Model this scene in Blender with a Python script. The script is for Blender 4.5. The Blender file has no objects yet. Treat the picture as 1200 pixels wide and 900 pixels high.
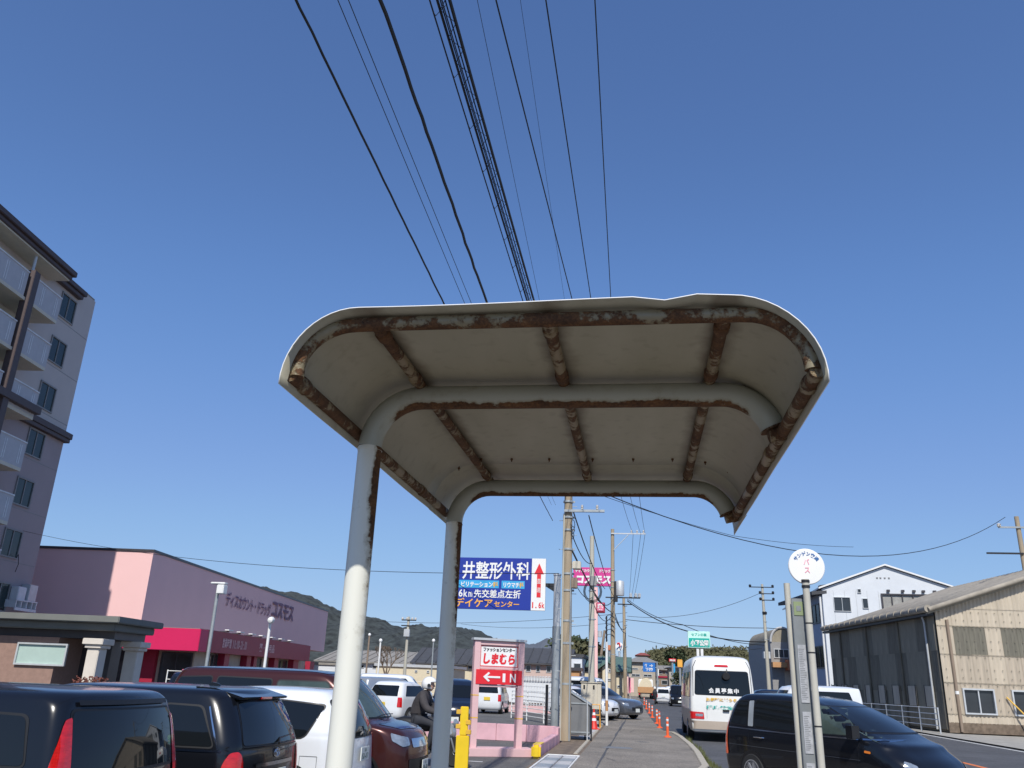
import bpy, bmesh, math, random
from mathutils import Vector, Matrix
from mathutils.bvhtree import BVHTree
random.seed(7)
R = math.radians
sc = bpy.context.scene

# ------------------------------------------------------------------ camera
EYE = 1.6
FPX = 968.0
CAM = Matrix(((0.9888785854, 0.0142424412, 0.1480415352),
              (0.1440730695, -0.3387488759, -0.9297806998),
              (0.0369065567, 0.9407690216, -0.3370334615)))
cd = bpy.data.cameras.new('camera')
cam = bpy.data.objects.new('camera', cd)
sc.collection.objects.link(cam)
sc.camera = cam
cd.sensor_width = 36.0
cd.lens = FPX / 1200 * 36
cd.clip_start = 0.05
cd.clip_end = 6000
cam.matrix_world = Matrix.Translation((0, 0, EYE)) @ CAM.to_4x4()

# ------------------------------------------------------------------ sky, sun, exposure
SUN_EL, SUN_HEAD = 47.0, -6.7            # degrees; the light travels towards this heading (from +Y, clockwise)
wd = bpy.data.worlds.new('World')
sc.world = wd
wd.use_nodes = True
wn = wd.node_tree
for n in list(wn.nodes): wn.nodes.remove(n)
sky = wn.nodes.new('ShaderNodeTexSky')
sky.sky_type = 'NISHITA'
sky.sun_disc = False
sky.sun_elevation = R(SUN_EL)
sky.sun_rotation = R(180 + SUN_HEAD)
sky.altitude = 0
sky.air_density = 1.0
sky.dust_density = 0.0
sky.ozone_density = 6.0
bg = wn.nodes.new('ShaderNodeBackground')
bg.inputs['Strength'].default_value = 0.10
wo = wn.nodes.new('ShaderNodeOutputWorld')
# the camera's soft tone response applied evenly to the whole sky: out = k * in ^ g per channel
sep = wn.nodes.new('ShaderNodeSeparateColor'); com = wn.nodes.new('ShaderNodeCombineColor')
wn.links.new(sky.outputs[0], sep.inputs[0])
for i, (k_, g_) in enumerate(((0.548, 0.622), (0.655, 0.60), (0.875, 0.505))):
    a_ = wn.nodes.new('ShaderNodeMath'); a_.operation = 'MULTIPLY'; a_.inputs[1].default_value = 0.1; wn.links.new(sep.outputs[i], a_.inputs[0])
    b_ = wn.nodes.new('ShaderNodeMath'); b_.operation = 'POWER'; b_.inputs[1].default_value = g_; wn.links.new(a_.outputs[0], b_.inputs[0])
    c_ = wn.nodes.new('ShaderNodeMath'); c_.operation = 'MULTIPLY'; c_.inputs[1].default_value = 10 * k_; wn.links.new(b_.outputs[0], c_.inputs[0])
    # gentle contrast curve on the result (domain 0..3 of displayed radiance)
    d_ = wn.nodes.new('ShaderNodeMath'); d_.operation = 'MULTIPLY'; d_.inputs[1].default_value = 0.1 / 3; wn.links.new(c_.outputs[0], d_.inputs[0])
    fc = wn.nodes.new('ShaderNodeFloatCurve'); cv = fc.mapping.curves[0]
    for x_, y_ in (((.093, .077), (.139, .139), (.198, .222), (.25, .281), (.347, .372), (.6, .61)), ((.175, .157), (.254, .276), (.352, .388), (.429, .482), (.539, .570), (.8, .81)), ((.424, .388), (.558, .612), (.687, .742), (.768, .808), (.84, .855), (1.1, 1.1)))[i]:
        cv.points.new(x_ / 3, y_ / 3)
    for p_ in cv.points: p_.handle_type = 'AUTO_CLAMPED'
    fc.mapping.update(); wn.links.new(d_.outputs[0], fc.inputs['Value'])
    e_ = wn.nodes.new('ShaderNodeMath'); e_.operation = 'MULTIPLY'; e_.inputs[1].default_value = 30; wn.links.new(fc.outputs[0], e_.inputs[0])
    wn.links.new(e_.outputs[0], com.inputs[i])
wn.links.new(com.outputs[0], bg.inputs[0])
wn.links.new(bg.outputs[0], wo.inputs[0])
ld = bpy.data.lights.new('sun', 'SUN')
ld.energy = 4.6
ld.angle = R(0.53)
ld.color = (1.0, 0.955, 0.88)
sun = bpy.data.objects.new('sun', ld)
sc.collection.objects.link(sun)
dv = Vector((math.sin(R(SUN_HEAD)) * math.cos(R(SUN_EL)), math.cos(R(SUN_HEAD)) * math.cos(R(SUN_EL)), -math.sin(R(SUN_EL))))
sun.rotation_euler = dv.to_track_quat('-Z', 'Y').to_euler()
sc.view_settings.view_transform = 'Standard'
sc.view_settings.look = 'None'
sc.view_settings.exposure = 0.0
sc.view_settings.gamma = 1.0
sc.view_settings.use_curve_mapping = False
sc.cycles.max_bounces = 8

# ------------------------------------------------------------------ measuring helpers (photograph pixel + distance -> place)
def ray(px, py):
    return CAM @ Vector((px - 600, 450 - py, -FPX))
def at(px, py, Y):
    w = ray(px, py) ; w = w * (Y / w.y)
    return Vector((w.x, w.y, w.z + EYE))
def gd(px, py, z=0.0):
    w = ray(px, py); w = w * ((z - EYE) / w.z)
    return Vector((w.x, w.y, z))

# ------------------------------------------------------------------ materials
M = {}
def new_mat(name):
    m = bpy.data.materials.new(name); m.use_nodes = True
    nt = m.node_tree; b = nt.nodes['Principled BSDF']
    return m, nt, b
def mat(name, col, rough=0.6, metal=0.0, var=0.12, scale=3.0, bump=0.0, bscale=60.0, spec=0.5, coat=0.0, dirt=0.0, stretch=(1, 1, 1)):
    if name in M: return M[name]
    m, nt, b = new_mat(name)
    N = nt.nodes; L = nt.links
    tc = N.new('ShaderNodeTexCoord'); mp = N.new('ShaderNodeMapping'); mp.inputs['Scale'].default_value = stretch
    L.new(tc.outputs['Object'], mp.inputs[0])
    nz = N.new('ShaderNodeTexNoise'); nz.inputs['Scale'].default_value = scale; nz.inputs['Detail'].default_value = 6; nz.inputs['Roughness'].default_value = 0.62
    L.new(mp.outputs[0], nz.inputs['Vector'])
    mr = N.new('ShaderNodeMapRange'); mr.inputs['From Min'].default_value = 0.3; mr.inputs['From Max'].default_value = 0.7
    mr.inputs['To Min'].default_value = 1 - var; mr.inputs['To Max'].default_value = 1 + var
    L.new(nz.outputs['Fac'], mr.inputs['Value'])
    mx = N.new('ShaderNodeMix'); mx.data_type = 'RGBA'; mx.blend_type = 'MULTIPLY'; mx.inputs['Factor'].default_value = 1
    mx.inputs[6].default_value = (*col, 1); L.new(mr.outputs[0], mx.inputs[7])
    out = mx.outputs[2]
    if dirt > 0:
        n2 = N.new('ShaderNodeTexNoise'); n2.inputs['Scale'].default_value = scale * 0.37; n2.inputs['Detail'].default_value = 8; n2.inputs['Roughness'].default_value = 0.7
        L.new(mp.outputs[0], n2.inputs['Vector'])
        r2 = N.new('ShaderNodeMapRange'); r2.inputs['From Min'].default_value = 0.48; r2.inputs['From Max'].default_value = 0.75; r2.inputs['To Max'].default_value = dirt
        L.new(n2.outputs['Fac'], r2.inputs['Value'])
        m2 = N.new('ShaderNodeMix'); m2.data_type = 'RGBA'; L.new(r2.outputs[0], m2.inputs['Factor']); L.new(out, m2.inputs[6])
        m2.inputs[7].default_value = (0.07, 0.06, 0.05, 1); out = m2.outputs[2]
    L.new(out, b.inputs['Base Color'])
    b.inputs['Roughness'].default_value = rough; b.inputs['Metallic'].default_value = metal
    b.inputs['Specular IOR Level'].default_value = spec
    if coat: b.inputs['Coat Weight'].default_value = coat; b.inputs['Coat Roughness'].default_value = 0.03
    if bump > 0:
        nb = N.new('ShaderNodeTexNoise'); nb.inputs['Scale'].default_value = bscale; nb.inputs['Detail'].default_value = 4
        L.new(mp.outputs[0], nb.inputs['Vector'])
        bp = N.new('ShaderNodeBump'); bp.inputs['Strength'].default_value = bump; bp.inputs['Distance'].default_value = 0.02
        L.new(nb.outputs['Fac'], bp.inputs['Height']); L.new(bp.outputs[0], b.inputs['Normal'])
    M[name] = m
    return m

def rust_mat(name, paint, amount, low=0.0, under=0.0, side=0.0, zmin=1.9, zmax=2.5):
    """painted steel with rust: noise patches, more where water sits (underside) and, on posts, on the +X side near the top"""
    m, nt, b = new_mat(name); N = nt.nodes; L = nt.links
    def math_(op, a, c):
        n = N.new('ShaderNodeMath'); n.operation = op
        for i, v in enumerate((a, c)):
            if isinstance(v, (int, float)): n.inputs[i].default_value = v
            else: L.new(v, n.inputs[i])
        return n.outputs[0]
    tc = N.new('ShaderNodeTexCoord')
    def noise(s, d=6, r=0.65):
        n = N.new('ShaderNodeTexNoise'); n.inputs['Scale'].default_value = s; n.inputs['Detail'].default_value = d; n.inputs['Roughness'].default_value = r
        L.new(tc.outputs['Object'], n.inputs['Vector']); return n.outputs['Fac']
    n1, n2, n3 = noise(7), noise(34), noise(110, 3)
    g = N.new('ShaderNodeNewGeometry'); sx = N.new('ShaderNodeSeparateXYZ'); L.new(g.outputs['Normal'], sx.inputs[0])
    sp = N.new('ShaderNodeSeparateXYZ'); L.new(g.outputs['Position'], sp.inputs[0])
    f = math_('ADD', math_('MULTIPLY', n1, 1.1), math_('MULTIPLY', n2, 0.55))
    f = math_('ADD', f, amount - 0.82)
    if under:
        u = N.new('ShaderNodeMapRange'); u.interpolation_type = 'SMOOTHSTEP'
        L.new(sx.outputs['Z'], u.inputs['Value']); u.inputs['From Min'].default_value = -0.35; u.inputs['From Max'].default_value = -0.95; u.inputs['To Max'].default_value = under
        f = math_('ADD', f, u.outputs[0])
    if side:
        u = N.new('ShaderNodeMapRange'); L.new(sx.outputs['X'], u.inputs['Value']); u.inputs['From Min'].default_value = 0.35; u.inputs['From Max'].default_value = 0.95
        h = N.new('ShaderNodeMapRange'); L.new(sp.outputs['Z'], h.inputs['Value']); h.inputs['From Min'].default_value = zmin; h.inputs['From Max'].default_value = zmax
        f = math_('ADD', f, math_('MULTIPLY', math_('MULTIPLY', u.outputs[0], h.outputs[0]), side))
    cr = N.new('ShaderNodeMapRange'); L.new(f, cr.inputs['Value']); cr.inputs['From Min'].default_value = 0.44; cr.inputs['From Max'].default_value = 0.52
    rc = N.new('ShaderNodeValToRGB'); L.new(math_('ADD', math_('MULTIPLY', n3, 0.42), math_('MULTIPLY', noise(16, 7, 0.7), 0.58)), rc.inputs[0])
    e = rc.color_ramp.elements; e[0].position = 0.30; e[0].color = (0.028, 0.014, 0.008, 1); e[1].position = 0.74; e[1].color = (0.34, 0.19, 0.085, 1)
    x = e.new(0.46); x.color = (0.085, 0.040, 0.018, 1); x = e.new(0.60); x.color = (0.16, 0.075, 0.030, 1)
    # paint with yellowish staining
    st = N.new('ShaderNodeMapRange'); L.new(f, st.inputs['Value']); st.inputs['From Min'].default_value = 0.22; st.inputs['From Max'].default_value = 0.46; st.inputs['To Max'].default_value = 0.55
    pm = N.new('ShaderNodeMix'); pm.data_type = 'RGBA'; L.new(st.outputs[0], pm.inputs['Factor']); pm.inputs[6].default_value = (*paint, 1); pm.inputs[7].default_value = (0.24, 0.19, 0.10, 1)
    mx = N.new('ShaderNodeMix'); mx.data_type = 'RGBA'; L.new(cr.outputs[0], mx.inputs['Factor']); L.new(pm.outputs[2], mx.inputs[6]); L.new(rc.outputs[0], mx.inputs[7])
    L.new(mx.outputs[2], b.inputs['Base Color'])
    rr = N.new('ShaderNodeMapRange'); L.new(cr.outputs[0], rr.inputs['Value']); rr.inputs['To Min'].default_value = 0.42; rr.inputs['To Max'].default_value = 0.9
    L.new(rr.outputs[0], b.inputs['Roughness'])
    bp = N.new('ShaderNodeBump'); bp.inputs['Strength'].default_value = 0.6; bp.inputs['Distance'].default_value = 0.003
    L.new(math_('ADD', math_('MULTIPLY', cr.outputs[0], 1.0), math_('MULTIPLY', math_('MULTIPLY', n3, cr.outputs[0]), 1.4)), bp.inputs['Height']); L.new(bp.outputs[0], b.inputs['Normal'])
    M[name] = m; return m

def asphalt_detail(name):
    m = M[name]; nt = m.node_tree; N = nt.nodes; L = nt.links; b = N['Principled BSDF']; tc = N.new('ShaderNodeTexCoord')
    src = b.inputs['Base Color'].links[0].from_socket
    v = N.new('ShaderNodeTexVoronoi'); v.inputs['Scale'].default_value = 55; L.new(tc.outputs['Object'], v.inputs['Vector'])
    sp_ = N.new('ShaderNodeSeparateColor'); L.new(v.outputs['Color'], sp_.inputs[0])
    r = N.new('ShaderNodeMapRange'); L.new(sp_.outputs[0], r.inputs['Value']); r.inputs['To Min'].default_value = 0.62; r.inputs['To Max'].default_value = 1.38
    n = N.new('ShaderNodeTexNoise'); n.inputs['Scale'].default_value = 0.35; n.inputs['Detail'].default_value = 9; n.inputs['Roughness'].default_value = 0.72; L.new(tc.outputs['Object'], n.inputs['Vector'])
    r2 = N.new('ShaderNodeMapRange'); L.new(n.outputs['Fac'], r2.inputs['Value']); r2.inputs['From Min'].default_value = 0.35; r2.inputs['From Max'].default_value = 0.65; r2.inputs['To Min'].default_value = 0.78; r2.inputs['To Max'].default_value = 1.16
    mm = N.new('ShaderNodeMath'); mm.operation = 'MULTIPLY'; L.new(r.outputs[0], mm.inputs[0]); L.new(r2.outputs[0], mm.inputs[1])
    mx = N.new('ShaderNodeMix'); mx.data_type = 'RGBA'; mx.blend_type = 'MULTIPLY'; mx.inputs['Factor'].default_value = 1; L.new(src, mx.inputs[6]); L.new(mm.outputs[0], mx.inputs[7])
    L.new(mx.outputs[2], b.inputs['Base Color'])
def emis_free_glass(name, col, rough=0.04, spec=0.8):
    return mat(name, col, rough=rough, var=0.05, spec=spec, scale=1.0)

mat('asphalt', (0.12, 0.117, 0.112), 0.9, var=0.16, scale=1.3, bump=0.25, bscale=120, dirt=0.15)
mat('road_asphalt', (0.080, 0.082, 0.088), 0.88, var=0.14, scale=1.1, bump=0.2, bscale=120)
mat('path_asphalt', (0.225, 0.20, 0.168), 0.9, var=0.15, scale=0.9, bump=0.3, bscale=140, dirt=0.35)
mat('concrete', (0.34, 0.325, 0.29), 0.85, var=0.16, scale=2.5, bump=0.2, bscale=40, dirt=0.3)
mat('kerb_concrete', (0.42, 0.38, 0.31), 0.85, var=0.2, scale=4, bump=0.2, dirt=0.35)
mat('pale_concrete', (0.46, 0.46, 0.46), 0.8, var=0.1, scale=3, bump=0.1, dirt=0.15)
mat('brown_grit', (0.17, 0.13, 0.095), 0.95, var=0.35, scale=5, bump=0.4)
mat('pole_concrete', (0.36, 0.29, 0.20), 0.85, var=0.22, scale=1.2, bump=0.15, dirt=0.25, stretch=(3, 3, 0.5))
mat('pole_concrete_pale', (0.45, 0.43, 0.36), 0.85, var=0.12, scale=1.4, dirt=0.15, stretch=(3, 3, 0.5))
mat('galvanised', (0.36, 0.39, 0.40), 0.5, 0.35, var=0.14, scale=3)
mat('galvanised_light', (0.55, 0.57, 0.58), 0.5, 0.3, var=0.1, scale=3)
mat('cream_pole', (0.50, 0.48, 0.41), 0.5, var=0.1, scale=2.5, dirt=0.2)
mat('black_cable', (0.012, 0.012, 0.013), 0.6)
mat('black_metal', (0.02, 0.02, 0.022), 0.45)
mat('insulator', (0.55, 0.52, 0.47), 0.3)
mat('white_paint', (0.78, 0.78, 0.76), 0.55, var=0.06, dirt=0.08)
mat('road_paint', (0.62, 0.62, 0.60), 0.8, var=0.18, scale=6, dirt=0.3)
mat('orange_road_paint', (0.72, 0.19, 0.05), 0.8, var=0.2, scale=6, dirt=0.2)
mat('pink_wall', (0.84, 0.53, 0.51), 0.75, var=0.03, scale=0.3)
mat('pink_trim', (0.68, 0.44, 0.44), 0.7, var=0.08, scale=2, dirt=0.12)
mat('pink_base', (0.68, 0.40, 0.44), 0.8, var=0.12, scale=2, dirt=0.2)
mat('crimson', (0.62, 0.012, 0.10), 0.5, var=0.05, scale=0.4)
mat('crimson_dark', (0.35, 0.015, 0.045), 0.5, var=0.06)
mat('magenta_sign', (0.62, 0.05, 0.26), 0.45, var=0.04)
mat('purple_letter', (0.16, 0.03, 0.10), 0.5)
mat('dark_frame', (0.06, 0.055, 0.06), 0.4)
mat('store_glass', (0.055, 0.055, 0.055), 0.06, spec=0.8, var=0.5, scale=0.8)
mat('beige_panel', (0.50, 0.42, 0.33), 0.7, var=0.1)
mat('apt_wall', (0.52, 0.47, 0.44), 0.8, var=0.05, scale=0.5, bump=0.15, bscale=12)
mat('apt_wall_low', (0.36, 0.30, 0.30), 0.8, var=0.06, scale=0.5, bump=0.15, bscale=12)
mat('apt_cream', (0.60, 0.56, 0.46), 0.8, var=0.06)
mat('apt_balcony', (0.46, 0.46, 0.48), 0.7, var=0.05)
mat('apt_rail', (0.66, 0.67, 0.68), 0.5)
mat('apt_brown', (0.085, 0.062, 0.062), 0.6, var=0.1)
mat('apt_glass', (0.022, 0.036, 0.036), 0.2, spec=0.45, var=0.3, scale=0.9)
mat('canopy_grey', (0.17, 0.175, 0.16), 0.7, var=0.1, scale=1.2, dirt=0.15)
mat('tile_brown', (0.30, 0.19, 0.15), 0.7, var=0.12, scale=8)
mat('pillar_cream', (0.66, 0.60, 0.52), 0.7, var=0.06, dirt=0.08)
mat('pale_blind', (0.40, 0.52, 0.47), 0.6, var=0.05)
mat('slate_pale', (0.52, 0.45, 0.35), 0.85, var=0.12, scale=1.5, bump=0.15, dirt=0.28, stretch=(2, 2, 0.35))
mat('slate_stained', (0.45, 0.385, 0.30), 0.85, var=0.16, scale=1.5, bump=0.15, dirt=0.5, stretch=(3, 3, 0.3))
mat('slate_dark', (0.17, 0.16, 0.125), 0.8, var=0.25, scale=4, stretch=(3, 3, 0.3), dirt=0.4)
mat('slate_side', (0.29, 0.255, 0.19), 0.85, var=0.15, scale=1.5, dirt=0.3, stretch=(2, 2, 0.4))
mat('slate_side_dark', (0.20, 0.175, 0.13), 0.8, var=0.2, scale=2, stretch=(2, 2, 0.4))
mat('old_roof', (0.33, 0.295, 0.24), 0.9, var=0.2, scale=2, dirt=0.3)
mat('white_wall', (0.66, 0.69, 0.72), 0.7, var=0.05, scale=0.6, dirt=0.08)
mat('shaded_white_wall', (0.30, 0.36, 0.46), 0.75, var=0.06)  # white factory wall with its shade put into the colour
mat('dark_roof', (0.06, 0.062, 0.068), 0.7, var=0.15, scale=2)
mat('grey_roof', (0.25, 0.235, 0.21), 0.8, var=0.2, scale=1)
mat('green_roof', (0.085, 0.15, 0.13), 0.7, var=0.15, scale=1)
mat('red_roof', (0.28, 0.07, 0.05), 0.8, var=0.15)
mat('cream_wall', (0.66, 0.58, 0.42), 0.8, var=0.05, dirt=0.08)
mat('pinkbeige_wall', (0.56, 0.43, 0.38), 0.8, var=0.05, dirt=0.08)
mat('orange_wall', (0.48, 0.26, 0.12), 0.8, var=0.1)
mat('beige_wall', (0.42, 0.37, 0.30), 0.8, var=0.1, dirt=0.1)
mat('brown_wall', (0.26, 0.20, 0.15), 0.8, var=0.1)
mat('terracotta', (0.50, 0.17, 0.08), 0.7, var=0.15, scale=3)
mat('grey_wall', (0.28, 0.275, 0.27), 0.8, var=0.1, dirt=0.1)
mat('far_glass', (0.035, 0.04, 0.045), 0.1, spec=0.7)
mat('curtain_glass', (0.34, 0.33, 0.30), 0.25, var=0.25, scale=2)
mat('sign_blue', (0.012, 0.035, 0.30), 0.45, var=0.03)
mat('sign_cyan', (0.04, 0.36, 0.66), 0.45)
mat('sign_white', (0.80, 0.80, 0.78), 0.5, var=0.03)
mat('sign_red', (0.70, 0.02, 0.03), 0.5, var=0.04)
mat('sign_orange', (0.85, 0.42, 0.07), 0.5)
mat('sign_ink_blue', (0.03, 0.12, 0.32), 0.5)
mat('sign_ink_pink', (0.80, 0.30, 0.36), 0.5)
mat('sign_green', (0.01, 0.42, 0.34), 0.45)
mat('sign_mint', (0.55, 0.83, 0.74), 0.5)
mat('road_sign_blue', (0.02, 0.16, 0.50), 0.5)
mat('yellow_paint', (0.80, 0.55, 0.02), 0.45, var=0.08, dirt=0.1)
mat('stripe_yellow', (0.70, 0.42, 0.05), 0.5)
mat('orange_plastic', (0.80, 0.12, 0.03), 0.5, var=0.1)
mat('red_plastic', (0.62, 0.03, 0.02), 0.5, var=0.1)
mat('reflective_white', (0.80, 0.80, 0.80), 0.35)
mat('cabinet_beige', (0.56, 0.51, 0.41), 0.6, var=0.05, dirt=0.1)
mat('box_grey', (0.17, 0.175, 0.18), 0.6, var=0.1, dirt=0.1)
mat('paint_black', (0.006, 0.007, 0.010), 0.22, var=0.04, coat=0.45, spec=0.35)
mat('paint_white', (0.72, 0.74, 0.76), 0.28, var=0.02, coat=0.8)
mat('paint_brown', (0.060, 0.018, 0.016), 0.25, 0.35, var=0.04, coat=0.45, spec=0.35)
mat('paint_navy', (0.010, 0.016, 0.035), 0.22, var=0.04, coat=0.45, spec=0.35)
mat('paint_grey', (0.11, 0.12, 0.14), 0.25, 0.4, var=0.04, coat=1.0)
mat('paint_silver', (0.42, 0.44, 0.46), 0.28, 0.5, var=0.04, coat=0.8)
mat('bus_white', (0.74, 0.74, 0.71), 0.35, var=0.03, coat=0.4, dirt=0.05)
mat('bumper_beige', (0.42, 0.35, 0.28), 0.5, var=0.05)
mat('car_glass', (0.008, 0.010, 0.012), 0.03, spec=0.5, var=0.02)
mat('car_glass_green', (0.050, 0.070, 0.062), 0.03, spec=0.5, var=0.5, scale=1.5)
mat('rubber_trim', (0.008, 0.008, 0.009), 0.5)
mat('chrome', (0.62, 0.63, 0.65), 0.12, 1.0, var=0.02)
mat('tail_red', (0.55, 0.010, 0.010), 0.12, var=0.25, scale=14, coat=1.0, stretch=(1, 1, 4))
mat('tail_red_bright', (0.85, 0.12, 0.02), 0.12, var=0.25, scale=20, coat=1.0, stretch=(1, 1, 4))
mat('lamp_clear', (0.26, 0.30, 0.35), 0.08, 0.3, var=0.3, scale=14, coat=1.0)
mat('amber', (0.80, 0.22, 0.03), 0.2, coat=1.0)
mat('plate_white', (0.68, 0.70, 0.66), 0.45, var=0.04)
mat('plate_yellow', (0.72, 0.52, 0.05), 0.45, var=0.04)
mat('plate_ink', (0.02, 0.10, 0.06), 0.5)
mat('tyre', (0.018, 0.018, 0.018), 0.8)
mat('alloy', (0.50, 0.51, 0.53), 0.28, 0.8, var=0.05)
mat('jacket', (0.045, 0.040, 0.042), 0.85, var=0.2, scale=9, bump=0.4, bscale=25)
mat('helmet_white', (0.78, 0.77, 0.74), 0.22, var=0.02, coat=0.8)
mat('skin', (0.50, 0.30, 0.22), 0.6)
mat('trousers', (0.03, 0.032, 0.04), 0.85)
mat('bark', (0.15, 0.11, 0.08), 0.9, var=0.2, scale=6)
mat('leaf_dark', (0.040, 0.055, 0.022), 0.8, var=0.35, scale=2)
mat('leaf_olive', (0.085, 0.082, 0.035), 0.8, var=0.35, scale=2)
mat('leaf_red', (0.15, 0.045, 0.03), 0.8, var=0.35, scale=8)
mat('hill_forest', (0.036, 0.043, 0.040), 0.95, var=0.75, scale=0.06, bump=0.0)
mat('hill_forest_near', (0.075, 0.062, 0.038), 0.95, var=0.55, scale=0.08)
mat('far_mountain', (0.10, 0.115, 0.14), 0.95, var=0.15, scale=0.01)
mat('grass', (0.11, 0.12, 0.04), 0.9, var=0.4, scale=10)
mat('banner_pink', (0.75, 0.20, 0.32), 0.8, var=0.3, scale=3)
mat('leaf_green_label', (0.22, 0.27, 0.14), 0.6)
mat('paper', (0.38, 0.39, 0.41), 0.6, var=0.22, scale=16)
mat('board_grey', (0.20, 0.215, 0.22), 0.5, var=0.2, scale=3, dirt=0.2)
PAINT = (0.42, 0.44, 0.385)
rust_mat('post_paint', (0.74, 0.735, 0.65), 0.045, side=0.75, zmin=1.55, zmax=2.35)
rust_mat('arm_paint', PAINT, 0.115, under=0.55)
rust_mat('rail_rust', (0.27, 0.235, 0.16), 0.47, under=0.10)
rust_mat('purlin_rust', (0.27, 0.20, 0.12), 0.50)

for n_ in ('asphalt', 'road_asphalt', 'path_asphalt'): asphalt_detail(n_)
def sheet_mat():
    m, nt, b = new_mat('roof_sheet_paint'); N = nt.nodes; L = nt.links
    tc = N.new('ShaderNodeTexCoord')
    n1 = N.new('ShaderNodeTexNoise'); n1.inputs['Scale'].default_value = 2.2; n1.inputs['Detail'].default_value = 7; n1.inputs['Roughness'].default_value = 0.6
    mp = N.new('ShaderNodeMapping'); mp.inputs['Scale'].default_value = (2.5, 0.6, 1); L.new(tc.outputs['Object'], mp.inputs[0]); L.new(mp.outputs[0], n1.inputs['Vector'])
    cr = N.new('ShaderNodeValToRGB'); L.new(n1.outputs['Fac'], cr.inputs[0]); e = cr.color_ramp.elements
    e[0].position = 0.25; e[0].color = (0.37, 0.345, 0.25, 1); e[1].position = 0.75; e[1].color = (0.46, 0.43, 0.33, 1)
    n2 = N.new('ShaderNodeTexNoise'); n2.inputs['Scale'].default_value = 16; n2.inputs['Detail'].default_value = 6; L.new(tc.outputs['Object'], n2.inputs['Vector'])
    r2 = N.new('ShaderNodeMapRange'); L.new(n2.outputs['Fac'], r2.inputs['Value']); r2.inputs['From Min'].default_value = 0.56; r2.inputs['From Max'].default_value = 0.8; r2.inputs['To Max'].default_value = 0.4
    mx = N.new('ShaderNodeMix'); mx.data_type = 'RGBA'; L.new(r2.outputs[0], mx.inputs['Factor']); L.new(cr.outputs[0], mx.inputs[6]); mx.inputs[7].default_value = (0.20, 0.16, 0.11, 1)
    sx = N.new('ShaderNodeSeparateXYZ'); L.new(tc.outputs['Object'], sx.inputs[0]); prev = None
    for xi in (0.209, 0.831, 1.431):                             # rust water has stained the sheet along each purlin
        a_ = N.new('ShaderNodeMath'); a_.operation = 'SUBTRACT'; L.new(sx.outputs['X'], a_.inputs[0]); a_.inputs[1].default_value = xi
        c_ = N.new('ShaderNodeMath'); c_.operation = 'ABSOLUTE'; L.new(a_.outputs[0], c_.inputs[0])
        if prev is None: prev = c_.outputs[0]
        else:
            d_ = N.new('ShaderNodeMath'); d_.operation = 'MINIMUM'; L.new(prev, d_.inputs[0]); L.new(c_.outputs[0], d_.inputs[1]); prev = d_.outputs[0]
    n4 = N.new('ShaderNodeTexNoise'); n4.inputs['Scale'].default_value = 9; n4.inputs['Detail'].default_value = 6; L.new(tc.outputs['Object'], n4.inputs['Vector'])
    off = N.new('ShaderNodeMath'); off.operation = 'MULTIPLY_ADD'; L.new(n4.outputs['Fac'], off.inputs[0]); off.inputs[1].default_value = -0.11; L.new(prev, off.inputs[2])
    r4 = N.new('ShaderNodeMapRange'); L.new(off.outputs[0], r4.inputs['Value']); r4.inputs['From Min'].default_value = -0.03; r4.inputs['From Max'].default_value = 0.02; r4.inputs['To Min'].default_value = 0.62; r4.inputs['To Max'].default_value = 0.0
    m4 = N.new('ShaderNodeMix'); m4.data_type = 'RGBA'; L.new(r4.outputs[0], m4.inputs['Factor']); L.new(mx.outputs[2], m4.inputs[6]); m4.inputs[7].default_value = (0.13, 0.09, 0.055, 1)
    L.new(m4.outputs[2], b.inputs['Base Color']); b.inputs['Roughness'].default_value = 0.5
    M['roof_sheet_paint'] = m
sheet_mat()

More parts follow.
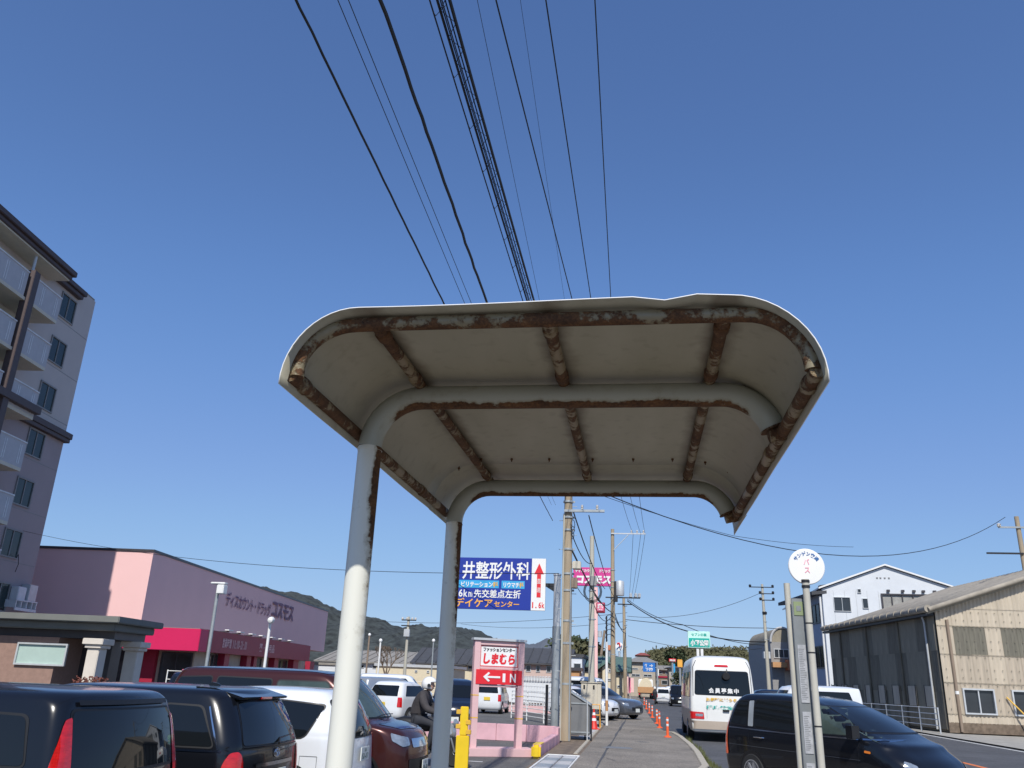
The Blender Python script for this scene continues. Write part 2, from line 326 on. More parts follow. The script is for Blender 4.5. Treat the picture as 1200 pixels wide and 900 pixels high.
# ------------------------------------------------------------------ object helpers
COL = sc.collection
def tag(o, label=None, cat=None, group=None, kind=None):
    if label: o['label'] = label
    if cat: o['category'] = cat
    if group: o['group'] = group
    if kind: o['kind'] = kind
    return o
def thing(name, label, cat, loc=(0, 0, 0), rz=0.0, group=None):
    o = bpy.data.objects.new(name, None); COL.objects.link(o)
    o.empty_display_size = 0.2
    o.location = loc; o.rotation_euler = (0, 0, rz)
    return tag(o, label, cat, group)
def link(name, me, parent=None):
    o = bpy.data.objects.new(name, me); COL.objects.link(o)
    if parent is not None: o.parent = parent
    return o
def copy_tree(o, parent=None):
    kids = list(o.children)
    c = o.copy(); COL.objects.link(c)
    if parent is not None: c.parent = parent
    for k in kids: copy_tree(k, c)
    return c
class MB:
    def __init__(s): s.v = []; s.f = []
    def add(s, v, f):
        n = len(s.v); s.v += [tuple(p) for p in v]; s.f += [tuple(i + n for i in q) for q in f]; return s
    def box(s, x0, x1, y0, y1, z0, z1):
        return s.add([(x0, y0, z0), (x1, y0, z0), (x1, y1, z0), (x0, y1, z0), (x0, y0, z1), (x1, y0, z1), (x1, y1, z1), (x0, y1, z1)],
                     [(0, 3, 2, 1), (4, 5, 6, 7), (0, 1, 5, 4), (1, 2, 6, 5), (2, 3, 7, 6), (3, 0, 4, 7)])
    def cyl(s, p0, p1, r0, r1=None, n=12, cap=True):
        return s.tube([p0, p1], [r0, r0 if r1 is None else r1], n, cap)
    def tube(s, path, r, n=10, cap=True):
        P = [Vector(p) for p in path]; K = len(P)
        if isinstance(r, (int, float)): r = [r] * K
        t0 = (P[1] - P[0]).normalized()
        up = Vector((0, 0, 1)) if abs(t0.z) < 0.9 else Vector((1, 0, 0))
        a = t0.cross(up).normalized(); vs = []
        for i in range(K):
            t = ((P[min(i + 1, K - 1)] - P[i]).normalized() + (P[i] - P[max(i - 1, 0)]).normalized())
            t = t.normalized() if t.length > 1e-6 else t0
            a = (a - t * a.dot(t)).normalized(); b = t.cross(a)
            for k in range(n):
                w = 2 * math.pi * k / n
                vs.append(P[i] + (a * math.cos(w) + b * math.sin(w)) * r[i])
        fs = [(i * n + k, i * n + (k + 1) % n, (i + 1) * n + (k + 1) % n, (i + 1) * n + k) for i in range(K - 1) for k in range(n)]
        if cap: fs += [tuple(reversed(range(n))), tuple((K - 1) * n + k for k in range(n))]
        return s.add(vs, fs)
    def prism(s, poly, axis, a, b):
        """poly in the plane across axis; extruded from a to b"""
        def mk(p, t):
            return {'x': (t, p[0], p[1]), 'y': (p[0], t, p[1]), 'z': (p[0], p[1], t)}[axis]
        n = len(poly)
        return s.add([mk(p, a) for p in poly] + [mk(p, b) for p in poly],
                     [tuple(range(n)), tuple(reversed(range(n, 2 * n)))] + [(i, n + i, n + (i + 1) % n, (i + 1) % n) for i in range(n)])
    def lathe(s, prof, c=(0, 0, 0), n=16, axis='z'):
        vs = []
        for r, z in prof:
            for k in range(n):
                w = 2 * math.pi * k / n; x, y = r * math.cos(w), r * math.sin(w)
                p = {'z': (x, y, z), 'y': (x, z, y), 'x': (z, x, y)}[axis]
                vs.append((p[0] + c[0], p[1] + c[1], p[2] + c[2]))
        K = len(prof)
        fs = [(i * n + k, i * n + (k + 1) % n, (i + 1) * n + (k + 1) % n, (i + 1) * n + k) for i in range(K - 1) for k in range(n)]
        fs += [tuple(reversed(range(n))), tuple((K - 1) * n + k for k in range(n))]
        return s.add(vs, fs)
    def build(s, name, m, parent=None, smooth=False, bevel=0.0):
        me = bpy.data.meshes.new(name); me.from_pydata(s.v, [], s.f); me.update()
        bm = bmesh.new(); bm.from_mesh(me)
        bmesh.ops.recalc_face_normals(bm, faces=bm.faces)
        if bevel > 0:
            bmesh.ops.bevel(bm, geom=[e for e in bm.edges if e.calc_face_angle(0) > 0.6], offset=bevel, segments=2, affect='EDGES', clamp_overlap=True)
        bm.to_mesh(me); bm.free()
        if smooth:
            me.shade_smooth(); me.set_sharp_from_angle(angle=R(38))
        me.materials.append(M[m] if isinstance(m, str) else m)
        return link(name, me, parent)
def box(name, m, parent, x0, x1, y0, y1, z0, z1, bevel=0.0):
    return MB().box(x0, x1, y0, y1, z0, z1).build(name, m, parent, bevel=bevel)
def structure(o): o['kind'] = 'structure'; return o

FONTCACHE = {}
def text_mesh(s, bold):
    key = (s, bold)
    if key in FONTCACHE: return FONTCACHE[key]
    cu = bpy.data.curves.new('lettering', 'FONT'); cu.body = s; cu.size = 1.0; cu.offset = bold; cu.resolution_u = 3
    ob = bpy.data.objects.new('lettering', cu); COL.objects.link(ob)
    dg = bpy.context.evaluated_depsgraph_get(); dg.update()
    me = bpy.data.meshes.new_from_object(ob.evaluated_get(dg))
    bpy.data.objects.remove(ob); bpy.data.curves.remove(cu)
    vs = [v.co.copy() for v in me.vertices]; fs = [tuple(p.vertices) for p in me.polygons]
    FONTCACHE[key] = (vs, fs); return vs, fs
def lettering(s, m, parent, x, z, w, h, y=0.0, bold=0.02, depth=0.0, shear=0.0, name='letter', rot=0.0, face=None):
    """text filling the box w x h with its lower left corner at (x, z), facing local -Y (or mapped by face); one object per character"""
    adv = [0.60 if ord(c) < 256 else 1.0 for c in s]; k = w / sum(adv); u0 = x; first = None
    for c, ad in zip(s, adv):
        if c.strip():
            vs, fs = text_mesh(c, bold); out = []
            g0 = min(v.x for v in vs); g1 = max(v.x for v in vs)
            for v in vs:
                if ord(c) < 256: u = 0.06 + (v.x - g0) / max(g1 - g0, 0.3) * (ad - 0.12); q = (v.y + 0.04) / 0.80
                else: u = v.x; q = (v.y + 0.10) / 0.98
                u = u * k; q = q * h
                if rot:
                    cu, cq = u - ad * k / 2, q - h / 2; u = cu * math.cos(rot) - cq * math.sin(rot) + ad * k / 2; q = cu * math.sin(rot) + cq * math.cos(rot) + h / 2
                p = (u0 + u + shear * q, y, z + q)
                out.append(face(p) if face else p)
            me = bpy.data.meshes.new(name); me.from_pydata(out, [], fs); me.update()
            if depth:
                bm = bmesh.new(); bm.from_mesh(me)
                r = bmesh.ops.extrude_face_region(bm, geom=bm.faces[:])
                bmesh.ops.translate(bm, vec=(0, -depth, 0), verts=[g for g in r['geom'] if isinstance(g, bmesh.types.BMVert)])
                bmesh.ops.recalc_face_normals(bm, faces=bm.faces); bm.to_mesh(me); bm.free()
            me.materials.append(M[m]); o = link(name, me, parent); first = first or o
        u0 += ad * k
    return first

# ================================================================== ground
def sheet(name, pts, z, m, kind='structure'):
    me = bpy.data.meshes.new(name); me.from_pydata([(x, y, z) for x, y in pts], [], [tuple(range(len(pts)))]); me.update()
    me.materials.append(M[m]); o = link(name, me); o['kind'] = kind; return o
ROADZ = -0.13
LOTZ = -0.10
sheet('ground', [(-3500, -300), (3500, -300), (3500, 4200), (-3500, 4200)], -0.18, 'brown_grit')
sheet('car_park', [(-60, -15), (-2.25, -15), (-2.25, 27), (-2.25, 62), (-60, 62)], LOTZ, 'asphalt')
edge_r = [(4.4, -14), (4.3, 9.0), (3.0, 10.7), (2.0, 12.6), (1.1, 14.6), (0.98, 17), (1.45, 20), (1.53, 24), (1.51, 27), (1.40, 31), (1.23, 33.4)]
edge_far = [(0.86, 34.5), (0.72, 37), (0.55, 45), (0.36, 60), (0.0, 95), (-0.3, 150)]
road_o = sheet('road', [(-4, 150.0), (-0.6, 95), (-0.6, -14), (60, -14), (60, 20), (15.4, 46.8), (14, 68), (13.5, 150), (10, 190), (-4, 190)], ROADZ, 'road_asphalt')
# raised walkway slab with a real edge
walk = [(-1.40, -14)] + edge_r + edge_far + [(-1.46, 150)]
structure(MB().prism(walk, 'z', -0.17, 0.0).build('pavement', 'path_asphalt'))
structure(MB().prism([(-2.24, -14), (-1.405, -14), (-1.465, 150), (-2.24, 150)], 'z', -0.17, -0.012).build('verge', 'brown_grit'))
sh = sheet('shoulder', [(13.7, 10), (60, 10), (60, 46), (15.2, 46.6), (13.75, 63), (13.7, 63)], ROADZ + 0.05, 'concrete')
# markings
mk = lambda n, x0, x1, y0, y1, m='road_paint': sheet(n, [(x0, y0), (x1, y0), (x1, y1), (x0, y1)], ROADZ + 0.005, m)
mk('road_edge_line', 13.30, 13.45, 0, 120)
mk('road_centre_line', 8.90, 9.07, -10, 40, 'orange_road_paint')
mk('road_lay_by_line', 4.62, 4.76, -10, 60)
# lot bay lines
mk2 = lambda n, x0, x1, y0, y1: sheet(n, [(x0, y0), (x1, y0), (x1, y1), (x0, y1)], LOTZ + 0.005, 'road_paint')
for i, yy in enumerate((4.9, 7.5, 10.05, 12.45, 19.3)):
    mk2('bay_line', -8.8, -3.4, yy, yy + 0.12)
# kerb stones along the lay-by island
KERB = structure(thing('kerb', None, None))
def stones(par, pts, L, w, z0, z1, m, name='kerb_stone', gap=0.012):
    """blocks laid end to end along a polyline, to its left"""
    mesh = None
    P = [Vector((x, y)) for x, y in pts]
    for i in range(len(P) - 1):
        d = P[i + 1] - P[i]; n = max(1, round(d.length / L)); l = d.length / n
        for k in range(n):
            c = P[i] + d * ((k + 0.5) / n)
            if mesh is None:
                o = MB().box(-0.5, 0.5, 0, w, z0, z1).build(name, m, par, bevel=0.012); mesh = o.data
            else: o = link(name, mesh, par)
            o.location = (c.x, c.y, random.uniform(-0.004, 0.004)); o.rotation_euler = (0, 0, math.atan2(d.y, d.x)); o.scale = (l - gap, 1, 1)
stones(KERB, [(1.0, 14.8), (0.98, 17), (1.45, 20), (1.53, 24), (1.51, 27), (1.40, 31), (1.23, 33.4)], 0.6, 0.16, -0.16, 0.03, 'kerb_concrete')
stones(KERB, [(1.23, 33.4), (1.0, 33.7)], 0.3, 0.16, -0.16, 0.03, 'kerb_concrete')
stones(KERB, [(-1.5, 21.6), (-1.5, 36.0)], 0.6, 0.10, -0.1, 0.012, 'kerb_concrete')
# drain covers beside the walkway: near grid, then covers further on
drain = structure(thing('drain_channel', None, None))
def slab(x0, x1, y0, y1, m, name='drain_cover', z=0.004):
    return MB().box(x0, x1, y0, y1, -0.1, z).build(name, m, drain, bevel=0.008)
for k in range(6):
    y0 = 16.4 + k * 0.75
    slab(-2.10, -1.78, y0, y0 + 0.72, 'pale_concrete' if k % 2 else 'galvanised'); slab(-1.76, -1.45, y0, y0 + 0.72, 'galvanised' if k % 2 == 0 else 'pale_concrete')
slab(-2.16, -2.12, 16.4, 20.95, 'white_paint', 'drain_rim', 0.008); slab(-1.44, -1.40, 16.4, 20.95, 'white_paint', 'drain_rim', 0.008); slab(-2.16, -1.40, 20.92, 20.99, 'white_paint', 'drain_rim', 0.009)
for k in range(7):
    y0 = 28.2 + k * 1.0
    slab(-1.95, -1.55, y0, y0 + 0.55 + 0.3 * (k % 2), 'pale_concrete')
for k in range(10):
    y0 = 37 + k * 2.0
    slab(-1.95, -1.55, y0, y0 + 1.6, 'concrete')
# crossing concrete strip and utility patches on the pavement
for (x0, x1, y0, y1, m) in ((-1.05, -0.2, 24.0, 24.5, 'box_grey'), (-0.2, 0.25, 27.0, 27.25, 'asphalt')):
    structure(MB().prism([(x0, y0), ((x0 + x1) / 2, y0 - 0.1), (x1, y0), (x1 - 0.1, y1), (x0 + 0.2, y1 + 0.05)], 'z', -0.01, 0.005).build('tar_patch', m))
ga, gb_ = gd(700, 897), gd(741, 831)
dd_ = (gb_ - ga).normalized(); nn_ = Vector((dd_.y, -dd_.x, 0)); rs = random.Random(5); lft, rgt = [], []
for k in range(40):
    p = ga - dd_ * 8 + (gb_ - ga + dd_ * 16) * (k / 39) + nn_ * rs.uniform(-0.015, 0.015); w_ = rs.uniform(0.012, 0.05)
    lft.append((p.x - w_, p.y)); rgt.append((p.x + w_, p.y))
sheet('wire_shadow_strip', lft + rgt[::-1], 0.004, 'road_asphalt')  # dark strip laid on the pavement as an overhead wire's cast shadow
for (x, y, L_, a_) in ((0.3, 22, 2.2, 0.2), (-0.9, 27, 1.6, 1.2), (0.6, 29, 2.0, 2.9), (-0.3, 33, 3.0, 1.5), (-0.7, 20.5, 1.4, 1.9)):
    l_, r_ = [], []
    for k in range(14):
        q = Vector((x + math.cos(a_) * L_ * (k / 13 - .5) + rs.uniform(-.04, .04), y + math.sin(a_) * L_ * (k / 13 - .5) + rs.uniform(-.04, .04))); w_ = rs.uniform(0.003, 0.010) * math.sin(math.pi * (k + .5) / 14)
        l_.append((q.x - w_, q.y - w_)); r_.append((q.x + w_, q.y + w_))
    sheet('crack', l_ + r_[::-1], 0.004, 'rubber_trim')
# grass tufts on the lay-by kerb
tm = MB()
for k in range(900):
    t = random.random(); y = 19.5 + t * 14; x = 1.58 + random.uniform(-0.03, 0.14) + 0.05 * math.sin(y)
    if 24 < y < 30 and random.random() < 0.5: continue
    a = random.uniform(0, 6.28); h = random.uniform(0.03, 0.16); w = 0.012
    tm.add([(x - w * math.cos(a), y - w * math.sin(a), -0.13), (x + w * math.cos(a), y + w * math.sin(a), -0.13), (x + random.uniform(-.05, .05), y + random.uniform(-.05, .05), -0.13 + h)], [(0, 1, 2)])
tag(tm.build('grass', 'grass'), kind='stuff')

# ================================================================== bus shelter
sh = thing('bus_shelter', 'rusty steel shelter frame with curved sheet roof on two pale posts over the pavement', 'bus shelter', (-1.131, 3.3, 0))
OX, OY = -1.131, 3.3
def sp(x, y, z): return (x - OX, y - OY, z)
def arm(Y, r, name='post', zt=2.737, xe=0.545, rb=0.22):
    xp = OX + 0.0
    post = MB().tube([sp(xp, Y, z) for z in (-0.12, 1.2, 2.0, zt - rb - 0.0005)], r, 28).build('post', 'post_paint', sh, smooth=True)
    path = []
    for k in range(11):
        a = math.pi / 2 * k / 10
        path.append(sp(xp + rb - rb * math.cos(a), Y, zt - rb + rb * math.sin(a)))
    path += [sp(xp + rb + (xe - 0.20 - xp - rb) * t, Y, zt) for t in (0.15, 0.3, 0.45, 0.6, 0.75, 0.9, 1.0)]
    for k in range(1, 11):
        a = math.radians(72) * k / 10
        path.append(sp(xe - 0.20 + 0.21 * math.sin(a), Y, zt - 0.21 + 0.21 * math.cos(a)))
    a_ = MB().tube(path, r, 28).build('arm', 'arm_paint', sh, smooth=True)
    e = Vector(path[-1]); d = (e - Vector(path[-2])).normalized()
    MB().cyl(e, e + d * 0.006, r * 1.09, n=28).build('end_plate', 'rail_rust', a_, smooth=True)
    MB().cyl(sp(xe - 0.02, Y + 0.0, zt - 0.175), sp(xe + 0.045, Y, zt - 0.16), 0.035, n=14).build('weld_stub', 'purlin_rust', a_, smooth=True)
    MB().cyl(sp(xp, Y, zt - rb - 0.016), sp(xp, Y, zt - rb - 0.008), r + 0.0022, n=28).build('weld_seam', 'post_paint', post)
    MB().box(*sum(([v - 0.11, v + 0.11] for v in sp(xp, Y, 0)[:2]), []), 0.0, 0.016).build('base_plate', 'galvanised', post)
    return post
arm(3.30, 0.0505)
arm(5.03, 0.0505, zt=2.73, xe=0.535)
# front hoop
hp = [sp(-1.185, 2.6, 2.58), sp(-1.186, 2.6, 2.62)]
for k in range(1, 11):
    a = math.pi / 2 * k / 10; hp.append(sp(-1.185 + 0.17 - 0.17 * math.cos(a) + 0.03 * k / 10, 2.6, 2.62 + 0.155 * math.sin(a)))
hp += [sp(x, 2.6, 2.777) for x in (-0.85, -0.6, -0.3, 0.0, 0.25, 0.35)]
for k in range(1, 11):
    a = math.radians(90) * k / 10; hp.append(sp(0.36 + 0.205 * math.sin(a), 2.6, 2.777 - 0.20 + 0.20 * math.cos(a)))
hoop = MB().tube(hp, 0.0255, 20).build('front_hoop', 'rail_rust', sh, smooth=True)
# side rails and purlins, each with sleeve joints
def purlin(x, z, y0, y1, r=0.0235, name='purlin', mt='purlin_rust', joints=()):
    p = MB().tube([sp(x, y0 + (y1 - y0) * t, z) for t in (0, .25, .5, .75, 1)], r, 16).build(name, mt, sh, smooth=True)
    for j in joints:
        MB().tube([sp(x, j - 0.028, z), sp(x, j - 0.022, z), sp(x, j + 0.022, z), sp(x, j + 0.028, z)], [r * 1.02, r * 1.22, r * 1.22, r * 1.02], 16).build('sleeve', mt, p, smooth=True)
for x in (-0.922, -0.300, 0.300):
    purlin(x, 2.787, 2.61, 5.08, joints=(2.72, 3.19, 3.42, 4.92))
purlin(-1.205, 2.585, 2.585, 5.12, 0.0255, 'side_rail', joints=(2.70, 3.45, 4.45))
purlin(0.578, 2.570, 2.585, 5.12, 0.0255, 'side_rail', joints=(2.72, 3.62, 4.90))
for x, z in ((-1.205, 2.585), (0.578, 2.570)):
    pass
# roof sheets: a curved trough profile
def roof_prof(off=0.0):
    L = []
    for k in range(13):
        a = math.radians(92) * (1 - k / 12)                     # left curl
        L.append((-0.955 - (0.258 + off) * math.sin(a), 2.54 + (0.273 + off) * math.cos(a)))
    for k in range(1, 12): L.append((-0.955 + (0.31 + 0.955) * k / 12, 2.813 + off))
    for k in range(13):
        a = math.radians(94) * k / 12
        L.append((0.31 + (0.284 + off) * math.sin(a), 2.53 + (0.275 + off) * math.cos(a)))
    return L
def roof_sheet(y0, y1, off, name, front=False):
    pr = roof_prof(off); ys = [y0 + (y1 - y0) * k / 12 for k in range(13)]
    vs, fs = [], []; n = len(pr)
    for j, y in enumerate(ys):
        for i, (x, z) in enumerate(pr):
            dz = 0.0
            if front and j < 3:                                 # bent lip of the front edge
                w = (1, 0.5, 0.15)[j]
                dz = w * (0.005 * math.sin(3.1 * x + 1.0) - 0.010 * max(0, x) - 0.017 * math.exp(-((x - 0.10) / 0.055) ** 2) + 0.006 * math.exp(-((x - 0.32) / 0.18) ** 2))
            vs.append((x - OX, y - OY, z + dz + 0.002 * math.sin(5 * y + 3 * x)))
    for j in range(12):
        for i in range(n - 1):
            a = j * n + i; fs.append((a, a + 1, a + n + 1, a + n))
    m = bpy.data.meshes.new(name); m.from_pydata(vs, [], fs); m.update(); m.shade_smooth()
    m.materials.append(M['roof_sheet_paint']); m.materials.append(M['white_paint'])
    o = link(name, m, sh)
    md = o.modifiers.new('thickness', 'SOLIDIFY'); md.thickness = 0.0035; md.offset = 1
    md.material_offset_rim = 1
    return o
roof_sheet(2.525, 4.76, 0.0, 'roof_sheet', True)
rear = roof_sheet(4.72, 5.36, 0.005, 'roof_sheet')
mesh = None
for t in (-1.03, -0.9, -0.72, -0.5, -0.25, -0.02, 0.2, 0.38, 0.5):
    z = 2.808 if -0.95 < t < 0.3 else (2.79 if t > -1.0 and t < 0.4 else 2.755)
    if t == 0.5: z = 2.745
    if mesh is None:
        b = MB().cyl((0, 0, 0.012), (0, 0, -0.014), 0.0035, n=8).cyl((0, 0, 0.004), (0, 0, -0.005), 0.008, n=6).build('bolt', 'purlin_rust', sh); mesh = b.data
    else: b = link('bolt', mesh, sh)
    b.location = sp(t, 4.62, z)

# ================================================================== vehicles
def cat_rom(K, sub):
    out = []; n = len(K)
    for i in range(n - 1):
        p0, p1, p2, p3 = K[max(i - 1, 0)], K[i], K[i + 1], K[min(i + 2, n - 1)]
        for k in range(sub):
            t = k / sub
            out.append([0.5 * ((2 * b) + (-a + c) * t + (2 * a - 5 * b + 4 * c - d) * t * t + (-a + 3 * b - 3 * c + d) * t ** 3) for a, b, c, d in zip(p0, p1, p2, p3)])
    out.append(list(K[-1])); return out
def ring(z, xr, xf, hw, rr, rf, br, bf, n=6, ns=14):
    pts = []; rr = min(rr, hw * 0.9, (xf - xr) * 0.45); rf = min(rf, hw * 0.9, (xf - xr) * 0.45)
    for k in range(n): pts.append((xf - bf * ((k / n) * (hw - rf) / hw) ** 2, (k / n) * (hw - rf)))
    for k in range(n):
        a = math.pi / 2 * k / n; pts.append((xf - bf * ((hw - rf) / hw) ** 2 - rf + rf * math.cos(a), hw - rf + rf * math.sin(a)))
    x0 = xf - bf * ((hw - rf) / hw) ** 2 - rf; x1 = xr + br * ((hw - rr) / hw) ** 2 + rr
    for k in range(ns): pts.append((x0 + (x1 - x0) * k / ns, hw))
    for k in range(n):
        a = math.pi / 2 * k / n; pts.append((x1 - rr * math.sin(a), hw - rr + rr * math.cos(a)))
    for k in range(n + 1):
        y = (1 - k / n) * (hw - rr); pts.append((xr + br * (y / hw) ** 2, y))
    # plan taper
    c = (xr + xf) / 2; a = (xf - xr) / 2
    pts = [(x, y * (1 - 0.05 * abs((x - c) / a) ** 3)) for x, y in pts]
    return [(x, y, z) for x, y in pts] + [(x, -y, z) for x, y in reversed(pts[1:-1])]
def hull(levels, sub=4, br=0.10, bf=0.22):
    rings = [ring(*l, br, bf) for l in cat_rom(levels, sub)]
    n = len(rings[0]); vs = [p for r in rings for p in r]
    fs = [(i * n + k, i * n + (k + 1) % n, (i + 1) * n + (k + 1) % n, (i + 1) * n + k) for i in range(len(rings) - 1) for k in range(n)]
    last = rings[-1]; c = Vector(sum((Vector(p) for p in last), Vector()) / n)
    base = (len(rings) - 1) * n
    for s_, dz in ((0.7, 0.008), (0.35, 0.013)):
        m0 = len(vs); vs += [(c.x + (p[0] - c.x) * s_, p[1] * s_, p[2] + dz) for p in last]
        fs += [(base + k, base + (k + 1) % n, m0 + (k + 1) % n, m0 + k) for k in range(n)]; base = m0
    vs.append((c.x, 0, c.z + 0.014)); fs += [(base + k, base + (k + 1) % n, len(vs) - 1) for k in range(n)]
    fs.append(tuple(reversed(range(n))))
    return vs, fs
def rpoly(P, r, n=4):
    out = []; P = [Vector(p) for p in P]; K = len(P)
    for i in range(K):
        a, b, c = P[i - 1], P[i], P[(i + 1) % K]
        ri = min(r, (a - b).length * 0.45, (c - b).length * 0.45)
        p, q = b + (a - b).normalized() * ri, b + (c - b).normalized() * ri
        for k in range(n + 1):
            t = k / n; out.append(tuple(p * (1 - t) ** 2 + b * 2 * t * (1 - t) + q * t * t))
    return out
def corner(mode, u, w, bb, dist=4.0):
    """Q+/Q- rear corner left/right, q+/q- front corner; u is the angle in degrees from straight back (or ahead) round to the side"""
    sg = 1 if mode[1] == '+' else -1; fr = -1 if mode[0] == 'Q' else 1
    c = Vector((bb[0] + 0.35 if fr < 0 else bb[1] - 0.35, sg * (bb[2] - 0.35), w)); a = math.radians(u)
    d = Vector((fr * math.cos(a), sg * math.sin(a), 0))
    return c + d * dist, -d
def patch(bvh, mode, poly, off, m, name, parent, step=0.10):
    bm = bmesh.new(); vs = [bm.verts.new((u, v, 0)) for u, v in poly]; bm.faces.new(vs)
    us = [p[0] for p in poly]; ws = [p[1] for p in poly]
    if mode[0] in 'Qq': us = [u * 0.01 for u in us]
    mz = (min(ws) + max(ws)) / 2; bb = (bvh, mz)
    hit0 = [bvh.ray_cast(Vector((sx * 9, 0, mz)), Vector((-sx, 0, 0)))[0] for sx in (-1, 1)]
    hy = bvh.ray_cast(Vector((0, 9, mz)), Vector((0, -1, 0)))[0]
    bb = (hit0[0].x if hit0[0] else -2, hit0[1].x if hit0[1] else 2, hy.y if hy else 0.8)
    bh = bvh.ray_cast(Vector((-9, 0, mz)), Vector((1, 0, 0)))[0]; back = bh.x if bh else -2
    fh = bvh.ray_cast(Vector((9, 0, mz)), Vector((-1, 0, 0)))[0]; frnt = fh.x if fh else 2
    for ax, lo, hi in ((0, min(us), max(us)), (1, min(ws), max(ws))):
        c = lo + step
        while c < hi - 1e-3:
            no = Vector((1, 0, 0)) if ax == 0 else Vector((0, 1, 0)); co = no * c * (100 if ax == 0 and mode[0] in 'Qq' else 1)
            bmesh.ops.bisect_plane(bm, geom=bm.verts[:] + bm.edges[:] + bm.faces[:], plane_co=co, plane_no=no); c += step
    for v in bm.verts:
        u, w = v.co.x, v.co.y
        o, d = {'L': (Vector((u, 4, w)), Vector((0, -1, 0))), 'R': (Vector((u, -4, w)), Vector((0, 1, 0))),
                'B': (Vector((-9, u, w)), Vector((1, 0, 0))), 'F': (Vector((9, u, w)), Vector((-1, 0, 0))),
                'T': (Vector((u, w, 6)), Vector((0, 0, -1)))}.get(mode) or corner(mode, u, w, bb)
        hit, nor, _, _ = bvh.ray_cast(o, d)
        if hit is None:
            q = corner(mode, u, w, bb, 0.5)[0] if mode[0] in 'Qq' else {'L': Vector((u, 0.8, w)), 'R': Vector((u, -0.8, w)), 'B': Vector((back, u, w)), 'F': Vector((frnt, u, w)), 'T': Vector((u, w, 1.7))}[mode]
            hit, nor, _, _ = bvh.find_nearest(q)
            if mode in 'BF': d = Vector((0, -math.copysign(1, u), 0))
        if nor.dot(d) > 0: nor = -nor
        v.co = hit + nor * off
    bmesh.ops.recalc_face_normals(bm, faces=bm.faces)
    me = bpy.data.meshes.new(name)
    dd = {'L': (0, 1, 0), 'R': (0, -1, 0), 'B': (-1, 0, 0), 'F': (1, 0, 0), 'T': (0, 0, 1), 'Q+': (-1, 1, 0), 'Q-': (-1, -1, 0), 'q+': (1, 1, 0), 'q-': (1, -1, 0)}[mode]
    bm.faces.ensure_lookup_table()
    if sum((f.normal.dot(Vector(dd)) for f in bm.faces)) < 0: bmesh.ops.reverse_faces(bm, faces=bm.faces[:])
    bm.to_mesh(me); bm.free(); me.shade_smooth(); me.materials.append(M[m]); return link(name, me, parent)
def strip(mode, pts, w):
    """thin band polygon along pts"""
    P = [Vector(p) for p in pts]; up, dn = [], []
    for i, p in enumerate(P):
        t = (P[min(i + 1, len(P) - 1)] - P[max(i - 1, 0)]).normalized(); nn = Vector((-t.y, t.x)) * w / 2
        up.append(tuple(p + nn)); dn.append(tuple(p - nn))
    return up + dn[::-1]
def wheel(parent, x, y, r, w=0.19, spokes=7):
    s = 1 if y > 0 else -1
    t = MB().lathe([(r * 0.62, -w / 2), (r * 0.9, -w / 2), (r, -w * 0.36), (r, w * 0.36), (r * 0.9, w / 2), (r * 0.62, w / 2 * 0.9)], (x, y - s * w / 2, r), 28, 'y').build('wheel', 'tyre', parent, smooth=True)
    yo = y + 0.004 * s
    rim = MB().lathe([(r * 0.64, -0.02 * s), (r * 0.64, 0.012 * s), (r * 0.58, 0.012 * s), (r * 0.57, -0.03 * s), (0.02, -0.03 * s)], (x, yo, r), 28, 'y')
    rim.build('rim', 'dark_frame', t, smooth=True)
    sp_ = MB()
    for k in range(spokes):
        a = 2 * math.pi * k / spokes + 0.3
        ca, sa = math.cos(a), math.sin(a); wv = 0.028
        q = [(x + ca * 0.03 - sa * wv, x + ca * 0.03 + sa * wv, 0), (0, 0, 0)]
        pts = [(ca * 0.02 - sa * wv, sa * 0.02 + ca * wv), (ca * 0.02 + sa * wv, sa * 0.02 - ca * wv), (ca * r * .6 + sa * wv * .8, sa * r * .6 - ca * wv * .8), (ca * r * .6 - sa * wv * .8, sa * r * .6 + ca * wv * .8)]
        sp_.add([(x + p[0], yo - 0.02 * s, r + p[1]) for p in pts] + [(x + p[0], yo + 0.008 * s, r + p[1]) for p in pts], [(0, 1, 2, 3), (7, 6, 5, 4), (0, 4, 5, 1), (1, 5, 6, 2), (2, 6, 7, 3), (3, 7, 4, 0)])
    sp_.lathe([(r * 0.66, 0.0), (r * 0.66, 0.014 * s), (r * 0.6, 0.014 * s), (r * 0.6, 0.0)], (x, yo, r), 28, 'y')
    sp_.build('spokes', 'alloy', t)
    return t
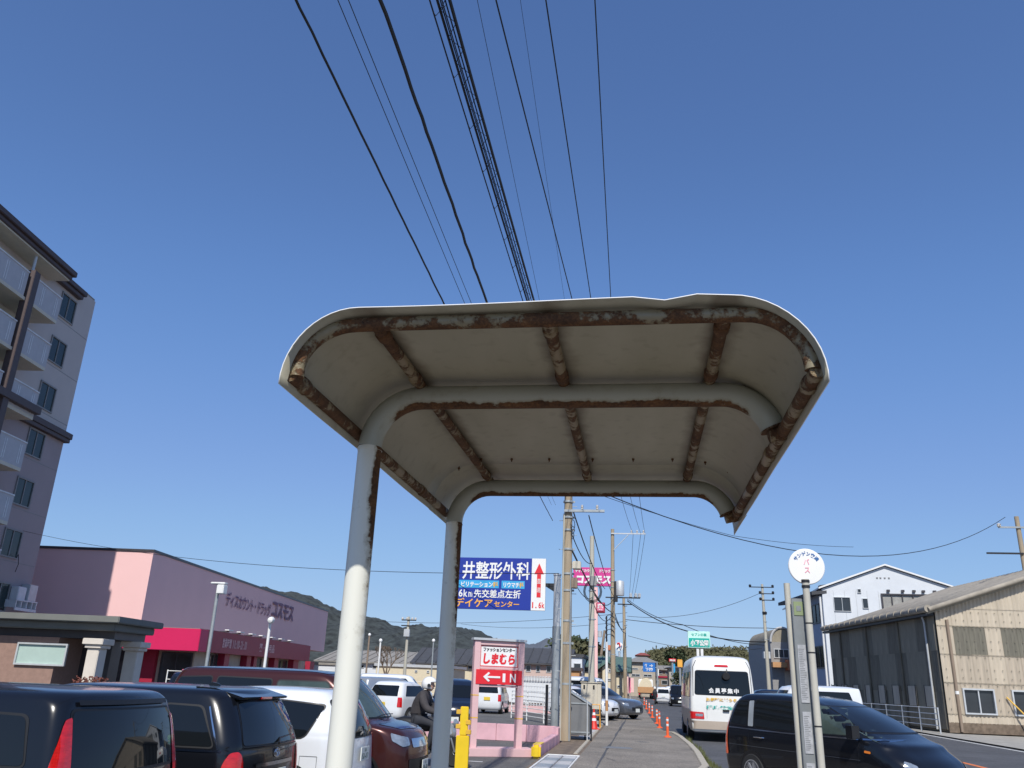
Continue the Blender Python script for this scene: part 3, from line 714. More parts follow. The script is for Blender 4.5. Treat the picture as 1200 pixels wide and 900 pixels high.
class Car:
    def __init__(s, name, label, cat, loc, rz, levels, paint, group=None, br=0.10, bf=0.22, sub=4):
        s.t = thing(name, label, cat, loc, rz, group)
        vs, fs = hull(levels, sub, br, bf)
        mb = MB(); mb.v = vs; mb.f = fs; s.body = mb.build('body', paint, s.t, smooth=True)
        s.body.data.set_sharp_from_angle(angle=R(60))
        s.bvh = BVHTree.FromPolygons(vs, fs)
    def p(s, name, mode, poly, m, off=0.006, rr=0.04, parent=None, step=0.10):
        if 'lamp' in name: step = min(step, 0.04)
        step = min(step, 0.13)
        if mode[0] in 'Qq':
            pl = [(x * 0.01, z) for x, z in poly]; pl = rpoly(pl, rr) if rr else pl
            return patch(s.bvh, mode, [(x * 100, z) for x, z in pl], off, m, name, parent or s.t, step)
        return patch(s.bvh, mode, rpoly(poly, rr) if rr else poly, off, m, name, parent or s.t, step)
    def win(s, mode, poly, m='car_glass', name='window', rr=0.05, grow=0.018):
        c = Vector((sum(p[0] for p in poly) / len(poly), sum(p[1] for p in poly) / len(poly)))
        big = []
        for p in poly:
            v = Vector(p) - c; big.append(tuple(Vector(p) + Vector((math.copysign(grow, v.x), math.copysign(grow, v.y)))))
        w = s.p(name, mode, poly, m, 0.007, rr)
        s.p('seal', mode, big, 'rubber_trim', 0.0035, rr * 1.2, parent=w)
        return w
    def line(s, mode, pts, w=0.008, m='rubber_trim', off=0.004, name='door_seam'):
        return s.p(name, mode, strip(mode, pts, w), m, off, 0)
    def arch(s, x, side, r, hw):
        mode = 'L' if side > 0 else 'R'
        poly = [(x + (r + 0.055) * math.cos(a), r + (r + 0.055) * math.sin(a)) for a in [2 * math.pi * k / 28 for k in range(28)] if r + (r + 0.055) * math.sin(a) > 0.19]
        s.p('wheel_arch', mode, poly, 'rubber_trim', 0.003, 0)
        wheel(s.t, x, side * (hw + 0.012), r)
    def handle(s, mode, x, z, w=0.17, m='chrome', dy=0.0):
        sg = 1 if mode == 'L' else -1
        h, n, _, _ = s.bvh.ray_cast(Vector((x, sg * 4, z)), Vector((0, -sg, 0)))
        y = h.y
        MB().tube([(x - w / 2, y, z), (x - w / 2 + 0.02, y + sg * 0.035, z + 0.004), (x, y + sg * 0.042, z + 0.006), (x + w / 2 - 0.02, y + sg * 0.035, z + 0.004), (x + w / 2, y, z)], 0.013, 8).build('door_handle', m, s.t, smooth=True)
    def plate(s, x, z, m='plate_white', txt='30-84', front=False, y=0.0, w=0.33, h=0.165, top='500'):
        sg = 1 if front else -1
        pl = MB().box(x - 0.006, x + 0.006, y - w / 2, y + w / 2, z - h / 2, z + h / 2).build('number_plate', m, s.t, bevel=0.003)
        fc = lambda p: (x + sg * 0.0085, y + (p[0] if front else -p[0]), z + p[2])
        if txt: lettering(txt, 'plate_ink', pl, -w * 0.40, -h * 0.36, w * 0.8, h * 0.42, bold=0.02, face=fc)
        if top: lettering(top, 'plate_ink', pl, -w * 0.12, h * 0.14, w * 0.24, h * 0.24, bold=0.01, face=fc)

# --- level tables: z, xr, xf, half width, rear corner radius, front corner radius
def wagon(L=4.7, W=1.78, H=1.50, belt=0.93, hood=0.95, rr=0.17, tum=0.14, ws=1.25, rake=0.30, fr=0.42):
    a = L / 2; w = W / 2
    return [(0.20, -a + 0.16, a - 0.16, w - 0.09, rr, 0.3), (0.28, -a + 0.04, a - 0.04, w - 0.03, rr, 0.32), (0.45, -a, a, w - 0.005, rr, 0.34),
            (0.62, -a + 0.01, a - 0.02, w, rr, 0.34), (hood - 0.16, -a + 0.02, a - 0.12, w, rr, 0.34), (hood - 0.05, -a + 0.03, a - 0.45, w - 0.004, rr, 0.36),
            (hood, -a + 0.04, a - ws + 0.05, w - 0.015, rr, 0.36), (hood + 0.07, -a + 0.05, a - ws - 0.10, w - 0.03, rr, 0.3),
            (hood + (H - hood) * 0.45, -a + 0.05 + rake * 0.30, a - ws - 0.42, w - 0.03 - tum * 0.45, rr, 0.25),
            (H - 0.13, -a + 0.05 + rake * 0.7, a - ws - 0.72, w - 0.03 - tum, rr, 0.22), (H - 0.055, -a + 0.05 + rake, a - ws - 0.92, w - 0.07 - tum, 0.2, 0.22),
            (H - 0.02, -a + 0.12 + rake, a - ws - 1.10, w - 0.15 - tum, 0.2, 0.22), (H - 0.004, -a + 0.32 + rake, a - ws - 1.3, w - 0.30 - tum, 0.2, 0.2)]
def side_fittings(c, mode, belt, belt2, seams, zt, m='car_glass'):
    pass

PARK = 'cars parked nose-in beside the bus shelter'
# A: nearest dark minivan, tall red tail lamps
A = Car('parked_minivan', 'black minivan nearest the camera at bottom left with a tall narrow red tail lamp', 'minivan', (-3.95 - 2.35, 6.68, LOTZ), R(180), wagon(4.7, 1.82, 1.515, rr=0.12, rake=0.12, tum=0.08), 'paint_black', PARK)
A.win('B', [(-0.70, 0.93), (0.70, 0.93), (0.655, 1.36), (-0.655, 1.36)], name='rear_window')
for sg in '+-':
    A.p('tail_lamp', 'Q' + sg, [(30, 0.62), (58, 0.62), (54, 1.0), (44, 1.30), (32, 1.32), (28, 1.0)], 'tail_red', 0.012, 0.03)
A.win('L', [(-2.00, 1.00), (-1.15, 1.00), (-1.20, 1.34), (-1.90, 1.32)], name='side_window')
A.win('L', [(-1.05, 1.00), (0.0, 1.00), (-0.02, 1.37), (-1.08, 1.36)], name='side_window')
A.line('L', [(-2.0, 0.955), (0.9, 0.955)], 0.016, 'chrome', 0.006, 'belt_trim')
A.p('spoiler_lip', 'B', [(-0.60, 1.395), (0.60, 1.395), (0.60, 1.43), (-0.60, 1.43)], 'rubber_trim', 0.02, 0.01)
A.line('B', [(-0.72, 0.60), (0.72, 0.60)], 0.012)
# B: second black wagon with spoiler, chrome and number plate
B = Car('parked_wagon', 'black wagon with rear spoiler, round badge and pale number plate, second from the camera', 'station wagon', (-3.76 - 2.3, 9.02, LOTZ), R(180), wagon(4.6, 1.78, 1.52, rr=0.20, rake=0.26, tum=0.11), 'paint_black', PARK)
B.win('B', [(-0.66, 0.99), (0.66, 0.99), (0.54, 1.38), (-0.54, 1.38)], name='rear_window')
MB().prism([(-2.10, 1.43), (-1.78, 1.512), (-1.55, 1.522), (-1.6, 1.49), (-2.06, 1.405)], 'y', -0.58, 0.58).build('spoiler', 'paint_black', B.t, smooth=False, bevel=0.012)
MB().box(-2.095, -2.06, -0.13, 0.13, 1.41, 1.432).build('brake_lamp', 'tail_red', B.t)
for sg in '+-':
    B.p('tail_lamp', 'Q' + sg, [(22, 0.58), (62, 0.56), (64, 0.80), (54, 0.93), (34, 0.94), (24, 0.86)], 'tail_red', 0.014, 0.07)
B.win('L', [(-1.98, 0.985), (-1.36, 0.985), (-1.38, 1.345), (-1.76, 1.335)], name='side_window')
B.win('L', [(-1.28, 0.985), (-0.30, 0.985), (-0.30, 1.375), (-1.30, 1.36)], name='side_window')
B.win('L', [(-0.20, 0.985), (0.78, 0.985), (0.35, 1.33), (-0.20, 1.375)], name='side_window')
B.line('L', [(-2.06, 0.945), (1.0, 0.945)], 0.020, 'chrome', 0.008, 'belt_trim')
B.line('L', [(-2.03, 0.96), (-1.84, 1.34)], 0.014, 'chrome', 0.008, 'pillar_trim')
B.line('L', [(-1.32, 0.96), (-1.345, 1.38)], 0.012, 'chrome', 0.008, 'pillar_trim')
B.line('L', [(-1.30, 0.94), (-1.36, 0.72), (-1.30, 0.50), (-1.1, 0.30)]); B.line('L', [(-0.25, 0.94), (-0.25, 0.3)])
B.handle('L', -1.12, 0.80); B.handle('L', -0.05, 0.80)
B.line('B', [(-0.45, 0.80), (0.45, 0.80)], 0.035, 'chrome', 0.018, 'garnish')
B.line('B', [(-0.70, 0.955), (0.70, 0.955)], 0.010)
B.plate(-2.325, 0.665, 'plate_white', '・・30', top='33')
h_, n_, _, _ = B.bvh.ray_cast(Vector((-9, 0, 0.895)), Vector((1, 0, 0)))
em = MB()
for (ra, rb, rt) in ((0.062, 0.042, 0.006),):
    em.tube([(h_.x - 0.010, ra * math.cos(k / 20 * 6.2832), 0.895 + rb * math.sin(k / 20 * 6.2832)) for k in range(21)], rt, 6)
em.tube([(h_.x - 0.010, 0.018 * math.cos(k / 14 * 6.2832), 0.895 + 0.04 * math.sin(k / 14 * 6.2832)) for k in range(15)], 0.005, 6)
em.tube([(h_.x - 0.010, 0.042 * math.cos(k / 14 * 6.2832), 0.907 + 0.014 * math.sin(k / 14 * 6.2832)) for k in range(15)], 0.005, 6)
em.build('emblem', 'chrome', B.t, smooth=True)
MB().tube([(h_.x - 0.03, 0.02, 0.985), (h_.x + 0.02, -0.1, 1.03), (h_.x + 0.03, -0.42, 1.05)], [0.014, 0.010, 0.006], 8).build('wiper', 'rubber_trim', B.t, smooth=True)
MB().prism([(-1.55, 1.515), (-1.40, 1.515), (-1.44, 1.56), (-1.53, 1.545)], 'y', -0.015, 0.015).build('antenna_fin', 'paint_black', B.t, bevel=0.006)
# C: white compact
Cc = Car('parked_compact', 'white compact car half hidden by the near shelter post', 'hatchback', (-3.62 - 1.95, 11.48, LOTZ), R(180), wagon(3.9, 1.66, 1.50, rr=0.26, rake=0.26, tum=0.13, ws=1.0), 'paint_white', PARK)
Cc.win('L', [(-1.42, 0.93), (-0.78, 0.90), (-0.80, 1.34), (-1.02, 1.345), (-1.62, 1.30)], name='side_window', rr=0.07)
Cc.win('L', [(-0.68, 0.90), (0.35, 0.90), (0.0, 1.34), (-0.68, 1.35)], name='side_window')
Cc.win('B', [(-0.66, 0.93), (0.66, 0.93), (0.55, 1.36), (-0.55, 1.36)], name='rear_window')
for sg in '+-':
    Cc.p('tail_lamp', 'Q' + sg, [(28, 0.62), (62, 0.60), (60, 0.95), (34, 0.95)], 'tail_red', 0.014, 0.05)
Cc.line('L', [(-0.74, 0.88), (-0.80, 0.62), (-0.98, 0.45), (-1.0, 0.3)], 0.007, 'box_grey')
Cc.line('L', [(-1.62, 0.72), (-1.62, 0.52), (-1.40, 0.52), (-1.40, 0.72), (-1.62, 0.72)], 0.007, 'box_grey', name='fuel_flap_seam')
Cc.handle('L', -0.62, 0.80, m='paint_white'); Cc.plate(-1.975, 0.72, 'plate_white', '52-17')
for sx in (-1.27, 1.27): Cc.arch(sx, 1, 0.29, 0.80)
# D: maroon tall car facing the road
D = Car('parked_tall_car', 'maroon tall compact car with navy roof facing the pavement between the two shelter posts', 'compact car', (-3.28 - 2.05, 13.45, LOTZ), R(0), 
        [(0.20, -1.9, 1.92, .76, .2, .25), (0.28, -2.02, 2.02, .81, .2, .28), (0.5, -2.05, 2.05, .835, .2, .3), (0.75, -2.04, 2.02, .84, .2, .3), (0.93, -2.03, 1.90, .84, .2, .34),
         (1.00, -2.02, 1.64, .83, .2, .32), (1.04, -2.02, 1.46, .82, .2, .28), (1.12, -2.0, 1.37, .80, .18, .22), (1.38, -1.97, 1.14, .76, .18, .2), (1.60, -1.90, .90, .71, .18, .2),
         (1.68, -1.84, .74, .66, .2, .2), (1.71, -1.7, .52, .58, .2, .2), (1.725, -1.5, .25, .42, .2, .2)], 'paint_brown', bf=0.16)
D.p('roof_skin', 'T', [(-1.75, -0.60), (0.64, -0.60), (0.72, 0.0), (0.64, 0.60), (-1.75, 0.60)], 'paint_navy', 0.006, 0.08)
D.p('bonnet_skin', 'T', [(1.48, -0.66), (1.80, -0.56), (1.88, 0.0), (1.80, 0.56), (1.48, 0.66), (1.54, 0.0)], 'paint_navy', 0.006, 0.06)
D.win('F', [(-0.70, 1.09), (0.70, 1.09), (0.62, 1.60), (-0.62, 1.60)], 'car_glass_green', name='windscreen')
D.win('R', [(0.98, 1.02), (-0.12, 1.00), (-0.12, 1.56), (0.66, 1.56)], 'car_glass_green', name='side_window')
D.win('R', [(1.05, 1.03), (1.29, 1.06), (0.93, 1.44)], name='side_window', rr=0.03)
D.win('R', [(-0.22, 1.00), (-1.10, 1.00), (-1.10, 1.58), (-0.22, 1.57)], name='side_window'); D.win('R', [(-1.2, 1.0), (-1.8, 1.02), (-1.74, 1.55), (-1.2, 1.58)], name='side_window')
for sg in '+-':
    D.p('head_lamp', 'q' + sg, [(8, 0.74), (40, 0.72), (70, 0.80), (76, 0.90), (40, 0.86), (8, 0.84)], 'lamp_clear', 0.012, 0.03)
D.p('grille', 'F', [(-0.44, 0.70), (0.44, 0.70), (0.44, 0.82), (-0.44, 0.82)], 'chrome', 0.008, 0.03); D.p('air_intake', 'F', [(-0.55, 0.32), (0.55, 0.32), (0.60, 0.55), (-0.60, 0.55)], 'rubber_trim', 0.008, 0.05)
D.line('R', [(1.12, 0.98), (1.10, 0.72), (1.0, 0.58)]); D.line('R', [(-0.17, 0.98), (-0.17, 0.3)]); D.line('R', [(1.15, 0.86), (0.2, 0.84), (-1.8, 0.86)], 0.01)
D.handle('R', 0.02, 0.90, m='paint_brown'); D.plate(2.08, 0.44, txt='18-26', front=True)
MB().tube([(1.12, -0.80, 1.06), (1.10, -0.90, 1.10)], 0.02, 8).box(1.04, 1.15, -1.04, -0.86, 1.04, 1.20).build('door_mirror', 'paint_navy', D.t, bevel=0.02)
MB().tube([(1.42, -0.55, 1.10), (1.42, -0.1, 1.13), (1.41, 0.35, 1.12)], 0.008, 6).build('wiper', 'rubber_trim', D.t)
for sx in (-1.27, 1.27): D.arch(sx, -1, 0.30, 0.825)
# E: black minivan on the lay-by, seen from its side
hd = R(-50)
E_ = Car('parked_people_carrier', 'black minivan parked slantwise in the lay-by behind the bus stop pole', 'minivan', (3.41, 16.44, ROADZ), hd,
         [(0.20, -2.2, 2.25, .78, .2, .3), (0.28, -2.34, 2.38, .83, .2, .34), (0.5, -2.39, 2.42, .86, .2, .4), (0.72, -2.38, 2.38, .87, .2, .42), (0.90, -2.36, 2.1, .87, .2, .42),
          (0.99, -2.34, 1.98, .86, .2, .40), (1.06, -2.33, 1.72, .845, .2, .36), (1.14, -2.31, 1.50, .83, .2, .3), (1.36, -2.24, .97, .77, .2, .25), (1.54, -2.12, .44, .71, .2, .22),
          (1.63, -2.0, .08, .66, .2, .2), (1.675, -1.85, -.40, .58, .2, .2), (1.695, -1.6, -.7, .42, .2, .2)], 'paint_black')
E_.win('R', [(-2.06, 1.14), (-1.55, 1.12), (-1.60, 1.55), (-1.90, 1.54)], name='side_window', rr=0.06)
E_.win('R', [(-1.34, 1.10), (-0.08, 1.09), (-0.10, 1.57), (-1.40, 1.57)], name='side_window', rr=0.06)
E_.p('door_pillar', 'R', [(-1.52, 1.11), (-1.37, 1.11), (-1.43, 1.56), (-1.57, 1.55)], 'galvanised', 0.006, 0.02)
E_.win('R', [(0.02, 1.09), (1.30, 1.10), (0.98, 1.30), (0.55, 1.50), (0.02, 1.56)], 'car_glass_green', name='side_window', rr=0.05)
E_.win('R', [(1.38, 1.10), (1.74, 1.09), (1.12, 1.30)], 'car_glass_green', name='side_window', rr=0.02)
E_.p('seat_headrest', 'R', [(0.10, 1.12), (0.36, 1.12), (0.33, 1.33), (0.14, 1.33)], 'rubber_trim', 0.009, 0.07)
E_.line('R', [(-2.1, 1.07), (-0.5, 1.045), (1.8, 1.055)], 0.022, 'chrome', 0.008, 'belt_trim')
E_.line('R', [(-1.46, 1.09), (-1.50, 0.8), (-1.42, 0.45)]); E_.line('R', [(-0.03, 1.57), (-0.03, 0.3)]); E_.line('R', [(1.28, 1.05), (1.25, 0.4)]); E_.line('R', [(-2.2, 0.78), (1.3, 0.74)], 0.006, 'paint_grey')
E_.handle('R', -1.18, 0.93, 0.26); E_.handle('R', 0.22, 0.93, 0.26)
for sg in '+-':
    E_.p('tail_lamp', 'Q' + sg, [(38, 0.60), (68, 0.60), (66, 1.10), (56, 1.52), (40, 1.54), (40, 1.10)], 'tail_red_bright', 0.014, 0.03)
E_.win('B', [(-0.6, 1.10), (0.6, 1.10), (0.55, 1.52), (-0.55, 1.52)], name='rear_window')
E_.win('F', [(-0.70, 1.16), (0.70, 1.16), (0.56, 1.52), (-0.56, 1.52)], 'car_glass', name='windscreen')
for sg in '+-':
    E_.p('head_lamp', 'q' + sg, [(20, 0.62), (50, 0.60), (70, 0.68), (74, 0.78), (46, 0.76), (22, 0.72)], 'lamp_clear', 0.012, 0.03)
E_.p('side_indicator', 'R', [(1.40, 0.86), (1.54, 0.85), (1.54, 0.885), (1.41, 0.895)], 'amber', 0.012, 0.02)
MB().tube([(1.34, -0.84, 1.08), (1.30, -0.93, 1.14)], 0.022, 8).box(1.22, 1.36, -1.08, -0.88, 1.06, 1.26).build('door_mirror', 'paint_black', E_.t, bevel=0.03)
for sx in (-1.42, 1.40): E_.arch(sx, -1, 0.33, 0.86)
E_.t.scale = (0.84, 1, 0.985)

# bus --------------------------------------------------------------
bus = Car('shuttle_bus', 'white minibus stopped in the lay-by seen from behind, white lettering in its rear window', 'bus', (2.73, 31.0 + 3.5, ROADZ), R(90),
          [(0.30, -3.42, 3.4, .93, .12, .2), (0.38, -3.5, 3.48, 1.0, .12, .2), (0.75, -3.5, 3.5, 1.03, .12, .2), (1.3, -3.48, 3.48, 1.03, .12, .2), (1.9, -3.43, 3.30, 1.00, .13, .2), (2.35, -3.37, 3.05, .965, .15, .2),
           (2.62, -3.28, 2.9, .92, .2, .2), (2.73, -3.15, 2.75, .84, .25, .2), (2.78, -2.95, 2.6, .70, .3, .2), (2.80, -2.7, 2.4, .45, .3, .2)], 'bus_white', br=0.08, bf=0.2)
bus.p('bumper', 'B', [(-1.0, 0.40), (1.0, 0.40), (1.0, 0.66), (-1.0, 0.66)], 'bumper_beige', 0.03, 0.03); bus.p('bumper', 'L', [(-3.4, 0.40), (-2.9, 0.40), (-2.9, 0.64), (-3.4, 0.66)], 'bumper_beige', 0.02, 0.03)
bus.win('B', [(-0.84, 1.50), (0.84, 1.50), (0.80, 2.28), (-0.80, 2.28)], name='rear_window', rr=0.07)
bw = lambda p: (-3.47, -p[0], p[2])
fq = lambda x: (lambda p: (x, -p[0], p[2]))
for i, ch in enumerate('会員募集中'):
    h, n, _, _ = bus.bvh.ray_cast(Vector((-9, 0, 1.66)), Vector((1, 0, 0)))
    lettering(ch, 'sign_white', bus.t, -0.42 + i * 0.19, 1.56, 0.165, 0.17, bold=0.03, face=fq(h.x - 0.035))
for (n_, z, m, x0, w, s_) in (('lettering', 1.30, 'stripe_yellow', -0.52, 0.95, 'お気軽にどうぞ'), ('lettering', 1.05, 'sign_green', -0.52, 0.85, '健康教室')):
    h, n, _, _ = bus.bvh.ray_cast(Vector((-9, 0, z)), Vector((1, 0, 0)))
    lettering(s_, m, bus.t, x0, z, w, 0.11, bold=0.04, face=fq(h.x - 0.02))
for sg in (1, -1):
    t_ = bus.p('tail_lamp', 'B', [(sg * 0.58, 0.72), (sg * 0.99, 0.72), (sg * 0.99, 0.95), (sg * 0.60, 0.93)], 'tail_red', 0.02, 0.02)
    bus.p('reversing_lamp', 'B', [(sg * 0.62, 0.80), (sg * 0.84, 0.80), (sg * 0.84, 0.88), (sg * 0.62, 0.88)], 'lamp_clear', 0.026, 0.01, parent=t_)
bus.p('brake_lamp', 'B', [(-0.22, 2.42), (0.22, 2.42), (0.20, 2.49), (-0.20, 2.49)], 'tail_red', 0.014, 0.03)
bus.line('B', [(0.50, 1.42), (0.50, 0.74)], 0.008, 'grey_wall'); bus.line('B', [(-0.50, 1.42), (-0.50, 0.74)], 0.008, 'grey_wall')
for sg in (0.90, -0.90): bus.line('B', [(sg, 1.45), (sg * 0.97, 2.40), (sg * 0.86, 2.62)], 0.018, 'rubber_trim', name='body_seam')
MB().box(-3.56, -3.49, -0.18, 0.02, 0.98, 1.04).build('handle', 'rubber_trim', bus.t, bevel=0.01)
MB().tube([(-3.40, -0.16, 2.36), (-3.50, -0.16, 2.33), (-3.55, -0.14, 2.20)], 0.012, 6).lathe([(0.02, -0.02), (0.11, -0.02), (0.13, 0.0), (0.11, 0.02), (0.02, 0.03)], (-3.56, -0.13, 2.12), 14, 'x').build('rear_mirror', 'rubber_trim', bus.t)
for k in range(5): bus.win('L', [(-3.1 + k * 1.18, 1.42), (-2.05 + k * 1.18, 1.42), (-2.05 + k * 1.18, 2.22), (-3.1 + k * 1.18, 2.22)], name='side_window')
for k in range(4): bus.win('R', [(-3.1 + k * 1.18, 1.42), (-2.05 + k * 1.18, 1.42), (-2.05 + k * 1.18, 2.22), (-3.1 + k * 1.18, 2.22)], name='side_window')
bus.p('rear_panel', 'L', [(-3.35, 0.42), (3.2, 0.42), (3.2, 1.0), (-3.35, 1.0)], 'beige_panel', 0.006, 0.02)
for sx in (-2.0, 1.9):
    for sg in (1, -1): bus.arch(sx, sg, 0.36, 1.02)
bus.t.scale = (1, 1.10, 1.0)
bus.t.location.x = 2.80

# smaller cars further off ----------------------------------------------
def far_car(name, label, cat, x, y, rz, paint, L=3.9, W=1.66, H=1.5, z=LOTZ, group=None, plate='plate_white', tall=False, glass='car_glass'):
    if tall:
        a = L / 2; w = W / 2
        lv = [(0.20, -a + .1, a - .1, w - .06, .12, .2), (0.35, -a, a, w, .12, .22), (0.85, -a + .02, a - .05, w, .12, .22), (1.0, -a + .04, a - .55, w - .01, .12, .22), (1.12, -a + .05, a - .75, w - .03, .12, .2),
              (H - 0.15, -a + .12, a - 1.15, w - .10, .12, .2), (H - 0.05, -a + .2, a - 1.35, w - .16, .15, .2), (H, -a + .5, a - 1.6, w - .35, .15, .2)]
        b0, b1 = 1.02, H - 0.2
    else:
        lv = wagon(L, W, H, rr=0.2, rake=0.3); b0, b1 = 0.99, H - 0.15
    c = Car(name, label, cat, (x, y, z), rz, lv, paint, group, sub=2)
    c.p('rear_window', 'B', [(-W * .38, b0), (W * .38, b0), (W * .33, b1), (-W * .33, b1)], glass, 0.008, 0.04, step=0.3)
    c.p('windscreen', 'F', [(-W * .40, b0 + .06), (W * .40, b0 + .06), (W * .34, b1), (-W * .34, b1)], glass, 0.008, 0.04, step=0.2)
    for md in ('L', 'R'):
        c.p('side_window', md, [(-L * .40, b0), (L * .02, b0), (L * .02, b1), (-L * .34, b1)], glass, 0.008, 0.05, step=0.3)
        c.p('side_window', md, [(L * .05, b0), (L * .24, b0), (L * .12, b1), (L * .05, b1)], glass, 0.008, 0.04, step=0.3)
    for sg in (1, -1):
        c.p('tail_lamp', 'Q+' if sg > 0 else 'Q-', [(30, 0.62), (60, 0.62), (58, 0.95), (32, 0.95)], 'tail_red', 0.012, 0.03)
        c.p('head_lamp', 'q+' if sg > 0 else 'q-', [(8, 0.60), (62, 0.64), (60, 0.76), (8, 0.74)], 'lamp_clear', 0.012, 0.03)
        for sx in (-L * .31, L * .31):
            c.arch(sx, sg, 0.29, W / 2 - 0.01)
    c.p('grille', 'F', [(-W * .22, 0.42), (W * .22, 0.42), (W * .22, 0.56), (-W * .22, 0.56)], 'rubber_trim', 0.01, 0.02, step=0.3)
    c.plate(-L / 2 - 0.02, 0.74 if tall else 0.7, plate, None, top=None); c.plate(L / 2 + 0.01, 0.42, plate, None, front=True, top=None)
    return c
def g2(px, Y): p = at(px, 820, Y); return p.x, Y
def px_car(name, label, cat, px, Y, rz, paint, **k):
    p = gd(px, 815, 0); w = at(px, 815, Y); return far_car(name, label, cat, w.x, Y, R(rz), paint, **k)
LOT = 'cars in the shop car park'
px_car('parked_kei_car', 'small white van-like car with yellow plate seen through the legs of the IN sign', 'small car', 577, 47, 90, 'paint_white', L=3.3, W=1.48, H=1.65, tall=True, plate='plate_yellow', group=LOT)
px_car('parked_estate', 'white estate car left of the motorcyclist, rear window dark, nearest in its row', 'car', 479, 33, 75, 'paint_white', H=1.5, W=1.6, plate='plate_yellow', group=LOT)
px_car('parked_van', 'silver white car at the left end of the row behind the maroon car bonnet', 'car', 452, 37, 60, 'paint_silver', H=1.6, tall=True, group=LOT)
px_car('parked_car', 'white car at the back of the car park beside the bare tree', 'car', 462, 48, 20, 'paint_white', H=1.75, tall=True, L=4.3, group=LOT)
px_car('parked_car', 'dark blue small car just behind the second shelter post', 'small car', 533, 30, -78, 'paint_navy', L=3.4, W=1.5, H=1.66, tall=True, group=LOT)
px_car('parked_sedan', 'dark car with bright red tail lamps in front of the pink shop entrance', 'car', 231, 28.5, 110, 'paint_navy', L=4.2, H=1.55, group=LOT)
px_car('parked_wagon', 'dark grey car behind the roof of the white compact', 'car', 262, 33, 160, 'paint_grey', L=4.4, H=1.5, group=LOT)
LOT2 = 'cars at the roadside garage beyond the cabinet'
px_car('parked_suv', 'dark grey car with its nose towards the pavement behind the white sign pole', 'car', 706, 45, -35, 'paint_grey', L=4.3, W=1.75, H=1.5, z=0.0, group=LOT2)
px_car('parked_van', 'white van behind the beige cabinet with its wheel showing', 'van', 694, 47.5, -20, 'paint_white', L=3.4, W=1.5, H=1.9, z=0.0, tall=True, group=LOT2)
px_car('parked_hatchback', 'white rounded car between the concrete utility pole and the cabinet', 'car', 684, 42, -25, 'paint_white', L=3.4, W=1.6, H=1.45, z=0.0, group=LOT2)
ROADC = 'vehicles far along the road'
px_car('road_kei_car', 'tiny white car left of the white hatchback far down the road', 'car', 777, 92, 90, 'paint_white', L=3.4, W=1.5, H=1.6, z=ROADZ, tall=True, group=ROADC)
px_car('road_car', 'white hatchback just left of the black van far down the road', 'car', 787.5, 104, 90, 'paint_white', L=3.8, W=1.65, H=1.7, z=ROADZ, tall=True, group=ROADC)
px_car('road_van', 'black van far down the road just left of the white bus', 'van', 795.5, 84, -90, 'paint_black', L=4.2, W=1.7, H=1.85, z=ROADZ, tall=True, group=ROADC)
px_car('road_scooter_car', 'dark car behind the small white car far down the road', 'car', 768.5, 125, 90, 'paint_grey', L=3.8, W=1.65, H=1.6, z=ROADZ, group=ROADC)
LOT3 = 'vehicles on the right beyond the black minivan'
px_car('parked_white_van', 'white van whose roof shows over the black minivan behind the bus stop pole', 'van', 944, 36, 190, 'paint_white', L=4.2, W=1.7, H=1.95, z=ROADZ, tall=True, group=LOT3)
px_car('parked_blue_car', 'blue grey car between the bus and the white van', 'car', 900, 52, 170, 'paint_navy', L=3.9, H=1.75, z=ROADZ, tall=True, group=LOT3)
px_car('parked_silver_car', 'silver car just left of the white van, only its roof showing', 'car', 912, 40, 200, 'paint_silver', L=3.8, H=1.6, z=ROADZ, tall=True, group=LOT3)

# ================================================================== utility poles and wires
def pole(name, label, base, h, r0, r1, m, group=None, lean=(0, 0)):
    t = thing(name, label, 'utility pole', base, 0, group)
    MB().tube([(lean[0] * k, lean[1] * k, h * k) for k in (0, .25, .5, .75, 1)], [r0 + (r1 - r0) * k for k in (0, .25, .5, .75, 1)], 18).build('shaft', m, t, smooth=True)
    return t
UG = 'utility poles along the pavement'
P1 = pole('utility_pole', 'tan concrete utility pole with step bolts standing beside the grey box', (-2.17, 26, 0), 12.2, 0.165, 0.10, 'pole_concrete', UG)
def steps(t, z0, z1, dz, r):
    mesh = None; k = 0; z = z0
    while z < z1:
        a = 0.9 if k % 2 else 0.9 + math.pi
        if mesh is None:
            o = MB().cyl((r * 0.7, 0, 0), (r + 0.13, 0, 0), 0.009, n=6).cyl((r + 0.125, 0, 0), (r + 0.135, 0, 0), 0.016, n=6).build('step_bolt', 'galvanised', t); mesh = o.data
        else: o = link('step_bolt', mesh, t)
        o.location = (0, 0, z); o.rotation_euler = (0, 0, a - 0.9); z += dz; k += 1
steps(P1, 1.9, 11.0, 0.45, 0.14)
def bands(t, zs, r, m='galvanised'):
    mesh = None
    for z in zs:
        if mesh is None: o = MB().lathe([(r, -0.03), (r + 0.012, -0.028), (r + 0.012, 0.028), (r, 0.03)], n=18).box(r - 0.01, r + 0.06, -0.02, 0.02, -0.03, 0.03).build('band', m, t, smooth=True); mesh = o.data
        else: o = link('band', mesh, t)
        o.location = (0, 0, z)
bands(P1, (1.55, 2.7, 3.35, 4.25, 4.75, 5.5, 6.1, 6.5, 7.0), 0.152)
MB().tube([(0.12, -0.13, 0.0), (0.115, -0.125, 2.0), (0.108, -0.12, 4.9)], 0.022, 8).build('conduit', 'galvanised', P1, smooth=True)
MB().tube([(-0.14, -0.12, 0.0), (-0.13, -0.115, 3.0), (-0.12, -0.11, 6.6)], 0.030, 8).build('conduit', 'pole_concrete_pale', P1, smooth=True)
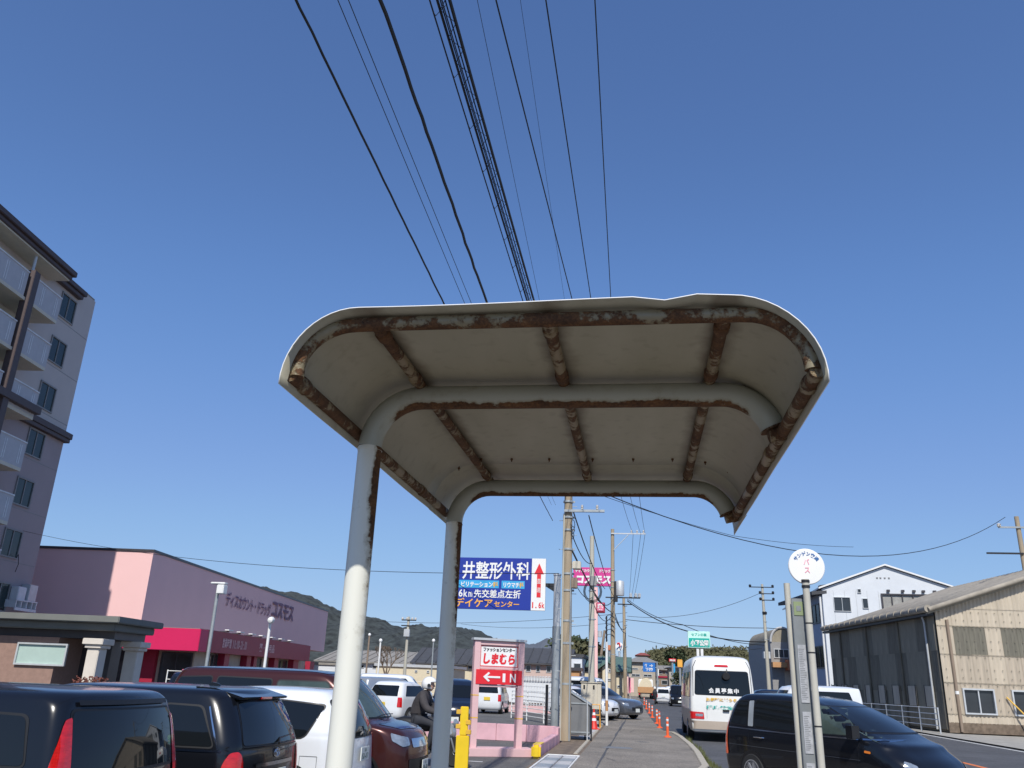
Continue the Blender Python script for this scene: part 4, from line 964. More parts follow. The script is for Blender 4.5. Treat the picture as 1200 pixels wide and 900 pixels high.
for z in (6.68, 8.6, 9.9, 11.3):
    ca = MB().box(-0.55 if z > 7 else -0.12, 1.15 if z < 7 else 1.3, -0.22, -0.14, z - 0.04, z + 0.04).build('crossarm', 'galvanised', P1, bevel=0.006)
    for x in ((0.45, 0.92) if z < 7 else (-0.3, 0.3, 0.95)):
        MB().lathe([(0.02, 0.04), (0.045, 0.06), (0.03, 0.09), (0.05, 0.11), (0.03, 0.14), (0.045, 0.16), (0.02, 0.19)], (x, -0.18, z), 10).build('insulator', 'insulator', ca, smooth=True)
MB().box(0.16, 0.42, -0.2, 0.05, 4.88, 5.12).build('junction_box', 'cabinet_beige', P1, bevel=0.02)
MB().box(0.14, 0.32, -0.22, -0.02, 4.30, 4.62).build('terminal_box', 'brown_wall', P1, bevel=0.02)
for (z, r) in ((6.2, .12), (6.4, .16), (6.0, .1)):
    MB().tube([(0.16 + r * math.cos(a / 12 * 6.28) * 0.4, -0.18, z - r + r * math.sin(a / 12 * 6.28)) for a in range(13)], 0.012, 6).build('cable_loop', 'black_cable', P1)
def wire(name, label, P, r, group=None, sag=0.0, m='black_cable', n=24, seg=5, cat='overhead wire'):
    """cable through given points, each span sagging"""
    path = []
    for a, b in zip(P[:-1], P[1:]):
        a, b = Vector(a), Vector(b)
        for k in range(n):
            t = k / n; p = a.lerp(b, t); p.z -= 4 * sag * t * (1 - t); path.append(p)
    path.append(Vector(P[-1]))
    o = MB().tube(path, r, seg).build(name, m, None, smooth=True)
    return tag(o, label, cat, group)
WG = 'cables running above the shelter from pole to pole'
yb = -11.0
def wobble(o, amp, seed):
    rr = random.Random(seed); vs = o.data.vertices; n = 5
    for i in range(0, len(vs), n):
        d = Vector((rr.uniform(-amp, amp), 0, rr.uniform(-amp, amp)))
        for k in range(n): vs[i + k].co += d
def over(label, ratio0, ratio1, z, r, zt=None, xt=None, sag=0.35, name='overhead_cable'):
    # ratio = x/(height above eye), measured where the cable leaves the top of the photo and where it meets the roof edge
    xa, xb = ratio0 * (z - EYE), ratio1 * (z - EYE)
    ya, yc = 1.0 * (z - EYE), 2.0 * (z - EYE); sag = 0.2
    sl = (xb - xa) / (yc - ya); x0 = xa + sl * (yb - ya); x1 = xb + sl * (25.8 - yc)
    return wire(name, label, [(x0, yb, z + sag * 0.8), (x1, 25.8, z + sag * 0.8)], r, WG, sag, n=150 if 'twisted' in label or 'furthest left' in label else 24)
over('thick black cable furthest left above the shelter', -0.519, -0.531, 6.2, 0.011)
wobble(bpy.data.objects['overhead_cable'], 0.003, 3)
over('thin cable, left one of the close pair left of the twisted cable', -0.454, -0.472, 6.7, 0.004)
over('thin cable, right one of the close pair left of the twisted cable', -0.437, -0.453, 6.7, 0.004)
tw = over('thick black twisted cable with lashing, second heavy cable from the left', -0.387, -0.409, 7.3, 0.019)
wobble(tw, 0.006, 4)
over('hair thin wire just right of the cable bundle', -0.236, -0.261, 9.9, 0.004, name='guard_wire')
over('taut black power line, first right of the cable bundle', -0.2065, -0.175, 11.3, 0.013, zt=11.5, xt=-2.4, name='power_line')
over('faint wire between the two left power lines', -0.169, -0.191, 9.9, 0.003, name='guard_wire')
over('taut black power line, middle of the three', -0.1296, -0.1207, 11.4, 0.012, zt=11.5, xt=-1.2, name='power_line')
over('taut black power line furthest right above the shelter', -0.054, -0.064, 11.5, 0.011, zt=11.5, xt=-0.9, name='power_line')
# lashed bundle: messenger, cables and hanger rings as one thing
bt = thing('cable_bundle', 'bundle of black telephone cables with hanger rings in the middle of the sky', 'overhead cables', (-2.1, 26, 8.9))
bz = 8.9
def bpos(rt, y, dz=0.0):
    t = (y - yb) / (25.9 - yb)
    return ((rt * (bz - EYE)) + 2.1, y - 26, dz - 4 * 0.3 * t * (1 - t) + 0.3)
for rt, dz, r in ((-0.3115, 0, 0.010), (-0.2995, 0, 0.017), (-0.2955, 0.015, 0.008), (-0.2915, -0.02, 0.008), (-0.2875, 0.01, 0.009), (-0.2800, 0, 0.021)):
    MB().tube([bpos(rt, yb + (25.9 - yb) * k / 39, dz) for k in range(40)], r, 5).build('cable', 'black_cable', bt, smooth=True)
lash = None
y = yb + 0.3
while y < 25:
    if lash is None: lash = MB().tube([(0, 0, 0), (0.142, 0.22, 0.0)], 0.0045, 4).tube([(0, 0.44, 0), (0.142, 0.22, 0.0)], 0.0045, 4).build('lashing', 'black_cable', bt); lm = lash.data; o = lash
    else: o = link('lashing', lm, bt)
    p = bpos(-0.2995, y); o.location = p; y += 0.44
hm = None
for k in range(34):
    y = yb + 0.5 + k * 1.05
    if hm is None: o = MB().tube([(-0.09, 0, 0.0), (-0.05, 0, -0.07), (0.0, 0, 0.0), (0.05, 0.02, 0.09)], 0.006, 4).build('hanger', 'black_cable', bt); hm = o.data
    else: o = link('hanger', hm, bt)
    o.location = bpos(-0.2995, y)

# poles further along
P2 = pole('utility_pole', 'pale concrete pole with coiled cable standing next to the pink sign pillar', (at(693, 820, 43).x, 43, 0), 8.75, 0.17, 0.11, 'pole_concrete_pale', UG)
bands(P2, (3.3, 4.6, 6.0, 6.3), 0.15)
for k in range(3):
    MB().tube([(0.05 + (0.38 + .04 * k) * math.sin(a / 16 * 6.28), -0.15, 5.95 + (0.45 + .05 * k) * math.cos(a / 16 * 6.28)) for a in range(17)], 0.018, 6).build('cable_coil', 'black_cable', P2)
MB().box(-0.1, 0.25, -0.3, -0.1, 6.2, 6.7).build('closure_box', 'grey_wall', P2, bevel=0.03)
X3 = at(718.5, 800, 60).x
P3 = pole('utility_pole', 'concrete pole with transformer can and long bracket arm above the pink road sign', (X3, 60, 0), 12.1, 0.19, 0.12, 'pole_concrete', UG)
bands(P3, (3.5, 5.2, 7.2, 8.0, 8.4, 9.2), 0.16)
c3 = MB().box(-0.1, 2.35, -0.2, -0.12, 11.72, 11.80).build('crossarm', 'galvanised_light', P3)
MB().cyl((0.1, -0.16, 10.6), (1.15, -0.16, 11.7), 0.03, n=6).build('brace', 'galvanised_light', P3)
for x in (1.35, 1.75, 2.2): MB().lathe([(0.03, 0.0), (0.07, 0.04), (0.04, 0.1), (0.07, 0.15), (0.03, 0.22)], (x, -0.16, 11.8), 8).build('insulator', 'insulator', c3)
MB().lathe([(0.02, 0), (0.28, 0.02), (0.30, 0.1), (0.30, 0.95), (0.26, 1.02), (0.05, 1.08)], (0.5, -0.15, 7.4), 16).build('transformer', 'galvanised_light', P3, smooth=True)
MB().box(0.1, 0.35, -0.3, 0.0, 7.0, 8.4).build('switch_box', 'black_metal', P3, bevel=0.02)
MB().box(-0.5, 1.9, -0.2, -0.12, 7.25, 7.33).build('crossarm', 'black_metal', P3)
for x in (1.25, 1.6, 1.85): MB().lathe([(0.03, 0.0), (0.10, 0.05), (0.10, 0.28), (0.03, 0.33)], (x, -0.16, 7.3), 8).build('insulator', 'galvanised_light', P3)
for k in range(5):
    MB().tube([(-0.2 + 0.3 * math.cos(a / 12 * 6.28), -0.2, 4.6 + 0.32 * k + 0.22 * math.sin(a / 12 * 6.28)) for a in range(9)], 0.02, 5).build('cable_loop', 'black_cable', P3)
P4 = pole('utility_pole', 'brown weathered pole just right of the transformer pole', (at(733, 800, 84).x, 84, 0), 9.6, 0.2, 0.13, 'pole_concrete', UG, (-0.1, 0))
bands(P4, (3, 5, 7, 8.8), 0.17); MB().box(-0.7, 0.7, -0.2, -0.1, 8.9, 9.0).build('crossarm', 'black_metal', P4)
P5 = pole('utility_pole', 'slender leaning pole between the pink pillar and the transformer pole', (at(697, 780, 88).x, 88, 0), 6.7, 0.18, 0.12, 'brown_wall', UG, (1.0, 0))
MB().lathe([(0.02, 0), (0.25, .02), (0.25, .6), (0.05, .65)], (0.5, -0.2, 6.0), 12).build('transformer', 'galvanised_light', P5)
P6 = pole('utility_pole', 'far concrete pole with three crossarms between the bus and the white factory', (at(901, 800, 84).x, 84, ROADZ), 11.3, 0.2, 0.11, 'pole_concrete_pale', UG, (-0.05, 0))
for z, a, b in ((11.0, -1.3, 1.0), (10.4, -0.4, 1.0), (9.8, -0.4, 1.0), (8.5, -0.2, 0.2)):
    c = MB().box(a, b, -0.15, -0.07, z - 0.04, z + 0.04).build('crossarm', 'black_metal', P6)
    for x in (a + 0.1, b - 0.1): MB().lathe([(0.03, 0), (0.12, .04), (0.12, .2), (0.03, .25)], (x, -0.1, z), 8).build('insulator', 'black_metal', c)
bands(P6, (7.8, 7.0, 6.2), 0.15)
P7 = pole('utility_pole', 'grey brown pole rising behind the corrugated warehouse at the right edge', (at(1207, 700, 55).x, 55, 0), 12.3, 0.2, 0.13, 'pole_concrete', UG)
MB().box(-1.2, 0.8, -0.2, -0.1, 11.55, 11.65).build('crossarm', 'galvanised', P7)
MB().lathe([(0.03, 0), (0.12, .04), (0.12, .2), (0.03, .25)], (-1.15, -0.15, 11.6), 8).build('insulator', 'insulator', P7)
MB().box(-2.1, 0.0, -0.2, -0.1, 9.95, 10.05).build('crossarm', 'black_metal', P7)
P8 = pole('utility_pole', 'concrete pole topped with fittings in the car park before the dark hill', (at(474, 790, 62).x, 62, 0), 5.75, 0.13, 0.09, 'pole_concrete_pale', UG)
for z in (5.5, 5.1): MB().box(-0.5, 0.6, -0.12, -0.05, z - .04, z + .04).build('crossarm', 'black_metal', P8)
MB().box(-0.22, 0.2, -0.3, -0.05, 4.3, 4.85).build('junction_box', 'galvanised_light', P8, bevel=.03)
for x in (-.45, -.1, .3, .55): MB().lathe([(0.02, 0), (0.08, .04), (0.08, .14), (0.03, .2)], (x, -0.08, 5.5), 8).build('insulator', 'insulator', P8)
# through-wires between the poles, and side spans
AW = 'cables strung between the far poles'
def pw(label, pts, r, sag=0.3, name='overhead_cable'):
    return wire(name, label, [tuple(at(px, py, Y)) for px, py, Y in pts], r, AW, sag)
pw('sagging cable crossing from the shelter roof to the pole at the right edge', [(665, 560, 26), (1178, 606, 55)], 0.018, 2.45)
pw('second cable beside it coming off the near pole', [(665, 566, 26), (860, 628, 36), (1000, 641, 46)], 0.010, 0.1)
for i, (a, b, Y2) in enumerate((((668, 640, 26), (716, 717, 60), 0), ((672, 600, 26), (709, 690, 60), 0), ((690, 604, 26), (720, 700, 60), 0), ((668, 620, 26), (694, 660, 43), 0), ((667, 668, 26), (694, 700, 43), 0))):
    pw(('black cable leaving the near tan pole low down', 'black cable from the small crossarm to the transformer pole', 'black cable from the crossarm tip to the transformer pole', 'cable from the tan pole to the pale pole, upper', 'cable from the tan pole to the pale pole, lower')[i], [a, b], (0.03, 0.022, 0.018, 0.018, 0.014)[i], 0.35)
for i, x in enumerate((742, 751, 756)):
    pw('thin power line dropping to the bracket arm, %s of three' % ('left', 'middle', 'right')[i], [((722, 735, 748)[i], 560 + 6 * i, 30), (x, 625, 60)], 0.010, 0.2, 'power_line')
    pw('thin power line running on from the bracket arm, %s of three' % ('left', 'middle', 'right')[i], [(x, 625, 60), ((737, 739, 742)[i], 705, 84)], 0.014, 0.3, 'power_line')
pw('heavy cable falling from the far brown pole towards the pole beyond the bus', [(735, 704, 84), (800, 738, 80), (900, 752, 84)], 0.05, 0.3)
pw('second cable falling towards the pole beyond the bus', [(735, 702, 84), (800, 732, 80), (897, 756, 84)], 0.03, 0.4)
pw('level cable crossing the road behind the green sign', [(733, 726, 84), (900, 736, 84), (975, 734, 90)], 0.03, 0.2)
pw('cable rising right to the far crossarm pole', [(735, 722, 84), (893, 694, 84)], 0.02, 0.9)
pw('thin cable above the roofs left of the far poles', [(540, 731, 120), (735, 728, 84)], 0.02, 0.6)
pw('thin cable crossing behind the blue sign low in the sky', [(440, 728, 90), (735, 718, 84)], 0.02, 0.5)
pw('low cable crossing the road above the far cars', [(736, 745, 84), (893, 760, 84)], 0.02, 0.6)
pw('long thin cable from the apartment block to the tan pole', [(27, 622, 40), (655, 672, 26)], 0.010, 0.62)
pw('cable from the transformer pole down to the brown pole', [(719, 714, 60), (733, 742, 84)], 0.03, 0.4)
pw('second cable from the transformer pole to the brown pole', [(720, 722, 60), (734, 735, 84)], 0.03, 0.5)
pw('cable from the pale pole to the transformer pole', [(693, 690, 43), (719, 702, 60)], 0.025, 0.6)
pw('slack cable from the pale pole to the transformer pole', [(693, 700, 43), (719, 716, 60)], 0.02, 0.9)

# ================================================================== signs
# blue clinic sign on its grey pole
bs = thing('clinic_sign_pole', 'grey steel pole carrying the blue clinic sign, beside the tan utility pole', 'sign pole', (at(650, 853, 28).x, 28, -0.05))
MB().tube([(0, 0, 0), (0, 0, 3.35)], 0.135, n=18).build('lower_shaft', 'galvanised', bs, smooth=True)
MB().tube([(0, 0, 3.35), (0, 0, 4.98)], 0.115, n=18).build('upper_shaft', 'galvanised_light', bs, smooth=True)
MB().cyl((0, 0, 4.98), (0, 0, 5.03), 0.135, n=18).build('cap', 'galvanised_light', bs)
BL = at(523, 655, 28); BR = at(640, 655, 28)
BX0, BX1 = BL.x - bs.location.x, BR.x - bs.location.x
ZT = at(640, 655, 28).z + 0.05; ZB = at(640, 716, 28).z + 0.05
MB().box(BX1 - 0.1, -0.1, -0.03, 0.03, 4.62, 4.72).prism([(-0.1, 4.62), (-0.1, 4.45), (BX1, 4.62)], 'y', -0.02, 0.02).build('bracket_arm', 'black_metal', bs)
xs = at(623, 680, 28).x - bs.location.x
pan = MB().box(BX0, xs - 0.002, -0.045, 0.045, ZB, ZT).build('sign_panel', 'sign_blue', bs, bevel=0.006)
pan2 = MB().box(xs + 0.002, BX1, -0.045, 0.045, ZB, ZT).build('arrow_panel', 'sign_white', bs, bevel=0.006)
def bx(px): return at(px, 685, 28).x - bs.location.x
def bzz(py): return at(580, py, 28).z + 0.05
def bl(s, m, x0, x1, y0, y1, par=None, bold=0.018, y=-0.056): lettering(s, m, par or pan, bx(x0), bzz(y1), bx(x1) - bx(x0), bzz(y0) - bzz(y1), y=y, bold=bold)
bl('井整形外科', 'sign_white', 541, 621, 658, 679)
for a, b in ((534, 585), (588, 615)):
    MB().box(bx(a), bx(b), -0.050, -0.044, bzz(689.5), bzz(680.5)).build('cyan_plate', 'sign_cyan', pan)
bl('ビリテーション', 'sign_white', 540, 578, 682, 688.5, bold=0.03); bl('科', 'stripe_yellow', 578, 584, 682, 688.5, bold=0.03)
bl('リウマチ', 'sign_white', 589.5, 609, 682, 688.5, bold=0.03); bl('科', 'stripe_yellow', 609, 614, 682, 688.5, bold=0.03)
bl('6km', 'sign_white', 538, 555, 691, 700.5); bl('先交差点左折', 'sign_white', 556, 611, 691, 701)
bl('デイケア', 'sign_orange', 534.5, 579, 701.5, 712.5); bl('センター', 'sign_orange', 580, 610, 704, 711.5)
MB().prism([(bx(626), bzz(692 - 20)), (bx(631.7), bzz(660)), (bx(637.5), bzz(672)), (bx(633.8), bzz(672)), (bx(633.8), bzz(699)), (bx(629.6), bzz(699)), (bx(629.6), bzz(672))][0:1] + [(bx(631.7), bzz(659.5)), (bx(637.3), bzz(672)), (bx(634), bzz(672)), (bx(634), bzz(699)), (bx(629.3), bzz(699)), (bx(629.3), bzz(672))], 'y', -0.052, -0.046).build('arrow', 'sign_red', pan2)
for i, ch in enumerate('直進'): bl(ch, 'sign_white', 629.2, 634.2, 677 + 10 * i, 683.5 + 10 * i, pan2, 0.0, -0.058)
bl('1.6k', 'sign_red', 624, 639, 704, 711.5, pan2, 0.02)
MB().box(0.02 - 0.33, 0.0 - 0.23, -0.05, 0.05, 0.05, 1.55).build('backboard', 'black_metal', bs, bevel=0.01)

# IN sign of the clothing shop
ang = R(24)
iL = at(557, 800, 20.75); iR = at(609, 800, 21.25)
ins = thing('shop_entry_sign', 'pink framed entrance sign with red arrow and IN below red lettering', 'sign', (iL.x, 20.75, -0.02), math.atan2(0.5, iR.x - iL.x))
Wd = math.hypot(iR.x - iL.x, 0.5); Hh = 2.50
for x in (0.0, Wd):
    l = MB().box(x - 0.075, x + 0.075, -0.09, 0.09, 0.0, Hh).build('leg', 'pink_trim', ins, bevel=0.008)
    for z in (0.75, 1.25): MB().box(x - 0.077, x + 0.077, -0.0925, 0.0925, z - 0.012, z + 0.012).build('yellow_band', 'stripe_yellow', l)
MB().box(-0.12, Wd + 0.12, -0.13, 0.12, Hh + 0.003, Hh + 0.06).build('cap_rail', 'galvanised_light', ins, bevel=0.006)
for z0, z1 in ((Hh - 0.10, Hh), (1.845, 1.90), (1.44, 1.49)): MB().box(0.078, Wd - 0.078, -0.07, 0.07, z0, z1).build('cross_rail', 'pink_trim', ins, bevel=0.005)
fr = MB().box(0.080, Wd - 0.080, -0.03, 0.03, 1.905, Hh - 0.105).build('name_panel', 'sign_white', ins)
q = MB()
for b in ((0.085, Wd - 0.085, 1.91, 1.925), (0.085, Wd - 0.085, Hh - 0.13, Hh - 0.115)): q.box(b[0], b[1], -0.036, -0.0305, b[2], b[3])
for x in (0.085, Wd - 0.10): q.box(x, x + 0.015, -0.036, -0.0305, 1.9255, Hh - 0.1305)
q.build('panel_border', 'sign_red', fr)
lettering('ファッションセンター', 'dark_frame', fr, 0.15, Hh - 0.245, Wd - 0.30, 0.095, y=-0.035, bold=0.05)
lettering('しまむら', 'sign_red', fr, 0.12, 1.965, Wd - 0.26, 0.255, y=-0.035, bold=0.055, shear=0.08)
rp = MB().box(-0.02, Wd + 0.02, -0.105, -0.03, 1.50, 1.835).build('in_panel', 'sign_red', ins, bevel=0.004)
lettering('IN', 'sign_white', rp, Wd * 0.56, 1.555, Wd * 0.33, 0.22, y=-0.112, bold=0.02)
ax0, ax1, az = Wd * 0.14, Wd * 0.52, 1.668
MB().prism([(ax0, az), (ax0 + 0.13, az + 0.11), (ax0 + 0.17, az + 0.085), (ax0 + 0.10, az + 0.022), (ax1, az + 0.022), (ax1, az - 0.022), (ax0 + 0.10, az - 0.022), (ax0 + 0.17, az - 0.085), (ax0 + 0.13, az - 0.11)], 'y', -0.115, -0.106).build('arrow', 'sign_white', rp)
MB().box(-0.3, Wd + 0.35, -0.3, 0.32, -0.08, 0.10).build('plinth', 'pink_trim', ins, bevel=0.01)
# pale pink low walls and yellow tipped divider
dv_ = thing('boundary_wall', 'low pink boundary wall turning the corner at the tan pole with a yellow tipped end', 'low wall', (-2.42, 26.3, LOTZ))
def blk(name, m, par, x0, x1, y0, y1, z0, z1, cells=0): return MB().box(x0, x1, y0, y1, z0, z1).build(name, m, par, bevel=0.012)
for k in range(7): blk('wall_block', 'pink_base', dv_, -0.02 - (k + 1) * 0.9 + 0.01, -0.02 - k * 0.9, -0.12, 0.08, 0, 0.46)
for k in range(6): blk('wall_block', 'pink_base', dv_, -0.09, 0.11, -5.35 + k * 0.872, -5.35 + (k + 1) * 0.872 - 0.008, 0, 0.30 + (0.16 if k == 5 else 0.0))
MB().box(-0.10, 0.12, -5.56, -5.36, 0.0, 0.30).build('yellow_end', 'yellow_paint', dv_, bevel=0.05)
MB().box(-0.085, 0.105, -5.34, -4.6, 0.301, 0.308).build('yellow_edge', 'yellow_paint', dv_)
# yellow post by the second shelter post
yp = thing('yellow_bollard', 'worn yellow steel bollard beside the motorcycle front wheel', 'bollard', (at(541, 893, 17.6).x, 17.6, LOTZ))
MB().box(-0.13, 0.13, -0.05, 0.05, 0.0, 0.62).build('lower_plate', 'yellow_paint', yp, bevel=0.012)
MB().box(-0.07, 0.09, -0.045, 0.045, 0.62, 1.16).build('upper_plate', 'yellow_paint', yp, bevel=0.012)
for z, x in ((1.05, -0.1), (0.86, 0.1), (0.78, -0.1), (0.68, 0.11)): MB().box(x - 0.05, x + 0.05, -0.06, 0.03, z - 0.04, z + 0.05).build('hinge', 'stripe_yellow', yp, bevel=0.01)
# bus stop sign -----------------------------------------------------------
sp0 = at(955.5, 800, 8.6)
st = thing('bus_stop_sign', 'bus stop with round white disc on a pale steel pole and a grey timetable board', 'bus stop sign', (sp0.x, 8.6, 0), 0.06)
lx = -0.016
PZ = at(949, 679, 8.6).z - 0.0
MB().tube([(0, 0, 0), (lx, 0, PZ - 0.05)], 0.033, n=18).build('front_pole', 'cream_pole', st, smooth=True)
MB().tube([(-0.155, 0.14, 0), (-0.165, 0.14, at(931, 684, 8.75).z)], 0.030, n=16).build('rear_pole', 'cream_pole', st, smooth=True)
for z in (PZ - 0.02, PZ - 0.07): MB().cyl((lx, 0, z - 0.012), (lx, 0, z + 0.012), 0.040, n=16).build('pole_clamp', 'black_metal', st)
MB().cyl((lx, 0, PZ - 0.06), (lx, 0, PZ), 0.036, n=16).build('pole_cap', 'cream_pole', st)
for z in (2.22, 1.95, 1.30, 0.9): MB().cyl((lx * z / 2.7, 0, z - 0.006), (lx * z / 2.7, 0, z + 0.006), 0.0355, n=16).build('pole_band', 'black_metal', st)
RD = 18.6 / FPX * 9.15
dz_ = at(945.5, 664, 8.66)
dx, dzz = dz_.x - sp0.x, dz_.z
dsc = MB().lathe([(0.01, 0.012), (RD - 0.006, 0.012), (RD, 0.006), (RD, -0.006), (RD - 0.006, -0.012), (0.01, -0.012)], (dx, 0.06, dzz), 48, 'y').build('disc', 'sign_white', st, smooth=False)
for i, ch in enumerate('サンデン交通'):
    a = R(52 - i * 104 / 5); rr = RD * 0.72
    cx, cz = dx - rr * math.sin(a), dzz + rr * math.cos(a)
    lettering(ch, 'sign_ink_blue', dsc, cx - 0.021, cz - 0.021, 0.042, 0.042, y=0.044, bold=0.03, rot=a)
lettering('バ', 'sign_ink_pink', dsc, dx - 0.032, dzz + 0.012, 0.062, 0.065, y=0.044, bold=0.01)
lettering('ス', 'sign_ink_pink', dsc, dx - 0.030, dzz - 0.068, 0.062, 0.070, y=0.044, bold=0.01)
bd = MB().box(-0.150, -0.030, 0.055, 0.075, 0.35, PZ - 0.18).build('timetable_board', 'board_grey', st, bevel=0.004)
rl_ = MB().box(-0.135, -0.045, 0.048, 0.0545, PZ - 0.34, PZ - 0.21).build('route_label', 'leaf_green_label', bd)
MB().box(-0.112, -0.068, 0.045, 0.0475, PZ - 0.30, PZ - 0.25).build('label_mark', 'board_grey', rl_)
for z0, z1 in ((1.50, 2.02), (1.06, 1.42), (0.55, 0.98)):
    pp = MB().box(-0.128, -0.052, 0.048, 0.0545, z0, z1).build('timetable_sheet', 'paper', bd)
    m_ = MB(); z = z0 + 0.03
    while z < z1 - 0.03: m_.box(-0.12, -0.12 + random.uniform(0.03, 0.058), 0.0465, 0.0476, z, z + 0.005); z += 0.016
    tag(m_.build('printed_lines', 'box_grey', pp), kind='stuff')
# big pink shop sign on pylon
YS = 75
pin = thing('pylon_sign', 'magenta shop sign high on a pink pillar behind the concrete poles', 'sign', (at(697, 800, YS).x, YS, 0))
def sx_(px): return at(px, 690, YS).x - pin.location.x
def sz_(py): return at(695, py, YS).z
MB().box(-0.24, 0.24, -0.2, 0.2, 0, sz_(688)).build('pillar', 'banner_pink' if False else 'pink_wall', pin, bevel=0.02)
pb = MB().box(sx_(672), sx_(717.5), -0.3, -0.0, sz_(687), sz_(665.5)).build('sign_box', 'magenta_sign', pin, bevel=0.02)
lettering('ディスカウント', 'sign_white', pb, sx_(674), sz_(671.5), sx_(698) - sx_(674), sz_(667.5) - sz_(671.5), y=-0.33, bold=0.04)
lettering('ドラッグ', 'sign_white', pb, sx_(702), sz_(671.5), sx_(716) - sx_(702), sz_(667.5) - sz_(671.5), y=-0.33, bold=0.04)
lettering('コスモス', 'sign_white', pb, sx_(674), sz_(684.5), sx_(716) - sx_(674), sz_(674) - sz_(684.5), y=-0.33, bold=0.06, shear=0.12)
tf = MB().box(sx_(699), sx_(709), -0.3, 0.3, sz_(718), sz_(706)).build('medicine_sign', 'crimson_dark', pin, bevel=0.03)
tf2 = MB().box(sx_(700), sx_(707.5), -0.36, -0.305, sz_(716), sz_(707)).build('face_plate', 'banner_pink', tf, bevel=0.02)
lettering('薬', 'sign_white', tf2, sx_(700.5), sz_(715), sx_(707) - sx_(700.5), sz_(708) - sz_(715), y=-0.37, bold=0.04)
# green roadside sign beyond the bus
YG = 62
gs = thing('green_shop_sign', 'white and green rectangular sign on two white posts above the bus roof', 'sign', (at(819, 790, YG).x, YG, ROADZ))
def gx(px): return at(px, 750, YG).x - gs.location.x
def gz(py): return at(819, py, YG).z - ROADZ
for a in (817.3, 822): MB().box(gx(a) - 0.09, gx(a) + 0.09, -0.08, 0.08, 0, gz(760)).build('post', 'white_paint', gs)
gp = MB().box(gx(806), gx(832), -0.15, 0.15, gz(759.5), gz(740)).build('sign_panel', 'sign_mint', gs, bevel=0.02)
g2_ = MB().box(gx(807), gx(832) - 0.05, -0.165, -0.155, gz(758.3), gz(748)).build('green_plate', 'sign_green', gp)
lettering('セブンの森', 'sign_green', gp, gx(810), gz(745.5), gx(828) - gx(810), gz(742) - gz(745.5), y=-0.17, bold=0.02)
lettering('小郡公園', 'sign_white', g2_, gx(809), gz(757), gx(830) - gx(809), gz(750) - gz(757), y=-0.18, bold=0.05)
# blue direction sign over the road
YB = 120
ds = thing('direction_sign', 'blue road direction sign with white writing far down the road', 'road sign', (at(770.5, 805, YB).x, YB, ROADZ))
dzf = lambda py: at(762, py, YB).z - ROADZ
dxf = lambda px: at(px, 782, YB).x - ds.location.x
MB().cyl((0, 0, 0), (0, 0, dzf(775)), 0.1, n=10).build('post', 'galvanised', ds)
MB().box(dxf(760), 0, -0.05, 0.05, dzf(782) - .05, dzf(782) + .05).build('arm', 'galvanised', ds)
dp = MB().box(dxf(753.5), dxf(768), -0.12, -0.07, dzf(787.5), dzf(776.5)).build('sign_panel', 'road_sign_blue', ds, bevel=0.02)
lettering('↑→', 'sign_white', dp, dxf(755), dzf(782), dxf(766) - dxf(755), dzf(777.5) - dzf(782), y=-0.13, bold=0.02)
lettering('下関', 'sign_white', dp, dxf(756), dzf(786.5), dxf(765) - dxf(756), dzf(782.5) - dzf(786.5), y=-0.13, bold=0.02)
# white sign pole with taped foot
wp = thing('white_pole', 'slim white pole with red taped foot in front of the grey car', 'pole', (at(711, 840, 36.5).x, 36.5, 0))
MB().cyl((0, 0, 0), (0, 0, 3.25), 0.055, n=12).build('shaft', 'white_paint', wp, smooth=True)
MB().cyl((0, 0, 0.55), (0, 0, 0.95), 0.060, n=12).build('tape', 'orange_wall', wp, smooth=True)
MB().cyl((0, 0, 3.2), (0, 0, 4.3), 0.03, n=8).build('mast', 'black_metal', wp)

# ================================================================== street furniture by the walkway
gb = thing('waste_box', 'dark grey box with a slanted lid and galvanised legs beside the tan utility pole', 'storage box', (at(677, 866, 26.9).x, 26.9, -0.01))
MB().prism([(-0.42, 0.14), (0.36, 0.14), (0.36, 0.98), (-0.42, 1.42)], 'y', -0.25, 0.45).build('casing', 'box_grey', gb, bevel=0.015)
MB().prism([(-0.44, 1.435), (0.40, 0.965), (0.40, 1.01), (-0.44, 1.485)], 'y', -0.29, 0.48).build('lid', 'galvanised', gb, bevel=0.006)
for z in (0.22, 1.02): MB().box(-0.425, 0.365, -0.268, -0.251, z - 0.02, z + 0.02).build('rib', 'galvanised', gb)
for x in (0.30, 0.42): MB().cyl((x, -0.31, 0), (x, -0.31, 1.12 if x < .4 else 0.98), 0.022, n=8).build('leg', 'galvanised_light' if x < .4 else 'black_metal', gb)
for x in (-0.35, 0.20): MB().cyl((x, 0.3, 0), (x, 0.3, 0.16), 0.022, n=8).build('leg', 'black_metal', gb)
cb = thing('electric_cabinet', 'beige steel electric cabinet with two dark vents raised on legs', 'cabinet', (at(693, 835, 35.5).x, 35.5, 0))
cbm = MB().box(-0.40, 0.24, -0.25, 0.25, 0.62, 1.60).build('door_panel', 'cabinet_beige', cb, bevel=0.012)
MB().box(0.243, 0.40, -0.25, 0.25, 0.62, 1.60).build('side_door', 'cabinet_beige', cb, bevel=0.012)
MB().box(-0.43, 0.43, -0.29, 0.29, 1.603, 1.64).build('rain_cap', 'cabinet_beige', cb, bevel=0.008)
for x in (-0.28, 0.10): MB().box(x - 0.03, x + 0.04, -0.256, -0.2505, 1.36, 1.52).build('vent', 'black_metal', cbm)
for x in (-0.34, 0.34): MB().box(x - 0.04, x + 0.04, -0.2, 0.2, 0, 0.618).build('leg', 'black_metal', cb)
